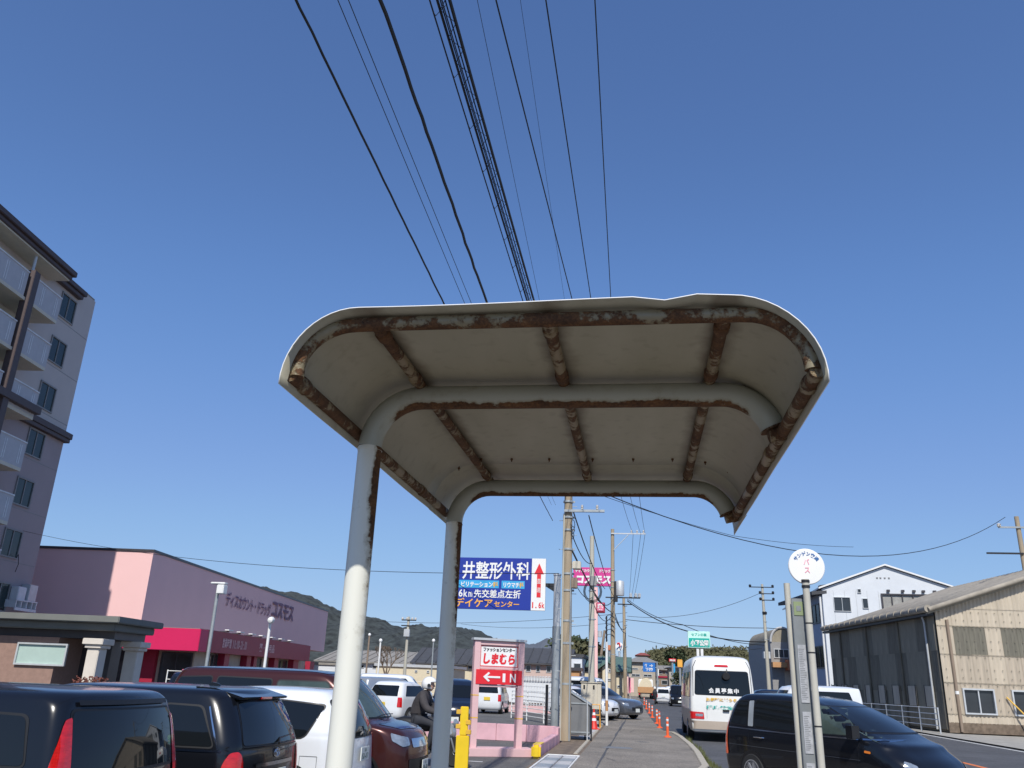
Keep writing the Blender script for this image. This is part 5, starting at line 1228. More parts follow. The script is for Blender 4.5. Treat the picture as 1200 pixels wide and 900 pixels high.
# traffic cones and delineators
def cone_thing(label, loc, h=0.7, group=None, name='traffic_cone', m='red_plastic', r=0.17, bands_=2):
    t = thing(name, label, 'traffic cone', loc, random.uniform(0, 1.5), group)
    MB().box(-0.19, 0.19, -0.19, 0.19, 0, 0.035).build('base', m, t, bevel=0.008)
    MB().lathe([(r * 0.86, 0.036), (r * 0.8, 0.05), (0.025, h)], n=16).build('body', m, t, smooth=True)
    for k in range(bands_):
        z = h * (0.42 + 0.28 * k); rr = lambda z_: r * 0.8 + (0.025 - r * 0.8) * (z_ - 0.05) / (h - 0.05) + 0.003
        MB().lathe([(rr(z) - 0.003, z), (rr(z), z), (rr(z + h * .13), z + h * .13), (rr(z + h * .13) - 0.003, z + h * .13)], n=16).build('reflective_band', 'reflective_white', t, smooth=True)
    return t
CG = 'red and white cones stacked behind the grey box'
c0 = gd(694, 854, 0)
cone_thing('front red and white traffic cone beside the grey box', (-1.70, 33.0, 0), 0.70, CG)
cone_thing('left rear traffic cone beside the grey box', (-1.93, 33.5, 0), 0.70, CG)
cone_thing('upper traffic cone stacked on the left rear cone', (-1.93, 33.5, 0.17), 0.70, CG)
br = thing('barricade', 'orange tubular barricade behind the stacked cones', 'barrier', (-1.85, 34.3, 0))
MB().tube([(-0.32, 0, 0), (-0.30, 0, 0.82), (0.30, 0, 0.82), (0.32, 0, 0)], 0.024, 8).tube([(-0.30, 0, 0.45), (0.30, 0, 0.45)], 0.018, 8).build('frame', 'sign_orange', br, smooth=True)
DG = 'orange delineator posts along the pavement edge'
names = ['nearest orange delineator post beside the kerb end', 'second orange delineator post from the camera', 'third orange delineator post, leaning close to the second', 'fourth orange delineator post', 'fifth orange delineator post', 'sixth orange delineator post', 'seventh orange delineator post', 'eighth orange delineator post', 'furthest orange delineator post']
DP = [(782.5, 864, 0.62), (773, 853, 0.62), (770, 848, 0.6), (764.5, 841, 0.6), (761, 836, 0.6), (757.5, 831, 0.6), (755, 826, 0.6), (766.5, 819, 0.6), (761, 814, 0.7)]
for i, (px, py, h) in enumerate(DP):
    g = gd(px, py, 0)
    t = thing('delineator_post', names[i], 'traffic post', (g.x, g.y, -0.002 if i < 7 else ROADZ), 0, DG)
    MB().lathe([(0.13, 0), (0.13, 0.02), (0.06, 0.05), (0.045, 0.06), (0.040, h - 0.03), (0.030, h), (0.01, h + 0.005)], n=14).build('post', 'orange_plastic', t, smooth=True)
    for z in (h * 0.55, h * 0.80): MB().lathe([(0.043, z), (0.046, z + 0.004), (0.046, z + 0.066), (0.042, z + 0.07)], n=14).build('reflective_band', 'reflective_white', t, smooth=True)

# ================================================================== buildings
def win_part(par, x0, x1, z0, z1, y=0.0, m='far_glass', frame='galvanised_light', mull=1, depth=0.06, fw=0.05, name='window', recess=0.0, horiz=0):
    """window in a wall whose face is at local y (facing -Y): glass set just proud of the wall inside a projecting frame"""
    w = MB().box(x0 + fw, x1 - fw, y - 0.012, y + 0.02, z0 + fw, z1 - fw).build(name, m, par)
    f = MB()
    f.box(x0, x0 + fw, y - depth, y + 0.01, z0, z1).box(x1 - fw, x1, y - depth, y + 0.01, z0, z1)
    f.box(x0 + fw, x1 - fw, y - depth, y + 0.01, z0, z0 + fw).box(x0 + fw, x1 - fw, y - depth, y + 0.01, z1 - fw, z1)
    for k in range(mull):
        c = x0 + (x1 - x0) * (k + 1) / (mull + 1); f.box(c - fw * .4, c + fw * .4, y - depth * .7, y - 0.0125, z0 + fw, z1 - fw)
    for k in range(horiz):
        c = z0 + (z1 - z0) * (k + 1) / (horiz + 1); f.box(x0 + fw, x1 - fw, y - depth * .6, y - 0.0125, c - fw * .35, c + fw * .35)
    f.build('frame', frame, w)
    return w

# --- pink drugstore: local +x runs away along the road front? local frame: x along front (towards the right of the camera-facing side), y away
PK = at(180, 647, 49.6)
pk = thing('pink_store', 'pink drugstore with crimson band and dark raised lettering on its long shaded front', 'shop', (PK.x, PK.y, -0.05), R(7.2))
PH = PK.z + 0.05
LEN = 49.0
# local: +y = away along the road facade, x<0 behind the facade; camera-facing side is y = 0, x from -26 to 0
wl = MB().box(-27, 0, 0, LEN, 3.95, PH).build('upper_wall', 'pink_wall', pk)
MB().box(-27.05, 0.06, -0.06, LEN + 0.06, PH + 0.002, PH + 0.16).build('parapet_cap', 'dark_frame', pk)
MB().box(-26.9, 3.1, 1.6, 26.6, 0, 2.60).build('lower_wall', 'beige_panel', pk)
MB().box(-26.9, -5.0, 26.65, LEN - 0.1, 0, 3.948).build('rear_wall', 'beige_panel', pk)
bnd = MB().box(0.005, 3.95, 0.95, 27.0, 2.60, 3.92).build('crimson_band', 'crimson_dark', pk)  # awning's crimson again, darkened in colour for the shaded road face
MB().box(-9.0, 4.0, -0.4, 0.94, 2.58, 3.90).build('awning', 'crimson', pk, bevel=0.03)  # sunlit end of the band, coloured with the brighter crimson copy
MB().box(0.01, 3.80, 1.0, 26.9, 3.925, 3.96).build('bounce_cover', 'grey_roof', pk)  # unseen cover added to stop red bounce from the band onto the wall
MB().box(-8.9, 3.9, -0.3, 0.9, 3.905, 3.93).build('bounce_cover', 'grey_roof', pk)  # same added cover above the awning
fY = lambda px, py=740, off=0.0: None
def along(px, py, off=0.0):
    """distance along the road facade of the pink store for a photo pixel, and the height there"""
    w = ray(px, py); a = R(7.2); n = Vector((math.cos(a), math.sin(a), 0)); d = Vector((-math.sin(a), math.cos(a), 0))
    o = Vector((PK.x, PK.y, 0)) + n * off; t = n.dot(o) / n.dot(w); p = w * t
    return (p - o).dot(d), p.z + EYE + 0.05
road_face = lambda off: (lambda p: (off, p[0], p[2]))
s0, _ = along(263, 710); s1, _ = along(316, 718); _, zt = along(290, 700); _, zb = along(290, 717)
lettering('ディスカウント・ドラッグ', 'purple_letter', wl, s0, zb, s1 - s0, zt - zb, bold=0.02, face=road_face(0.09))
s0, _ = along(317, 718); s1, _ = along(343, 722); _, zt = along(330, 704); _, zb = along(330, 727)
lettering('コスモス', 'purple_letter', wl, s0, zb, s1 - s0, zt - zb, bold=0.03, face=road_face(0.12))
for tx, pa, pb in (('営業時間 10:00-21:00', 260, 289), ('薬・日用品', 304, 322)):
    s0, z0_ = along(pa, 757, 3.96); s1, _ = along(pb, 758, 3.96)
    lettering(tx, 'pink_wall', bnd, s0, 2.95, s1 - s0, 0.62, bold=0.02, face=road_face(3.97))
for px in (266, 280, 294, 306, 318, 329, 340):
    s_, _ = along(px, 745, 4.0); l = MB().box(3.5, 4.1, s_ - 0.05, s_ + 0.05, 3.95, 4.02).build('lamp_arm', 'dark_frame', pk)
    MB().box(3.95, 4.25, s_ - 0.45, s_ + 0.45, 4.03, 4.11).build('lamp_shade', 'white_paint', l, bevel=0.02)
# ground floor: camera-facing side and road side bays
for i, (x0, x1, kind) in enumerate(((-9.0, -5.0, 'g'), (-4.8, -4.0, 'c'), (-3.8, -0.2, 'g'), (0.0, 0.8, 'c'), (1.0, 3.0, 'g'))):
    if kind == 'g': win_part(pk, x0, x1, 0.2, 2.5, 1.59, 'store_glass', 'dark_frame', 1, 0.08, 0.07)
    else: MB().box(x0, x1, 1.2, 1.59, 0, 2.575).build('pillar', 'crimson_dark', pk, bevel=0.01)
def side_win(par, y0, y1, z0, z1, x=3.11, m='store_glass', fr='dark_frame', n=2):
    w = MB().box(x - 0.02, x + 0.012, y0, y1, z0, z1).build('window', m, par); f = MB()
    for k in range(n + 1):
        c = y0 + (y1 - y0) * k / n; f.box(x + 0.0125, x + 0.07, c - 0.05, c + 0.05, z0, z1)
    for z in (z0, (z0 + z1) / 2 + 0.4, z1): f.box(x + 0.0125, x + 0.06, y0 + 0.051, y1 - 0.051, z - 0.04, z + 0.04)
    f.build('frame', fr, w); return w
BAY = []
for pa, pb, k in ((246, 255, 'g'), (256, 262, 'c'), (263, 282, 'w'), (283, 288, 'c'), (289, 291, 'w'), (291.5, 295, 'c'), (295.5, 307, 'g'), (308, 315, 'w'), (316, 321, 'c'), (322, 337, 'g'), (339, 345, 'c'), (346, 358, 'w'), (359, 364, 'c')):
    BAY.append((along(pa, 785, 3.3)[0], along(pb, 785, 3.3)[0], k))
for y0, y1, k in BAY:
    if k == 'c': MB().box(3.11, 3.6, y0, y1, 0, 2.595).build('pillar', 'crimson_dark', pk, bevel=0.01)
    elif k == 'g': side_win(pk, y0, y1, 0.15, 2.5)
    else: MB().box(3.102, 3.15, y0, y1, 0.1, 2.55).build('wall_panel', 'beige_panel', pk)
for px, lab in ((279, 'white vending machine in front of the drugstore beige panel'), (273, 'pale vending machine left of the white one at the drugstore')):
    y0 = along(px, 785, 3.9)[0]
    v = MB().box(3.65, 4.4, y0, y0 + 0.9, 0.02, 1.75).build('vending_machine', 'galvanised_light', None, bevel=0.03)
    v.matrix_world = pk.matrix_basis.copy()
    tag(v, lab, 'vending machine', 'machines along the drugstore front')
    MB().box(4.401, 4.42, y0 + 0.1, y0 + 0.8, 0.7, 1.5).build('display_window', 'far_glass', v)
# rails by the entrance
rl = thing('cart_rail', 'white tubular rail and pink flag stand near the drugstore entrance', 'railing', (at(196, 790, 41).x, 41, LOTZ), R(7))
m_ = MB()
for x in (0, 0.8, 1.6): m_.cyl((x, 0, 0), (x, 0, 1.55), 0.03, n=6)
for z in (0.5, 0.8, 1.1, 1.5): m_.cyl((0, 0, z), (1.6, 0, z), 0.02, n=6)
m_.build('rail', 'white_paint', rl)
MB().box(0.75, 1.25, -0.06, -0.03, 0.2, 1.6).build('banner', 'banner_pink', rl)

# --- apartment block: local x = outwards to the road, y = away (0 at the far corner, negative towards the camera)
AC = Vector((-34.0, 43.4, -0.05))
ap = thing('apartment_block', 'tall grey apartment block with brown eaves and white balconies filling the left edge', 'apartment building', AC, R(7))
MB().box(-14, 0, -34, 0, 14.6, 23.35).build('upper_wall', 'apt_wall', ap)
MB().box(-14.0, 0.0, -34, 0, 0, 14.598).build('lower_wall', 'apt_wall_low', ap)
MB().box(-13.9, -0.05, -33.9, -0.05, 23.35, 23.5).build('roof_slab', 'grey_roof', ap)
MB().box(-14.25, 0.35, -34, 0.25, 14.28, 14.62).build('ledge', 'apt_brown', ap, bevel=0.02)
MB().box(-14.3, 0.28, -34, 0.18, 14.05, 14.27).build('ledge', 'apt_brown', ap, bevel=0.02)
MB().box(-1.0, 1.45, -34, -4.75, 22.66, 22.98).build('eave', 'apt_brown', ap, bevel=0.03)
MB().box(-1.0, 1.30, -34, -4.9, 22.42, 22.655).build('eave', 'apt_brown', ap, bevel=0.03)
MB().box(-0.9, 1.2, -34, -5.0, 22.33, 22.415).build('eave_soffit', 'apt_cream', ap)
MB().box(-0.4, 0.42, -4.74, -1.65, 22.88, 23.18).build('eave', 'apt_brown', ap, bevel=0.03)
MB().box(-0.4, 0.30, -4.74, -1.8, 22.62, 22.875).build('eave', 'apt_brown', ap, bevel=0.03)
for k in range(8):
    zj = 20.7 - 2.8 * k
    MB().box(0.001, 0.006, -33.9, -0.02, zj - 0.02, zj + 0.02).build('wall_joint', 'grey_wall', ap)
st_z = [19.45 - 2.8 * k for k in range(7)]
def road_win(par, y0, y1, z0, z1, x=0.0, m='apt_glass', fr='grey_wall'):
    w = MB().box(x - 0.02, x + 0.012, y0, y1, z0, z1).build('window', m, par); f = MB(); c = (y0 + y1) / 2
    for a in (y0, y1): f.box(x + 0.0125, x + 0.07, a - 0.04, a + 0.04, z0 - .04, z1 + .04)
    f.box(x + 0.0125, x + 0.05, c - 0.03, c + 0.03, z0, z1)
    for z in (z0, z1): f.box(x + 0.0125, x + 0.07, y0 + 0.041, y1 - 0.041, z - 0.04, z + 0.04)
    f.build('frame', fr, w); return w
for k in range(7):
    z = st_z[k] + 1.45
    road_win(ap, -3.5, -1.95, z, z + 1.45)
# balconies
for k in range(7):
    z0 = st_z[k]
    slab_ = MB().box(0.0, 1.5, -33, -5.72, z0 - 0.12, z0 + 0.06).build('balcony', 'apt_cream', ap)
    for j, (a, b) in enumerate(((-5.72, -8.12), (-8.92, -14.2), (-14.4, -20.0), (-20.2, -26))):
        MB().box(1.42, 1.50, b, a, z0 + 0.061, z0 + 1.38).build('front_panel', 'apt_balcony', slab_)
        MB().box(1.38, 1.54, b, a, z0 + 1.381, z0 + 1.45).build('handrail', 'apt_rail', slab_)
        y = a - 0.35
        while y > b + 0.3:
            for q in (0, 0.16): MB().box(1.501, 1.515, y - 0.025 - q, y + 0.025 - q, z0 + 0.2, z0 + 1.22).build('slit', 'apt_rail', slab_)
            y -= 1.3
    MB().box(0.001, 1.41, -5.80, -5.73, z0 + 0.061, z0 + 1.38).build('end_panel', 'apt_balcony', slab_)
    MB().box(-0.001, 0.02, -12.5, -6.2, z0 + 0.3, z0 + 2.6).build('inner_wall', 'apt_cream', slab_)
    if k in (1, 2, 4): MB().box(0.03, 0.35, -6.9, -6.2, z0 + 0.062, z0 + 0.75).build('air_conditioner', 'galvanised_light', slab_)
MB().box(1.22, 1.70, -8.75, -8.25, 11.9, 21.1).build('column', 'apt_brown', ap, bevel=0.02)
MB().box(0.9, 1.80, -34, -5.6, 14.05, 14.45).build('ledge', 'apt_brown', ap, bevel=0.02)
MB().cyl((1.0, -8.0, 0), (1.0, -8.0, 22.6), 0.08, n=8).build('drainpipe', 'galvanised_light', ap)
acu = MB().box(0.05, 0.55, -0.95, -0.15, 4.75, 5.65).build('air_conditioner', 'galvanised_light', ap, bevel=0.03)
MB().box(0.05, 0.5, -1.85, -1.1, 4.75, 5.45).build('air_conditioner', 'apt_rail', ap, bevel=0.03)
m_ = MB()
for y in (-2.0, -1.5, -1.0, -0.5, -0.1): m_.box(0.0, 0.62, y - 0.03, y + 0.03, 4.35, 4.74)
m_.box(0.58, 0.64, -2.05, -0.05, 4.2, 4.34).box(0.58, 0.64, -2.05, -0.05, 4.70, 4.76); m_.build('rack', 'apt_rail', ap)
MB().tube([(0.02, -2.0, 6.9), (0.25, -2.2, 7.1), (0.3, -2.1, 6.6), (0.1, -1.9, 6.2)], 0.02, 6).build('service_cable', 'black_cable', ap)

# --- entrance canopy building in front of the block
YC = 29.0
ce = thing('entrance_pavilion', 'low grey canopied entrance with brown tiled wall and cream pillar in front of the tower', 'entrance hall', (at(138, 735, YC).x, YC, LOTZ), R(7))
def cz(py, px=100): return at(px, py, YC).z - LOTZ
def cx(px): return (at(px, 750, YC).x - ce.location.x) / math.cos(R(7))
zt_, zm_, zb_ = cz(721), cz(729), cz(738)
MB().box(-16, 0.0, 0.0, 3.9, zm_, zt_).build('canopy_roof', 'canopy_grey', ce, bevel=0.03)
MB().box(-16, -0.25, 0.3, 3.7, zb_, zm_ - 0.003).build('canopy_fascia', 'canopy_grey', ce, bevel=0.03)
MB().box(-16, -0.5, 0.9, 3.5, zb_ - 0.28, zb_ - 0.003).build('beam', 'dark_frame', ce)
zw = zb_ - 0.285
wall_ = MB().box(-16, cx(62), 0.8, 3.4, 0, zw).build('tiled_wall', 'tile_brown', ce)
MB().box(cx(62) + 0.002, cx(96), 2.6, 3.4, 0, zw).build('dark_recess', 'dark_frame', ce)
win_part(ce, cx(22) - 0.1, cx(74), cz(782), cz(755), 0.79, 'pale_blind', 'galvanised_light', 0, 0.09, 0.06)
def pillar(x0, x1, y0, y1, lab):
    p = MB().box(x0, x1, y0, y1, 0, zw - 0.35).build('pillar', 'pillar_cream', ce, bevel=0.02)
    MB().box(x0 - 0.16, x1 + 0.16, y0 - 0.16, y1 + 0.16, zw - 0.22, zw - 0.002).build('capital', 'pillar_cream', p, bevel=0.02)
    MB().box(x0 - 0.08, x1 + 0.08, y0 - 0.08, y1 + 0.08, zw - 0.348, zw - 0.222).build('capital', 'pillar_cream', p, bevel=0.02)
pillar(cx(103), cx(116), 0.25, 0.85, 0)
qx = at(150, 770, 31.8).x - ce.location.x + 0.33; pillar(qx, qx + 0.5, 2.6, 3.2, 1)
for k in range(13):                                                # letters along the canopy side
    pass
rb = MB()
bush = thing('planter_shrub', 'low reddish shrub at the foot of the cream entrance pillar', 'shrub', (at(95, 800, 28.0).x, 28.0, LOTZ))
def leafball(mb, c, r, n, s, flat=1.0):
    for _ in range(n):
        d = Vector((random.gauss(0, 1), random.gauss(0, 1), random.gauss(0, 1) * flat)).normalized() * r * random.random() ** 0.4
        p = Vector(c) + Vector((d.x, d.y, d.z)); a = Vector((random.gauss(0, 1), random.gauss(0, 1), random.gauss(0, 1))).normalized(); b = a.orthogonal().normalized()
        mb.add([p + a * s, p + b * s * 0.5, p - a * s, p - b * s * 0.5], [(0, 1, 2, 3)])
mbs = MB()
for x in (-0.2, 0.25, 0.6): leafball(mbs, (x, 0.2, 1.0), 0.30, 200, 0.05)
mbs.build('foliage', 'leaf_red', bush); MB().cyl((0.5, 0.2, 0), (0.5, 0.2, 1.0), 0.05, n=6).build('stem', 'bark', bush)

# --- street lamps of the shop car park
def lamp(label, px, pyt, Y, m, r=0.05, kind=0):
    p = at(px, pyt, Y)
    t = thing('car_park_lamp', label, 'lamp post', (p.x, Y, LOTZ), 0, 'lamp posts around the shop car park')
    h = p.z - LOTZ
    MB().tube([(0, 0, 0), (0, 0, h)], r, 10).build('pole', m, t, smooth=True)
    if kind == 0:
        hd_ = MB().box(-0.28, 0.30, -0.12, 0.16, h - 0.02, h + 0.05).box(0.05, 0.33, -0.22, 0.10, h - 0.38, h - 0.05).build('flood_lamp', 'white_paint', t, bevel=0.02)
    elif kind == 1: MB().lathe([(0.03, -0.16), (0.10, -0.12), (0.13, 0.02), (0.11, 0.06), (0.03, 0.08)], (0.10, -0.15, h + 0.0), 14, 'y').build('flood_lamp', 'white_paint', t, smooth=True)
    else: MB().lathe([(0.02, 0), (0.10, 0.05), (0.125, 0.13), (0.07, 0.23), (0.02, 0.25)], (0, 0, h - 0.05), 12).build('globe', 'sign_white', t, smooth=True)
lamp('tall grey lamp post with twin flood lamps against the pink store front', 256.5, 684, 30, 'galvanised', 0.065)
lamp('shorter white lamp post with a round flood lamp before the store lettering', 317, 727, 31, 'white_paint', 0.055, 1)
lamp('thin white lamp post left of the bare tree', 446, 752, 56, 'white_paint', 0.06, 3 if False else 2)
lamp('lamp globe on a slim post against the dark hill', 508, 752, 60, 'galvanised', 0.05, 2)
lamp('lamp post with white globe left of the lone hill pole', 433, 745, 66, 'brown_wall', 0.07, 2)

# --- corrugated warehouse on the right
W0 = Vector((15.15, 47.0, -0.05))
wh = thing('warehouse', 'old corrugated warehouse with sunlit beige gable and darker road side', 'warehouse', W0, R(6))
# local: gable is the plane y=0, x from 0 to 18; road side is the plane x=0, y from 0 to 17
EZ, RZ, GW, GL = 6.0, 9.05, 18.0, 17.2
MB().prism([(0.08, 0), (GW - 0.08, 0), (GW - 0.08, EZ), (GW / 2, RZ - 0.03), (0.08, EZ)], 'y', 0.04, GL - 0.05).build('inner_wall', 'slate_side_dark', wh)
def corr(w, h, n=4, amp=0.022, sub=4):
    vs, fs = [], []; K = n * sub
    for k in range(K + 1):
        x = w * k / K; y = -amp * math.sin(2 * math.pi * n * k / K)
        vs += [(x, y, 0), (x, y, h)]
    fs = [(2 * k, 2 * k + 2, 2 * k + 3, 2 * k + 1) for k in range(K)]
    return vs, fs
SW = 0.80
def siding(zrows, cols, along_x, pick, yoff=0.0):
    for r_, (z0, z1) in enumerate(zrows):
        me = {}
        for c in range(cols):
            m = pick(r_, c)
            if m is None: continue
            if m not in me:
                vs, fs = corr(SW + 0.03, z1 - z0 + 0.05); mb = MB(); mb.v = vs; mb.f = fs; o = mb.build('siding_sheet', m, wh, smooth=True); me[m] = o.data; o.data.shade_smooth()
            else: o = link('siding_sheet', me[m], wh)
            j = random.uniform(-0.012, 0.012); yy = -0.03 * (1 if r_ % 2 else 1) - 0.010 * r_ + j * 0.3
            if along_x: o.location = (c * SW, yy, z0 - 0.02)
            else: o.location = (yy - 0.02, (c + 1) * SW, z0 - 0.02); o.rotation_euler = (0, 0, -math.pi / 2)
NC = int(GW / SW) + 1
def sheets(z0, z1, fn): siding([(z0, z1)], NC - 1, True, fn)
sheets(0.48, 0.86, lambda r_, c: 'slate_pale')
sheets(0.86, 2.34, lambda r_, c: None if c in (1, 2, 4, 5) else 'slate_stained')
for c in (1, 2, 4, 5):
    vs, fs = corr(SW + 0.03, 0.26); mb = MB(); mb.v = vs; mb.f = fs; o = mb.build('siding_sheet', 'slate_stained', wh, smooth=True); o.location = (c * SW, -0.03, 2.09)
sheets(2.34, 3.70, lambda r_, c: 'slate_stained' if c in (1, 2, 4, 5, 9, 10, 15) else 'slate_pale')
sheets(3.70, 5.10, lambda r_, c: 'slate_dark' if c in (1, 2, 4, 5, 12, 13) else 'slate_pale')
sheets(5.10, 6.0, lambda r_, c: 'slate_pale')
# gable top: sheets cut along the slope
for c in range(NC - 1):
    x0, x1 = c * SW, (c + 1) * SW
    zz = lambda x: EZ + (RZ - EZ) * (1 - abs(x - GW / 2) / (GW / 2)) - 0.06
    vs, fs = [], []
    for k in range(17):
        x = x0 + (SW + 0.02) * k / 16; y = -0.055 - 0.022 * math.sin(2 * math.pi * 4 * k / 16); vs += [(x, y, 5.98), (x, y, max(5.985, zz(x)))]
    fs = [(2 * k, 2 * k + 2, 2 * k + 3, 2 * k + 1) for k in range(16)]
    mb = MB(); mb.v = vs; mb.f = fs; mb.build('siding_sheet', 'slate_pale', wh, smooth=True)
MB().box(-0.02, GW, -0.045, 0.035, 0.0, 0.478).build('plinth', 'brown_grit', wh)
for x0 in (SW * 1 + 0.03, SW * 4 + 0.03): win_part(wh, x0, x0 + 1.56, 0.88, 2.10, 0.0, 'far_glass', 'galvanised_light', 1, 0.14, 0.075)
# horizontal seam lines with bolt rows
for z in (0.87, 2.35, 3.71, 5.11):
    MB().box(0.0, GW, -0.072, -0.060, z - 0.012, z + 0.008).build('seam_strip', 'slate_side_dark', wh)
bolt_me = None
for z in (1.1, 1.6, 2.25, 2.6, 3.0, 3.6, 4.0, 4.4, 5.0, 5.4, 5.8):
    x = 0.2
    while x < 6.0:
        if 0.8 < z < 2.15 and (0.75 < x < 2.5 or 3.15 < x < 4.9): x += 0.4; continue
        if bolt_me is None: o = MB().cyl((0, -0.085, 0), (0, -0.055, 0), 0.022, n=6).build('hook_bolt', 'slate_side_dark', wh); bolt_me = o.data
        else: o = link('hook_bolt', bolt_me, wh)
        o.location = (x + random.uniform(-.02, .02), 0, z); x += 0.4
# road side
zs_rows = [(0.15, 1.9), (1.9, 3.9), (3.9, 5.85)]
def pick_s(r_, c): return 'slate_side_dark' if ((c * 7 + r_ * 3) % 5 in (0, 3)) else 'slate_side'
siding(zs_rows, 21, False, pick_s)  # road-side sheets take a darker slate tone than the gable
for k in range(8):                                                # boarded windows low on the road side
    y = 1.0 + k * 2.15
    b_ = MB().box(-0.15, -0.09, y, y + 0.95, 1.15, 2.15).build('shuttered_window', 'slate_pale', wh)
    MB().box(-0.17, -0.151, y - 0.05, y, 1.1, 2.2).box(-0.17, -0.151, y + 0.95, y + 1.0, 1.1, 2.2).build('frame', 'black_metal', b_)
for y in (4.6, 9.6, 14.4): MB().cyl((-0.16, y, 0), (-0.16, y, 5.8), 0.07, n=8).build('wall_post', 'slate_side_dark', wh)
MB().tube([(-0.28, 1.0, 5.75), (-0.16, 1.0, 5.3), (-0.16, 1.0, 0.1)], 0.055, 10).build('drainpipe', 'galvanised_light', wh, smooth=True)
MB().tube([(0.55, -0.12, 0.05), (0.52, -0.12, 5.4)], 0.075, 10).build('vent_pipe', 'brown_wall', wh, smooth=True)
MB().cyl((0.55, -0.12, 1.8), (0.55, -0.12, 1.95), 0.09, n=10).build('pipe_clip', 'white_paint', wh)
MB().tube([(2.95, -0.1, 1.75), (4.1, -1.0, 0.05)], 0.035, 8).build('bracing_rod', 'stripe_yellow', wh, smooth=True)
# roof sheets: corrugated ribs across the slope, with a rolled verge
def roof_side(sgn):
    n = 34; vs, fs = [], []
    for k in range(n * 4 + 1):
        y = -0.45 + (GL + 0.8) * k / (n * 4); bump = 0.035 * math.sin(2 * math.pi * k / 4)
        xe = -0.45 if sgn < 0 else GW + 0.45; sl = (RZ - EZ) / (GW / 2)
        vs += [(xe, y, EZ - 0.45 * sl + bump + 0.06), (GW / 2, y, RZ + bump + 0.06)]
    fs = [(2 * k, 2 * k + 2, 2 * k + 3, 2 * k + 1) for k in range(n * 4)]
    mb = MB(); mb.v = vs; mb.f = fs; o = mb.build('roof_sheet', 'old_roof', wh, smooth=True); md = o.modifiers.new('t', 'SOLIDIFY'); md.thickness = 0.05
roof_side(-1); roof_side(1)
sl = (RZ - EZ) / (GW / 2)
for sgn in (-1, 1):
    a = (-0.5 if sgn < 0 else GW + 0.5, -0.50, EZ - 0.5 * sl + 0.02); b = (GW / 2, -0.50, RZ + 0.02)
    MB().cyl(a, b, 0.12, n=10).build('verge_roll', 'old_roof', wh, smooth=True)
    MB().prism([(a[0], a[2] - 0.22), (b[0], b[2] - 0.22), (b[0], b[2] - 0.06), (a[0], a[2] - 0.06)], 'y', -0.42, -0.12).build('verge_board', 'slate_side', wh)
n = 17
me_ = None
for k in range(n):                                                # eave roll tiles along the road side
    if me_ is None: o = MB().cyl((-0.5, 0, EZ - 0.10), (-0.5, 1.0, EZ - 0.12), 0.19, 0.155, n=12).build('eave_tile', 'old_roof', wh, smooth=True); me_ = o.data
    else: o = link('eave_tile', me_, wh)
    o.location = (0, -0.45 + k * 1.02, 0)
MB().box(-0.42, -0.1, -0.1, GL, EZ - 0.42, EZ - 0.28).build('eave_soffit', 'black_metal', wh)

# guard rail along the shoulder in front of it
gr = thing('pipe_railing', 'grey pipe railing with five bars in front of the dark warehouse side', 'railing', (W0.x - 0.75, W0.y - 1.0, ROADZ + 0.05), R(8))
for k in range(13): MB().cyl((0, k * 2.0, 0), (0, k * 2.0, 1.18), 0.035, n=8).build('post', 'galvanised_light', gr, smooth=True)
for z in (0.35, 0.62, 0.88, 1.15): MB().cyl((0, 0, z), (0, 24, z), 0.022, n=6).build('rail', 'galvanised_light', gr, smooth=True)

# --- white factory behind
YF = 78
fL = at(963, 690, YF); fP = at(1036, 664, YF); fR = at(1122, 692, YF)
wf = thing('white_factory', 'pale blue white gabled factory hall behind the warehouse with a long strip window', 'factory', (fL.x, YF, -0.05), R(-1.0))
fw_, fh_, fp_ = fR.x - fL.x, fL.z + 0.05, fP.z + 0.05
xp_ = fP.x - fL.x
MB().prism([(0, 0), (fw_, 0), (fw_, fR.z + 0.05), (xp_, fp_), (0, fh_)], 'y', 0, 22).build('wall', 'white_wall', wf)
def fx(px): return at(px, 710, YF).x - fL.x
def fz(py, px=1000): return at(px, py, YF).z + 0.05
MB().prism([(-0.3, fh_ - 0.02), (xp_, fp_ + 0.06), (fw_ + 0.3, fR.z + 0.02), (fw_ + 0.3, fR.z + 0.14), (xp_, fp_ + 0.2), (-0.3, fh_ + 0.12)], 'y', -0.25, 22.3).build('roof', 'white_paint', wf)
for k in range(1, 12): MB().box(fw_ * k / 12 - 0.02, fw_ * k / 12 + 0.02, -0.012, -0.002, 0.1, (fh_ if k < 2 or k > 10 else fh_) - 0.1).build('wall_joint', 'galvanised_light', wf)
win_part(wf, fx(977), fx(997), fz(717), fz(700), -0.01, 'far_glass', 'galvanised_light', 1, 0.08)
win_part(wf, fx(1006), fx(1010.5), fz(695), fz(690), -0.01, 'far_glass', 'galvanised_light', 0, 0.08)
win_part(wf, fx(1010.5), fx(1017.5), fz(713), fz(701), -0.01, 'far_glass', 'galvanised_light', 0, 0.08)
win_part(wf, fx(1033), fx(1108), fz(716), fz(695), -0.01, 'curtain_glass', 'dark_frame', 5, 0.16, 0.12)
for px in (1042, 1059, 1072, 1083, 1096): MB().box(fx(px) - 0.12, fx(px) + 0.12, -0.25, -0.01, fz(693), fz(690.5)).build('vent', 'dark_frame', wf)
for px in (1031, 1035, 1040, 1045): MB().box(fx(px) - 0.07, fx(px) + 0.07, -0.05, -0.002, fz(677.5), fz(676)).build('vent', 'grey_wall', wf)
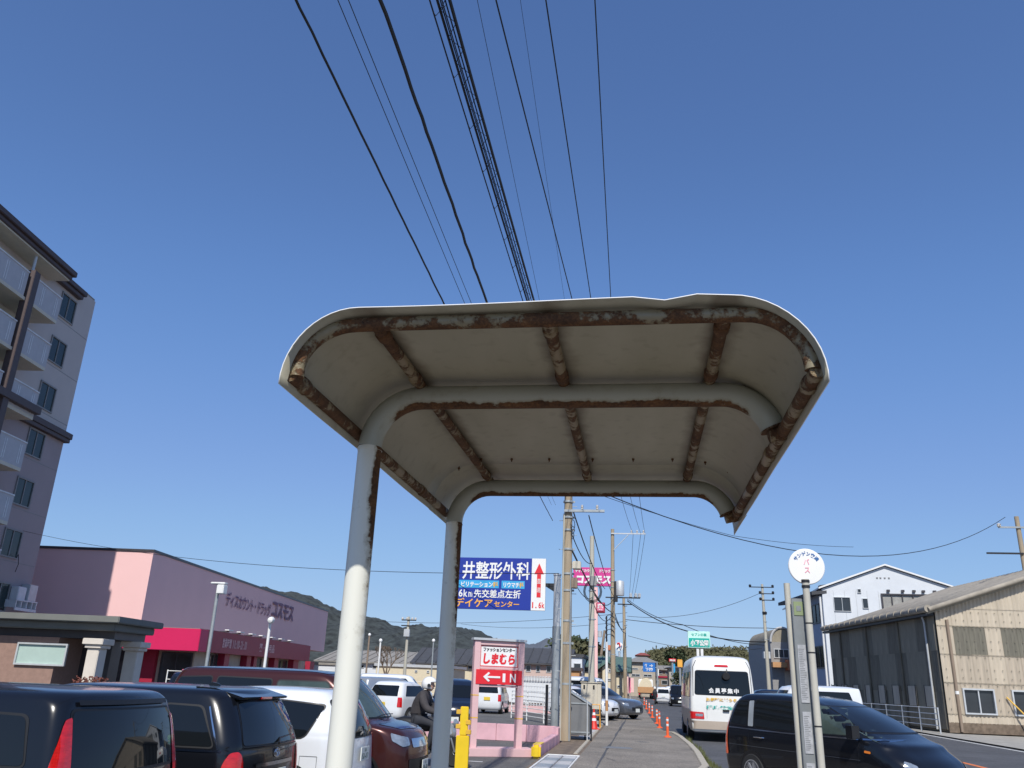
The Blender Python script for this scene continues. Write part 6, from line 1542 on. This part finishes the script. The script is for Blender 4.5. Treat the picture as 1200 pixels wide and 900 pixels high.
# its left side wall, the shade put into a blue grey colour
an = thing('factory_side_wall', 'left side wall of the white factory, coloured blue grey for its shade, with sloping dark eave', 'office building', (fL.x - 0.02, YF, -0.05), R(6))
ha = fL.z - 0.15
MB().box(0.0, 2.4, 0.15, 9.5, 0, ha).build('wall', 'shaded_white_wall', an)
MB().prism([(-0.9, ha - 0.35), (-0.9, ha - 0.05), (2.4, ha + 0.25), (2.4, ha + 0.05)], 'y', -0.05, 11.2).build('eave', 'dark_roof', an)
MB().prism([(-0.05, ha - 0.35), (0.0, ha + 0.55), (1.4, ha + 0.75), (1.4, ha - 0.2)], 'y', 0.2, 0.9).build('eave_end', 'dark_roof', an)
for (y0, y1, z0, z1, m_a) in ((1.0, 3.2, ha - 2.6, ha - 1.0, 'apt_glass'), (5.2, 7.2, ha - 2.4, ha - 1.0, 'far_glass'), (0.6, 3.0, ha - 6.4, ha - 4.6, 'far_glass')):
    w_ = MB().box(-0.03, 0.02, y0, y1, z0, z1).build('window', m_a, an)
    f_ = MB()
    for y in (y0, (y0 + y1) / 2, y1): f_.box(-0.08, -0.031, y - 0.05, y + 0.05, z0 - 0.05, z1 + 0.05)
    for z in (z0, z1): f_.box(-0.07, -0.031, y0 + 0.051, y1 - 0.051, z - 0.05, z + 0.05)
    f_.build('frame', 'dark_frame', w_)
MB().cyl((-0.12, 0.25, 0), (-0.12, 0.25, ha - 0.4), 0.09, n=8).build('drainpipe', 'white_paint', an)

# --- generic houses
def house(name, label, cat, px0, px1, pyeave, Y, depth, wall, roofm, ridge=None, pxr=None, kind='gable_y', windows=(), group=None, rz=0.0, base=-0.05):
    a = at(px0, 790, Y); b = at(px1, 790, Y)
    t = thing(name, label, cat, (a.x, Y, base), R(rz), group)
    w = b.x - a.x; h = at((px0 + px1) / 2, pyeave, Y).z - base
    MB().box(0, w, 0, depth, 0, h).build('wall', wall, t)
    rh = (at((px0 + px1) / 2, ridge, Y).z - base) if ridge else h + 0.3
    if kind == 'side':     # ridge parallel to x, slope towards the camera
        MB().prism([(-0.5, h - 0.05), (depth / 2, rh), (depth + 0.5, h - 0.05), (depth + 0.5, h - 0.2), (depth / 2, rh - 0.2), (-0.5, h - 0.2)], 'x', -0.5, w + 0.5).build('roof', roofm, t)
        m_ = MB(); nn = max(2, int(w / 0.9))
        for k in range(nn): x = -0.5 + (w + 1.0) * (k + 0.5) / nn; m_.cyl((x, -0.5, h + 0.0), (x, depth / 2, rh + 0.05), 0.04, n=4, cap=False)
        tag(m_.build('roof_ribs', roofm, t), kind='stuff')
    elif kind == 'front':  # gable facing the camera
        MB().prism([(0, h), (w, h), (w / 2, rh - 0.1)], 'y', 0.01, depth).build('gable', wall, t)
        MB().prism([(-0.4, h - 0.2), (w / 2, rh), (w + 0.4, h - 0.2), (w + 0.4, h - 0.05), (w / 2, rh + 0.15), (-0.4, h - 0.05)], 'y', -0.4, depth + 0.3).build('roof', roofm, t)
    elif kind == 'hip':
        v = [(-0.5, -0.5, h), (w + 0.5, -0.5, h), (w + 0.5, depth + 0.5, h), (-0.5, depth + 0.5, h), (w * 0.3, depth / 2, rh), (w * 0.7, depth / 2, rh)]
        MB().add(v, [(0, 1, 5, 4), (1, 2, 5), (2, 3, 4, 5), (3, 0, 4), (3, 2, 1, 0)]).build('roof', roofm, t)
    else:
        MB().box(-0.15, w + 0.15, -0.15, depth + 0.15, h + 0.002, h + 0.25).build('roof', roofm, t)
    for (u0, u1, p0, p1) in windows:
        z1 = at((px0 + px1) / 2, p0, Y).z - base; z0 = at((px0 + px1) / 2, p1, Y).z - base
        x0 = at(u0, 790, Y).x - a.x; x1 = at(u1, 790, Y).x - a.x
        win_part(t, x0, x1, z0, z1, -0.01, 'far_glass', 'galvanised_light', 1 if x1 - x0 > 1.2 else 0, 0.06, 0.06)
    return t
HG = 'houses beyond the shop car park'
house('terrace_house', 'long low cream building under a wide black roof behind the car park', 'house', 486, 561, 777, 92, 9, 'cream_wall', 'dark_roof', 758, kind='side', windows=[(492, 498, 779.5, 783), (506, 514, 779, 783), (520, 528, 779, 783), (534, 540, 779, 783), (548, 556, 779, 783)], group=HG)
house('apartment_house', 'pink beige two storey apartments under a black roof right of the IN sign', 'apartment building', 563, 664, 776, 90, 9, 'pinkbeige_wall', 'dark_roof', 757, kind='side', windows=[(572, 580, 780, 786), (588, 596, 780, 786), (616, 622, 779, 787), (628, 633, 779, 787), (640, 646, 779, 787), (616, 623, 793, 797), (635, 645, 793, 797)], group=HG)
for px in (614, 626, 638, 650):
    pass
house('warehouse_shed', 'long shed with weathered grey roof and white walls beyond the pink store', 'shed', 372, 478, 775, 105, 16, 'white_wall', 'grey_roof', 760, kind='side', windows=[(380, 388, 779, 784), (398, 404, 779, 784), (418, 426, 779, 783), (436, 444, 779, 783), (452, 460, 779, 783)], group=HG)
house('white_shed', 'small white outbuilding right of the end of the pink store', 'shed', 362, 392, 779, 96, 8, 'white_wall', 'grey_roof', 775, kind='flat', windows=[(378, 389, 786, 793)], group=HG)
house('storage_building', 'plain cream walled building behind the parked cars left of the second post', 'building', 440, 530, 782, 80, 6, 'cream_wall', 'galvanised_light', None, kind='flat', windows=[(486, 489, 785, 788), (500, 503, 785, 788)], group=HG)
HR = 'houses along the road beyond the utility poles'
house('town_house', 'white house with black window surround and orange lower wall behind the pale car', 'house', 664, 682, 770, 74, 8, 'white_wall', 'dark_roof', 767, kind='flat', windows=[(672, 681, 777, 786)], group=HR)
house('orange_house', 'orange brown rendered wall in front of the white town house', 'building', 662, 679, 786, 71, 2.5, 'orange_wall', 'dark_frame', None, kind='flat', group=HR)
house('cream_house', 'cream house with green roof between the pink pillar and the white pole', 'house', 681, 707, 779, 78, 9, 'cream_wall', 'green_roof', 767, kind='side', windows=[(684, 690, 782, 788), (700, 705, 783, 788), (700, 706, 795, 800)], group=HR)
house('gabled_house', 'cream house with a small white gable behind the white pole', 'house', 706, 719, 782, 76, 9, 'cream_wall', 'green_roof', 776, kind='front', windows=[(713, 716, 784, 788), (709, 717, 795, 798)], group=HR)
house('green_roof_house', 'pale house under a wide green roof right of the transformer pole', 'house', 719, 734, 785, 88, 10, 'cream_wall', 'green_roof', 768, kind='side', windows=[(724, 727, 787, 792), (723, 727, 803, 806)], group=HR)
house('public_hall', 'large beige hall with a pale hipped roof at the end of the road', 'building', 737, 768, 776, 135, 20, 'beige_wall', 'grey_roof', 767.5, kind='hip', windows=[(740, 748, 783, 785), (752, 760, 783, 785), (740, 750, 790, 793), (754, 764, 790, 793)], group=HR)
house('red_roof_house', 'house with a dull red roof above the beige hall', 'house', 747, 760, 768, 190, 10, 'brown_wall', 'red_roof', 764, kind='hip', group=HR)
house('brown_shop', 'brown fronted shop with flat grey roof under the wooded hill', 'shop', 768, 789, 784, 150, 12, 'brown_wall', 'grey_roof', 779, kind='side', windows=[(770, 776, 787, 790), (780, 786, 787, 790)], group=HR)
house('roadside_store', 'low dark shop with red fascia far down the road', 'shop', 762, 784, 794, 142, 6, 'brown_wall', 'crimson_dark', None, kind='flat', windows=[(765, 772, 797, 802), (775, 782, 797, 802)], group=HR)
house('end_building', 'brown and white building behind the queue of cars', 'building', 784, 800, 783, 128, 8, 'beige_wall', 'dark_roof', 780, kind='hip', windows=[(786, 790, 788, 792), (792, 798, 788, 792)], group=HR)
# arched shop on the right of the bus
ba = at(905, 790, 100); bb_ = at(934, 790, 100)
ar = thing('arched_shop', 'grey brown shop with a half round gable and terracotta awning right of the bus', 'shop', (ba.x, 100, -0.05), R(3))
aw = bb_.x - ba.x; ah = at(920, 752, 100).z
MB().box(0, aw, 0, 14, 0, ah).build('wall', 'grey_wall', ar)
arc = [(aw / 2 + aw * 0.48 * math.cos(math.pi * k / 20), ah + (at(920, 735, 100).z - ah) * math.sin(math.pi * k / 20)) for k in range(21)]
MB().prism(arc, 'y', 0.0, 13.9).build('arched_gable', 'slate_side', ar)
m_ = MB().tube([(x, -0.06, z) for x, z in arc], 0.13, 6); m_.build('gable_rim', 'pale_concrete', ar)
z0, z1 = at(920, 771, 100).z, at(920, 760, 100).z
win_part(ar, aw * 0.12, aw * 0.92, z0, z1, -0.01, 'far_glass', 'galvanised_light', 3, 0.1, 0.08)
MB().box(-0.1, aw * 0.55, -1.2, 0, at(920, 782, 100).z, at(920, 776, 100).z).build('awning', 'orange_wall', ar); MB().box(aw * 0.55 + 0.01, aw + 0.2, -1.4, 0, at(920, 785, 100).z, at(920, 773, 100).z).build('awning', 'terracotta', ar)
MB().box(aw * 0.5, aw * 0.95, -0.06, -0.01, 0.2, at(920, 786, 100).z).build('shutter', 'beige_panel', ar)
MB().box(-0.9, -0.2, -0.7, 0, at(920, 772, 100).z, at(920, 764, 100).z).build('air_conditioner', 'galvanised_light', ar)
house('low_clad_building', 'white low building with boxes between the bus and the crossarm pole', 'building', 884, 908, 787, 112, 8, 'white_wall', 'galvanised_light', None, kind='flat', windows=[(888, 893, 789, 793), (897, 904, 788, 793)], group='buildings right of the bus')

# small roadside signs far off
def board(name, label, px0, px1, py0, py1, Y, m, post='galvanised', txt=None, tm='sign_white', cat='sign', shape='box'):
    a = at(px0, py1, Y); b = at(px1, py0, Y)
    t = thing(name, label, cat, ((a.x + b.x) / 2, Y, ROADZ))
    w = b.x - a.x; z0 = a.z - ROADZ; z1 = b.z - ROADZ
    MB().cyl((0, 0.1, 0), (0, 0.1, z0 + 0.1), 0.12, n=8).build('post', post, t)
    if shape == 'round':
        p = MB().lathe([(0.02, -0.15), (w / 2, -0.12), (w / 2, 0.12), (0.02, 0.15)], (0, 0, (z0 + z1) / 2), 24, 'y').build('disc', m, t)
    else: p = MB().box(-w / 2, w / 2, -0.12, 0.05, z0, z1).build('sign_panel', m, t, bevel=0.03)
    if txt: lettering(txt, tm, p, -w * 0.42, z0 + (z1 - z0) * 0.2, w * 0.84, (z1 - z0) * 0.6, y=-0.17, bold=0.04)
    return t, p, w, z0, z1
t, p, w, z0, z1 = board('round_sign', 'white round sign with red and blue strokes between the two brown poles', 721, 730.5, 751, 764.5, 96, 'sign_white', 'galvanised_light', shape='round')
MB().tube([(-w * .25, -0.17, z0 + (z1 - z0) * .75), (0.0, -0.17, z0 + (z1 - z0) * .8), (w * .1, -0.17, z0 + (z1 - z0) * .5)], 0.09, 6).build('red_stroke', 'sign_red', p)
MB().tube([(-w * .3, -0.17, z0 + (z1 - z0) * .3), (0.0, -0.17, z0 + (z1 - z0) * .5), (w * .15, -0.17, z0 + (z1 - z0) * .2), (w * .3, -0.17, z0 + (z1 - z0) * .6)], 0.06, 6).build('blue_stroke', 'sign_ink_blue', p)
board('orange_sign', 'small round orange sign left of the transformer pole', 711, 717, 755, 763, 92, 'terracotta', shape='round')
board('red_sign', 'red roadside sign with white writing beyond the queue of cars', 784, 792, 772, 775.5, 112, 'sign_red', txt='売店')
board('yellow_sign', 'yellow and white box sign just left of the bus', 794, 799.5, 773, 782, 96, 'sign_orange')
board('white_sign', 'white panel sign below the blue direction sign', 768.5, 772, 784, 792, 121, 'sign_white')
board('blue_banner_sign', 'pale blue vertical sign left of the bus roof', 788.5, 791, 778, 791, 118, 'sign_cyan')
BG = 'pink banners beside the pavement'
for i, (px, Y) in enumerate(((731.5, 84), (734.5, 92), (738.5, 100), (752, 125))):
    p = at(px, 820, Y)
    t = thing('banner_flag', ('pink banner nearest the brown pole', 'second pink banner behind the brown pole', 'third pink banner behind the brown pole', 'lone pink banner further down the road')[i], 'banner', (p.x, Y, 0), 0, BG)
    MB().cyl((0, 0, 0), (0, 0, 2.6), 0.02, n=6).build('staff', 'white_paint', t)
    MB().box(0.02, 0.42, -0.01, 0.01, 0.8, 2.3).build('cloth', 'banner_pink' if i % 2 else 'pink_wall', t)
bx_ = thing('rider_far', 'rider on a motorcycle far down the road beside the white cars', 'motorcycle', (at(767.5, 815, 88).x, 88, ROADZ))
bx_.name = 'far_motorcycle'
MB().lathe([(0.05, -0.06), (0.3, -0.06), (0.3, 0.06), (0.05, 0.06)], (0, 0, 0.3), 14, 'x').build('wheel', 'tyre', bx_)
MB().tube([(0, 0, 0.45), (0, 0.05, 0.8), (0, 0.0, 1.1), (0, 0.05, 1.35)], [0.18, 0.22, 0.26, 0.12], 10).build('rider_body', 'trousers', bx_, smooth=True)
MB().lathe([(0.02, -0.14), (0.12, -0.08), (0.14, 0.02), (0.1, 0.11), (0.02, 0.14)], (0, 0.02, 1.5), 12).build('helmet', 'helmet_white', bx_, smooth=True)
# orange truck
tk = thing('road_truck', 'truck with a yellow orange load far down the road left of the cars', 'truck', (at(757, 810, 120).x, 120, ROADZ), 0)
MB().box(-1.1, 1.1, 0, 5.2, 0.7, 1.0).build('bed', 'box_grey', tk, bevel=0.02)
MB().box(-1.1, 1.1, -0.05, 0.05, 0.75, 1.5).build('tailgate', 'orange_wall', tk, bevel=0.02)
MB().prism([(-1.0, 1.0), (1.0, 1.0), (0.7, 2.2), (0.2, 2.7), (-0.5, 2.5), (-0.9, 1.8)], 'y', 0.3, 4.0).build('load', 'cream_wall', tk, bevel=0.08)
MB().box(-1.0, 1.0, 4.2, 5.9, 0.6, 2.5).build('cab', 'white_paint', tk, bevel=0.08)
for x in (-1.0, 0.7):
    for y in (0.6, 4.6): MB().lathe([(0.1, 0), (0.42, 0), (0.42, 0.3), (0.1, 0.3)], (x, y, 0.42), 16, 'x').build('wheel', 'tyre', tk)
for x in (-1.0, 0.8): MB().box(x, x + 0.22, -0.09, -0.051, 0.5, 0.66).build('tail_lamp', 'tail_red', tk)
# white fences in the lot
def fence(label, px0, px1, Y0, Y1, h, rails, dz, m='white_paint', name='pipe_fence', posts=None):
    a = at(px0, 815, Y0); b = at(px1, 815, Y1); d = Vector((b.x - a.x, Y1 - Y0)); L = d.length
    t = thing(name, label, 'fence', (a.x, Y0, LOTZ), math.atan2(d.y, d.x))
    n = posts or int(L / 2) + 1
    for k in range(n): MB().cyl((L * k / (n - 1), 0, 0), (L * k / (n - 1), 0, h), 0.03, n=6).build('post', m, t)
    for k in range(rails): MB().cyl((0, 0, h - 0.04 - k * dz), (L, 0, h - 0.04 - k * dz), 0.018, n=5).build('rail', m, t)
    return t
fence('white rail fence with six bars right of the IN sign', 600, 660, 42, 36, 1.25, 7, 0.17)
fence('taller white mesh fence behind the six bar fence', 604, 662, 60, 52, 2.0, 6, 0.3, posts=18)
fence('white fence behind the parked cars left of the second post', 400, 560, 74, 72, 1.3, 4, 0.3)
house('fence_wall', 'long white wall with a grey top rail beyond the rail fences', 'wall', 560, 664, 797, 70, 0.3, 'white_wall', 'galvanised_light', None, kind='flat')
structure(MB().box(at(590, 830, 50).x, -2.6, 50, 50.4, LOTZ, LOTZ + 0.35).build('lot_kerb', 'orange_wall' if False else 'pink_trim'))

# ================================================================== hills
def hill(name, pts, Y, thick, m, seed, bump=4.0, z0=-2.0):
    """ridge through the given photo points at distance Y, with a real front and back slope"""
    P = [at(px, py, Y) for px, py in pts]; vs, fs = [], []
    rnd = random.Random(seed); NX = 420; NY = 22
    xs = [P[0].x + (P[-1].x - P[0].x) * k / NX for k in range(NX + 1)]
    def rz(x):
        for a, b in zip(P[:-1], P[1:]):
            if a.x <= x <= b.x: t = (x - a.x) / (b.x - a.x); t = t * t * (3 - 2 * t) * 0.5 + t * 0.5; return a.z + (b.z - a.z) * t
        return P[-1].z
    from mathutils import noise as nz
    for j in range(NY + 1):
        v = j / NY * 2 - 1
        for i, x in enumerate(xs):
            h = (rz(x) - z0) * max(0.0, 1 - abs(v) ** 1.6)
            q = Vector((x * 0.02, v * thick * 0.02, seed)); dz = nz.fractal(q, 1.0, 2.0, 5) * bump * (0.35 + (1 - abs(v)))
            dz += nz.noise(Vector((x * 0.11, v * thick * 0.05, seed + 3.0))) * bump * 0.28 + nz.noise(Vector((x * 0.31, v * thick * 0.11, seed))) * bump * 0.16
            ex = min(i, NX - i) / 20; ex = min(1, ex)
            vs.append((x, Y + v * thick, z0 + (h + dz * (0.75 if j == NY // 2 else 1.0)) * (ex if name != 'x' else 1)))
    n = NX + 1
    fs = [(j * n + i, j * n + i + 1, (j + 1) * n + i + 1, (j + 1) * n + i) for j in range(NY) for i in range(NX)]
    me = bpy.data.meshes.new(name); me.from_pydata(vs, [], fs); me.update(); me.shade_smooth(); me.materials.append(M[m])
    return structure(link(name, me))
hill('hill', [(180, 720), (240, 700), (302, 688), (330, 693), (345, 697), (365, 701), (386, 710), (410, 722), (427, 727), (445, 726), (464, 733), (487, 737), (509, 735), (540, 735), (558, 740), (575, 748), (600, 755), (625, 762)], 1500, 420, 'hill_forest', 3, 9)
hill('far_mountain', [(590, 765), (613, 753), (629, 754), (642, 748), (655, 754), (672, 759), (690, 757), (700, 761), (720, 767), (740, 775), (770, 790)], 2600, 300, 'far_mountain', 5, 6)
hill('wooded_hill', [(752, 775), (762, 769), (775, 765), (790, 763.5), (805, 764), (830, 765), (850, 768), (870, 772)], 420, 70, 'hill_forest_near', 8, 2.5)
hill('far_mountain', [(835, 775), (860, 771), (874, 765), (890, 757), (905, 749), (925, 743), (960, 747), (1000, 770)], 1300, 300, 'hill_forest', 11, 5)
# tree cover of the near wooded hill: bumpy crowns
tc = MB(); rnd = random.Random(4)
for k in range(2600):
    px = rnd.uniform(752, 872); v = rnd.uniform(-1.0, 0.05); base = at(px, 765, 420)
    rr = {True: 1}[True]
    t = (px - 752) / 120; prof = 769 - 5.5 * math.sin(min(1, t * 2.2) * math.pi / 2) + 3 * max(0, t - 0.5) + (3 if t < 0.08 else 0)
    top = at(px, prof, 420).z; z = -2 + (top + 2) * (1 - abs(v) ** 1.6)
    x = base.x; y = 420 + v * 70; s_ = rnd.uniform(1.0, 2.6)
    leafball(tc, (x, y, z + s_ * 0.3), s_, 5, 1.0, 0.8)
tag(tc.build('woodland', 'leaf_olive'), kind='stuff')
# trees
def tree(label, px, pytop, Y, w, m='leaf_dark', n=1600, trunk=0.35, ls=0.35, group=None, base=-0.05, crown0=0.25):
    p = at(px, pytop, Y); h = p.z - base
    t = thing('broadleaf_tree', label, 'tree', (p.x, Y, base), random.uniform(0, 6), group)
    tr = MB().tube([(0, 0, 0), (0.1, 0, h * 0.3), (0.0, 0.1, h * 0.62)], [trunk, trunk * .7, trunk * .3], 8)
    cr = MB(); R_ = random.Random(int(px))
    for k in range(14):
        a = R_.uniform(0, 6.28); d = w * R_.uniform(0.1, 0.75); z = h * R_.uniform(crown0 + .1, 0.9); q = 1 - abs(z / h - 0.55)
        c = (d * q * math.cos(a), d * q * math.sin(a), z); tr.tube([(0, 0, z * 0.6), c], [trunk * .25, trunk * .08], 5)
        leafball(cr, c, w * R_.uniform(0.22, 0.42), n // 14, ls)
    leafball(cr, (0, 0, h * 0.88), w * 0.35, n // 10, ls)
    cr.build('crown', m, t); tr.build('trunk', 'bark', t, smooth=True)
    return t
TG = 'trees behind the houses'
tree('dark rounded tree just right of the tan utility pole', 671, 754.5, 130, 5.5, 'leaf_dark', 2600, group=TG, ls=0.45)
tree('dark tree left of the pale pole, middle of the clump', 680, 754, 134, 5.5, 'leaf_dark', 2600, group=TG, ls=0.45)
tree('olive tree at the right of the clump next to the pale pole', 687, 757, 130, 4.5, 'leaf_olive', 2200, group=TG, ls=0.45)
tree('olive tree low behind the town house', 676, 762, 118, 5.0, 'leaf_olive', 2200, group=TG, ls=0.4)
tree('dark tree rising above the wooded hill left of the green sign', 792, 763, 260, 5, 'leaf_dark', 1400, ls=0.7)
tree('small green tree behind the queue of cars', 797, 786, 108, 1.6, 'leaf_dark', 900, ls=0.2)
# bare tree
bt_ = thing('bare_tree', 'leafless tree with fine branches before the white shed', 'tree', (at(452, 795, 70).x, 70, LOTZ))
tm_ = MB(); R_ = random.Random(12)
def branch(p, d, l, r, dep):
    q = p + d * l; tm_.tube([p, q], [r, r * 0.6], 4, cap=False)
    if dep == 0: return
    for _ in range(3):
        nd = (d + Vector((R_.uniform(-.8, .8), R_.uniform(-.8, .8), R_.uniform(-.1, .6)))).normalized(); branch(q, nd, l * 0.68, r * 0.6, dep - 1)
branch(Vector((0, 0, 0)), Vector((0, 0, 1)), 1.5, 0.14, 5)
tm_.build('branches', 'bark', bt_)
# ================================================================== motorcyclist
XM, YM = at(500, 860, 17.9).x, 17.9
mc = thing('motorcycle', 'small motorcycle heading right, half hidden by the second shelter post', 'motorcycle', (XM, YM, LOTZ), 0)
for x in (-0.62, 0.62):
    w_ = MB().lathe([(0.20, -0.04), (0.26, -0.05), (0.285, 0.0), (0.26, 0.05), (0.20, 0.04)], (x, 0, 0.285), 24, 'y').build('wheel', 'tyre', mc, smooth=True)
    MB().lathe([(0.02, -0.03), (0.05, -0.045), (0.05, 0.045), (0.02, 0.03)], (x, 0, 0.285), 12, 'y').build('hub', 'alloy', w_, smooth=True)
    sm = MB()
    for k in range(5): a = k * 1.2566; sm.cyl((x, 0, 0.285), (x + 0.21 * math.cos(a), 0, 0.285 + 0.21 * math.sin(a)), 0.014, n=6)
    sm.build('spokes', 'alloy', w_)
MB().tube([(0.62, 0.07, 0.285), (0.50, 0.07, 0.62), (0.40, 0.05, 0.92)], 0.022, 8).tube([(0.62, -0.07, 0.285), (0.50, -0.07, 0.62), (0.40, -0.05, 0.92)], 0.022, 8).build('fork', 'alloy', mc, smooth=True)
MB().tube([(0.42, 0, 0.85), (0.2, 0, 0.55), (0.0, 0, 0.36), (-0.35, 0, 0.42), (-0.62, 0, 0.30)], [0.05, 0.09, 0.12, 0.10, 0.04], 10).build('frame', 'paint_black', mc, smooth=True)
MB().tube([(0.45, 0, 0.80), (0.52, 0, 0.60), (0.60, 0, 0.58)], [0.10, 0.14, 0.06], 12).build('front_fairing', 'paint_silver', mc, smooth=True)
MB().tube([(0.12, 0, 0.74), (-0.15, 0, 0.76), (-0.5, 0, 0.80), (-0.68, 0, 0.82)], [0.09, 0.13, 0.12, 0.05], 12).build('seat', 'rubber_trim', mc, smooth=True)
MB().tube([(0.30, -0.34, 0.98), (0.38, -0.2, 1.0), (0.42, 0, 0.95), (0.38, 0.2, 1.0), (0.30, 0.34, 0.98)], 0.014, 8).build('handlebar', 'black_metal', mc, smooth=True)
for s_ in (-1, 1): MB().tube([(0.38, s_ * 0.25, 1.0), (0.36, s_ * 0.34, 1.18)], 0.008, 6).lathe([(0.01, -0.01), (0.055, 0.0), (0.01, 0.01)], (0.35, s_ * 0.36, 1.21), 12, 'x').build('mirror', 'black_metal', mc)
MB().lathe([(0.02, 0.0), (0.08, 0.01), (0.09, 0.05), (0.04, 0.1)], (0.55, 0, 0.82), 14, 'x').build('head_lamp', 'lamp_clear', mc, smooth=True)
MB().tube([(-0.1, -0.12, 0.22), (-0.7, -0.14, 0.30)], [0.03, 0.05], 10).build('exhaust', 'chrome', mc, smooth=True)
pr = thing('person', 'motorcyclist in a dark grey jacket and white open helmet leaning to the handlebar', 'person', (XM, YM, LOTZ + 0.0), 0)
def skin_mesh(name, joints, edges, radii, m, parent, root=0, lev=2):
    me = bpy.data.meshes.new(name); me.from_pydata(joints, edges, []); o = link(name, me, parent)
    md = o.modifiers.new('skin', 'SKIN'); sv = me.skin_vertices[0].data
    for i, r in enumerate(radii): sv[i].radius = (r, r) if isinstance(r, (int, float)) else r
    sv[root].use_root = True; sb = o.modifiers.new('sub', 'SUBSURF'); sb.levels = lev; sb.render_levels = lev
    me.materials.append(M[m]); md.use_smooth_shade = True; return o
J = [(-0.24, 0, 0.88), (-0.22, 0, 1.02), (-0.16, 0, 1.20), (-0.10, 0, 1.34), (-0.06, 0, 1.42)]
Rr = [(0.18, 0.17), (0.175, 0.165), (0.21, 0.185), (0.175, 0.15), 0.065]
E0 = [(0, 1), (1, 2), (2, 3), (3, 4)]
for s_ in (-1, 1):
    b_ = len(J)
    J += [(-0.10, s_ * 0.19, 1.33), (-0.04, s_ * 0.26, 1.18), (0.05, s_ * 0.29, 1.07), (0.20, s_ * 0.29, 1.04), (0.29, s_ * 0.29, 1.03)]
    Rr += [0.10, 0.09, 0.08, 0.066, 0.052]; E0 += [(3, b_), (b_, b_ + 1), (b_ + 1, b_ + 2), (b_ + 2, b_ + 3), (b_ + 3, b_ + 4)]
jk = skin_mesh('body', J, E0, Rr, 'jacket', pr)
J, E0, Rr = [(-0.24, 0, 0.88)], [], [(0.15, 0.14)]
for s_ in (-1, 1):
    b_ = len(J); J += [(-0.18, s_ * 0.11, 0.85), (0.02, s_ * 0.17, 0.84), (0.18, s_ * 0.18, 0.78), (0.12, s_ * 0.17, 0.52), (0.04, s_ * 0.16, 0.30), (0.14, s_ * 0.16, 0.25)]
    Rr += [0.105, 0.095, 0.075, 0.065, 0.05, 0.045]; E0 += [(0, b_)] + [(b_ + k, b_ + k + 1) for k in range(5)]
skin_mesh('trousers', J, E0, Rr, 'trousers', pr)
for s_ in (-1, 1):
    bx0 = (0.30, s_ * 0.29, 1.03); J = [bx0, (0.345, s_ * 0.29, 1.025)]; E0 = [(0, 1)]; Rr = [0.032, 0.036]
    hnd = skin_mesh('glove', J, E0, Rr, 'rubber_trim', pr, lev=1)
    for k in range(4):
        y = s_ * (0.262 + 0.019 * k); l = (0.030, 0.034, 0.032, 0.026)[k]
        MB().tube([(0.352, y, 1.035), (0.352 + l, y, 1.028), (0.356 + l, y, 1.000), (0.345 + l * .4, y, 0.978)], [0.010, 0.0095, 0.009, 0.007], 8).build('finger', 'rubber_trim', hnd, smooth=True)
    MB().tube([(0.335, s_ * 0.245, 1.02), (0.360, s_ * 0.238, 1.0), (0.362, s_ * 0.245, 0.978)], [0.012, 0.010, 0.008], 8).build('thumb', 'rubber_trim', hnd, smooth=True)
hx, hz = -0.01, 1.53
hm_ = bpy.data.meshes.new('helmet'); bm = bmesh.new(); bmesh.ops.create_uvsphere(bm, u_segments=32, v_segments=20, radius=0.155)
for v in bm.verts:
    v.co.x *= 1.08; v.co.z *= 1.0
dl = [v for v in bm.verts if v.co.z < -0.10 or (v.co.x > 0.085 and -0.095 < v.co.z < 0.045)]
bmesh.ops.delete(bm, geom=dl, context='VERTS'); bm.to_mesh(hm_); bm.free(); hm_.shade_smooth(); hm_.materials.append(M['helmet_white'])
hel = link('helmet', hm_, pr); hel.location = (hx, 0, hz + 0.02); sd = hel.modifiers.new('t', 'SOLIDIFY'); sd.thickness = 0.02
MB().lathe([(0.02, 0.004), (0.035, 0.0), (0.035, -0.01)], (hx + 0.03, -0.158, hz), 14, 'y').build('visor_pivot', 'black_metal', hel).location = (-hx, 0, -hz - 0.02)
hd_ = MB(); 
prof = [(0.0, -0.115), (0.05, -0.11), (0.07, -0.08), (0.085, -0.03), (0.092, 0.02), (0.088, 0.07), (0.06, 0.105), (0.0, 0.118)]
hd_.lathe([(max(r, 0.002), z) for r, z in prof], (hx + 0.01, 0, hz), 20)
head = hd_.build('head', 'skin', pr, smooth=True)
MB().tube([(hx + 0.09, 0, hz + 0.03), (hx + 0.118, 0, hz - 0.015), (hx + 0.10, 0, hz - 0.025)], [0.008, 0.016, 0.010], 8).build('nose', 'skin', head, smooth=True)
for s_ in (-1, 1): MB().lathe([(0.001, -0.006), (0.012, 0.0), (0.001, 0.006)], (hx + 0.092, s_ * 0.032, hz + 0.02), 10, 'x').build('eye', 'black_metal', head)
MB().tube([(hx + 0.088, -0.022, hz - 0.055), (hx + 0.094, 0, hz - 0.058), (hx + 0.088, 0.022, hz - 0.055)], 0.005, 6).build('mouth', 'terracotta', head)
for s_ in (-1, 1): MB().tube([(-0.16, s_ * 0.10, 1.38), (-0.20, s_ * 0.12, 1.18), (-0.22, s_ * 0.10, 1.0)], 0.015, 6).build('seam_piping', 'reflective_white', jk)
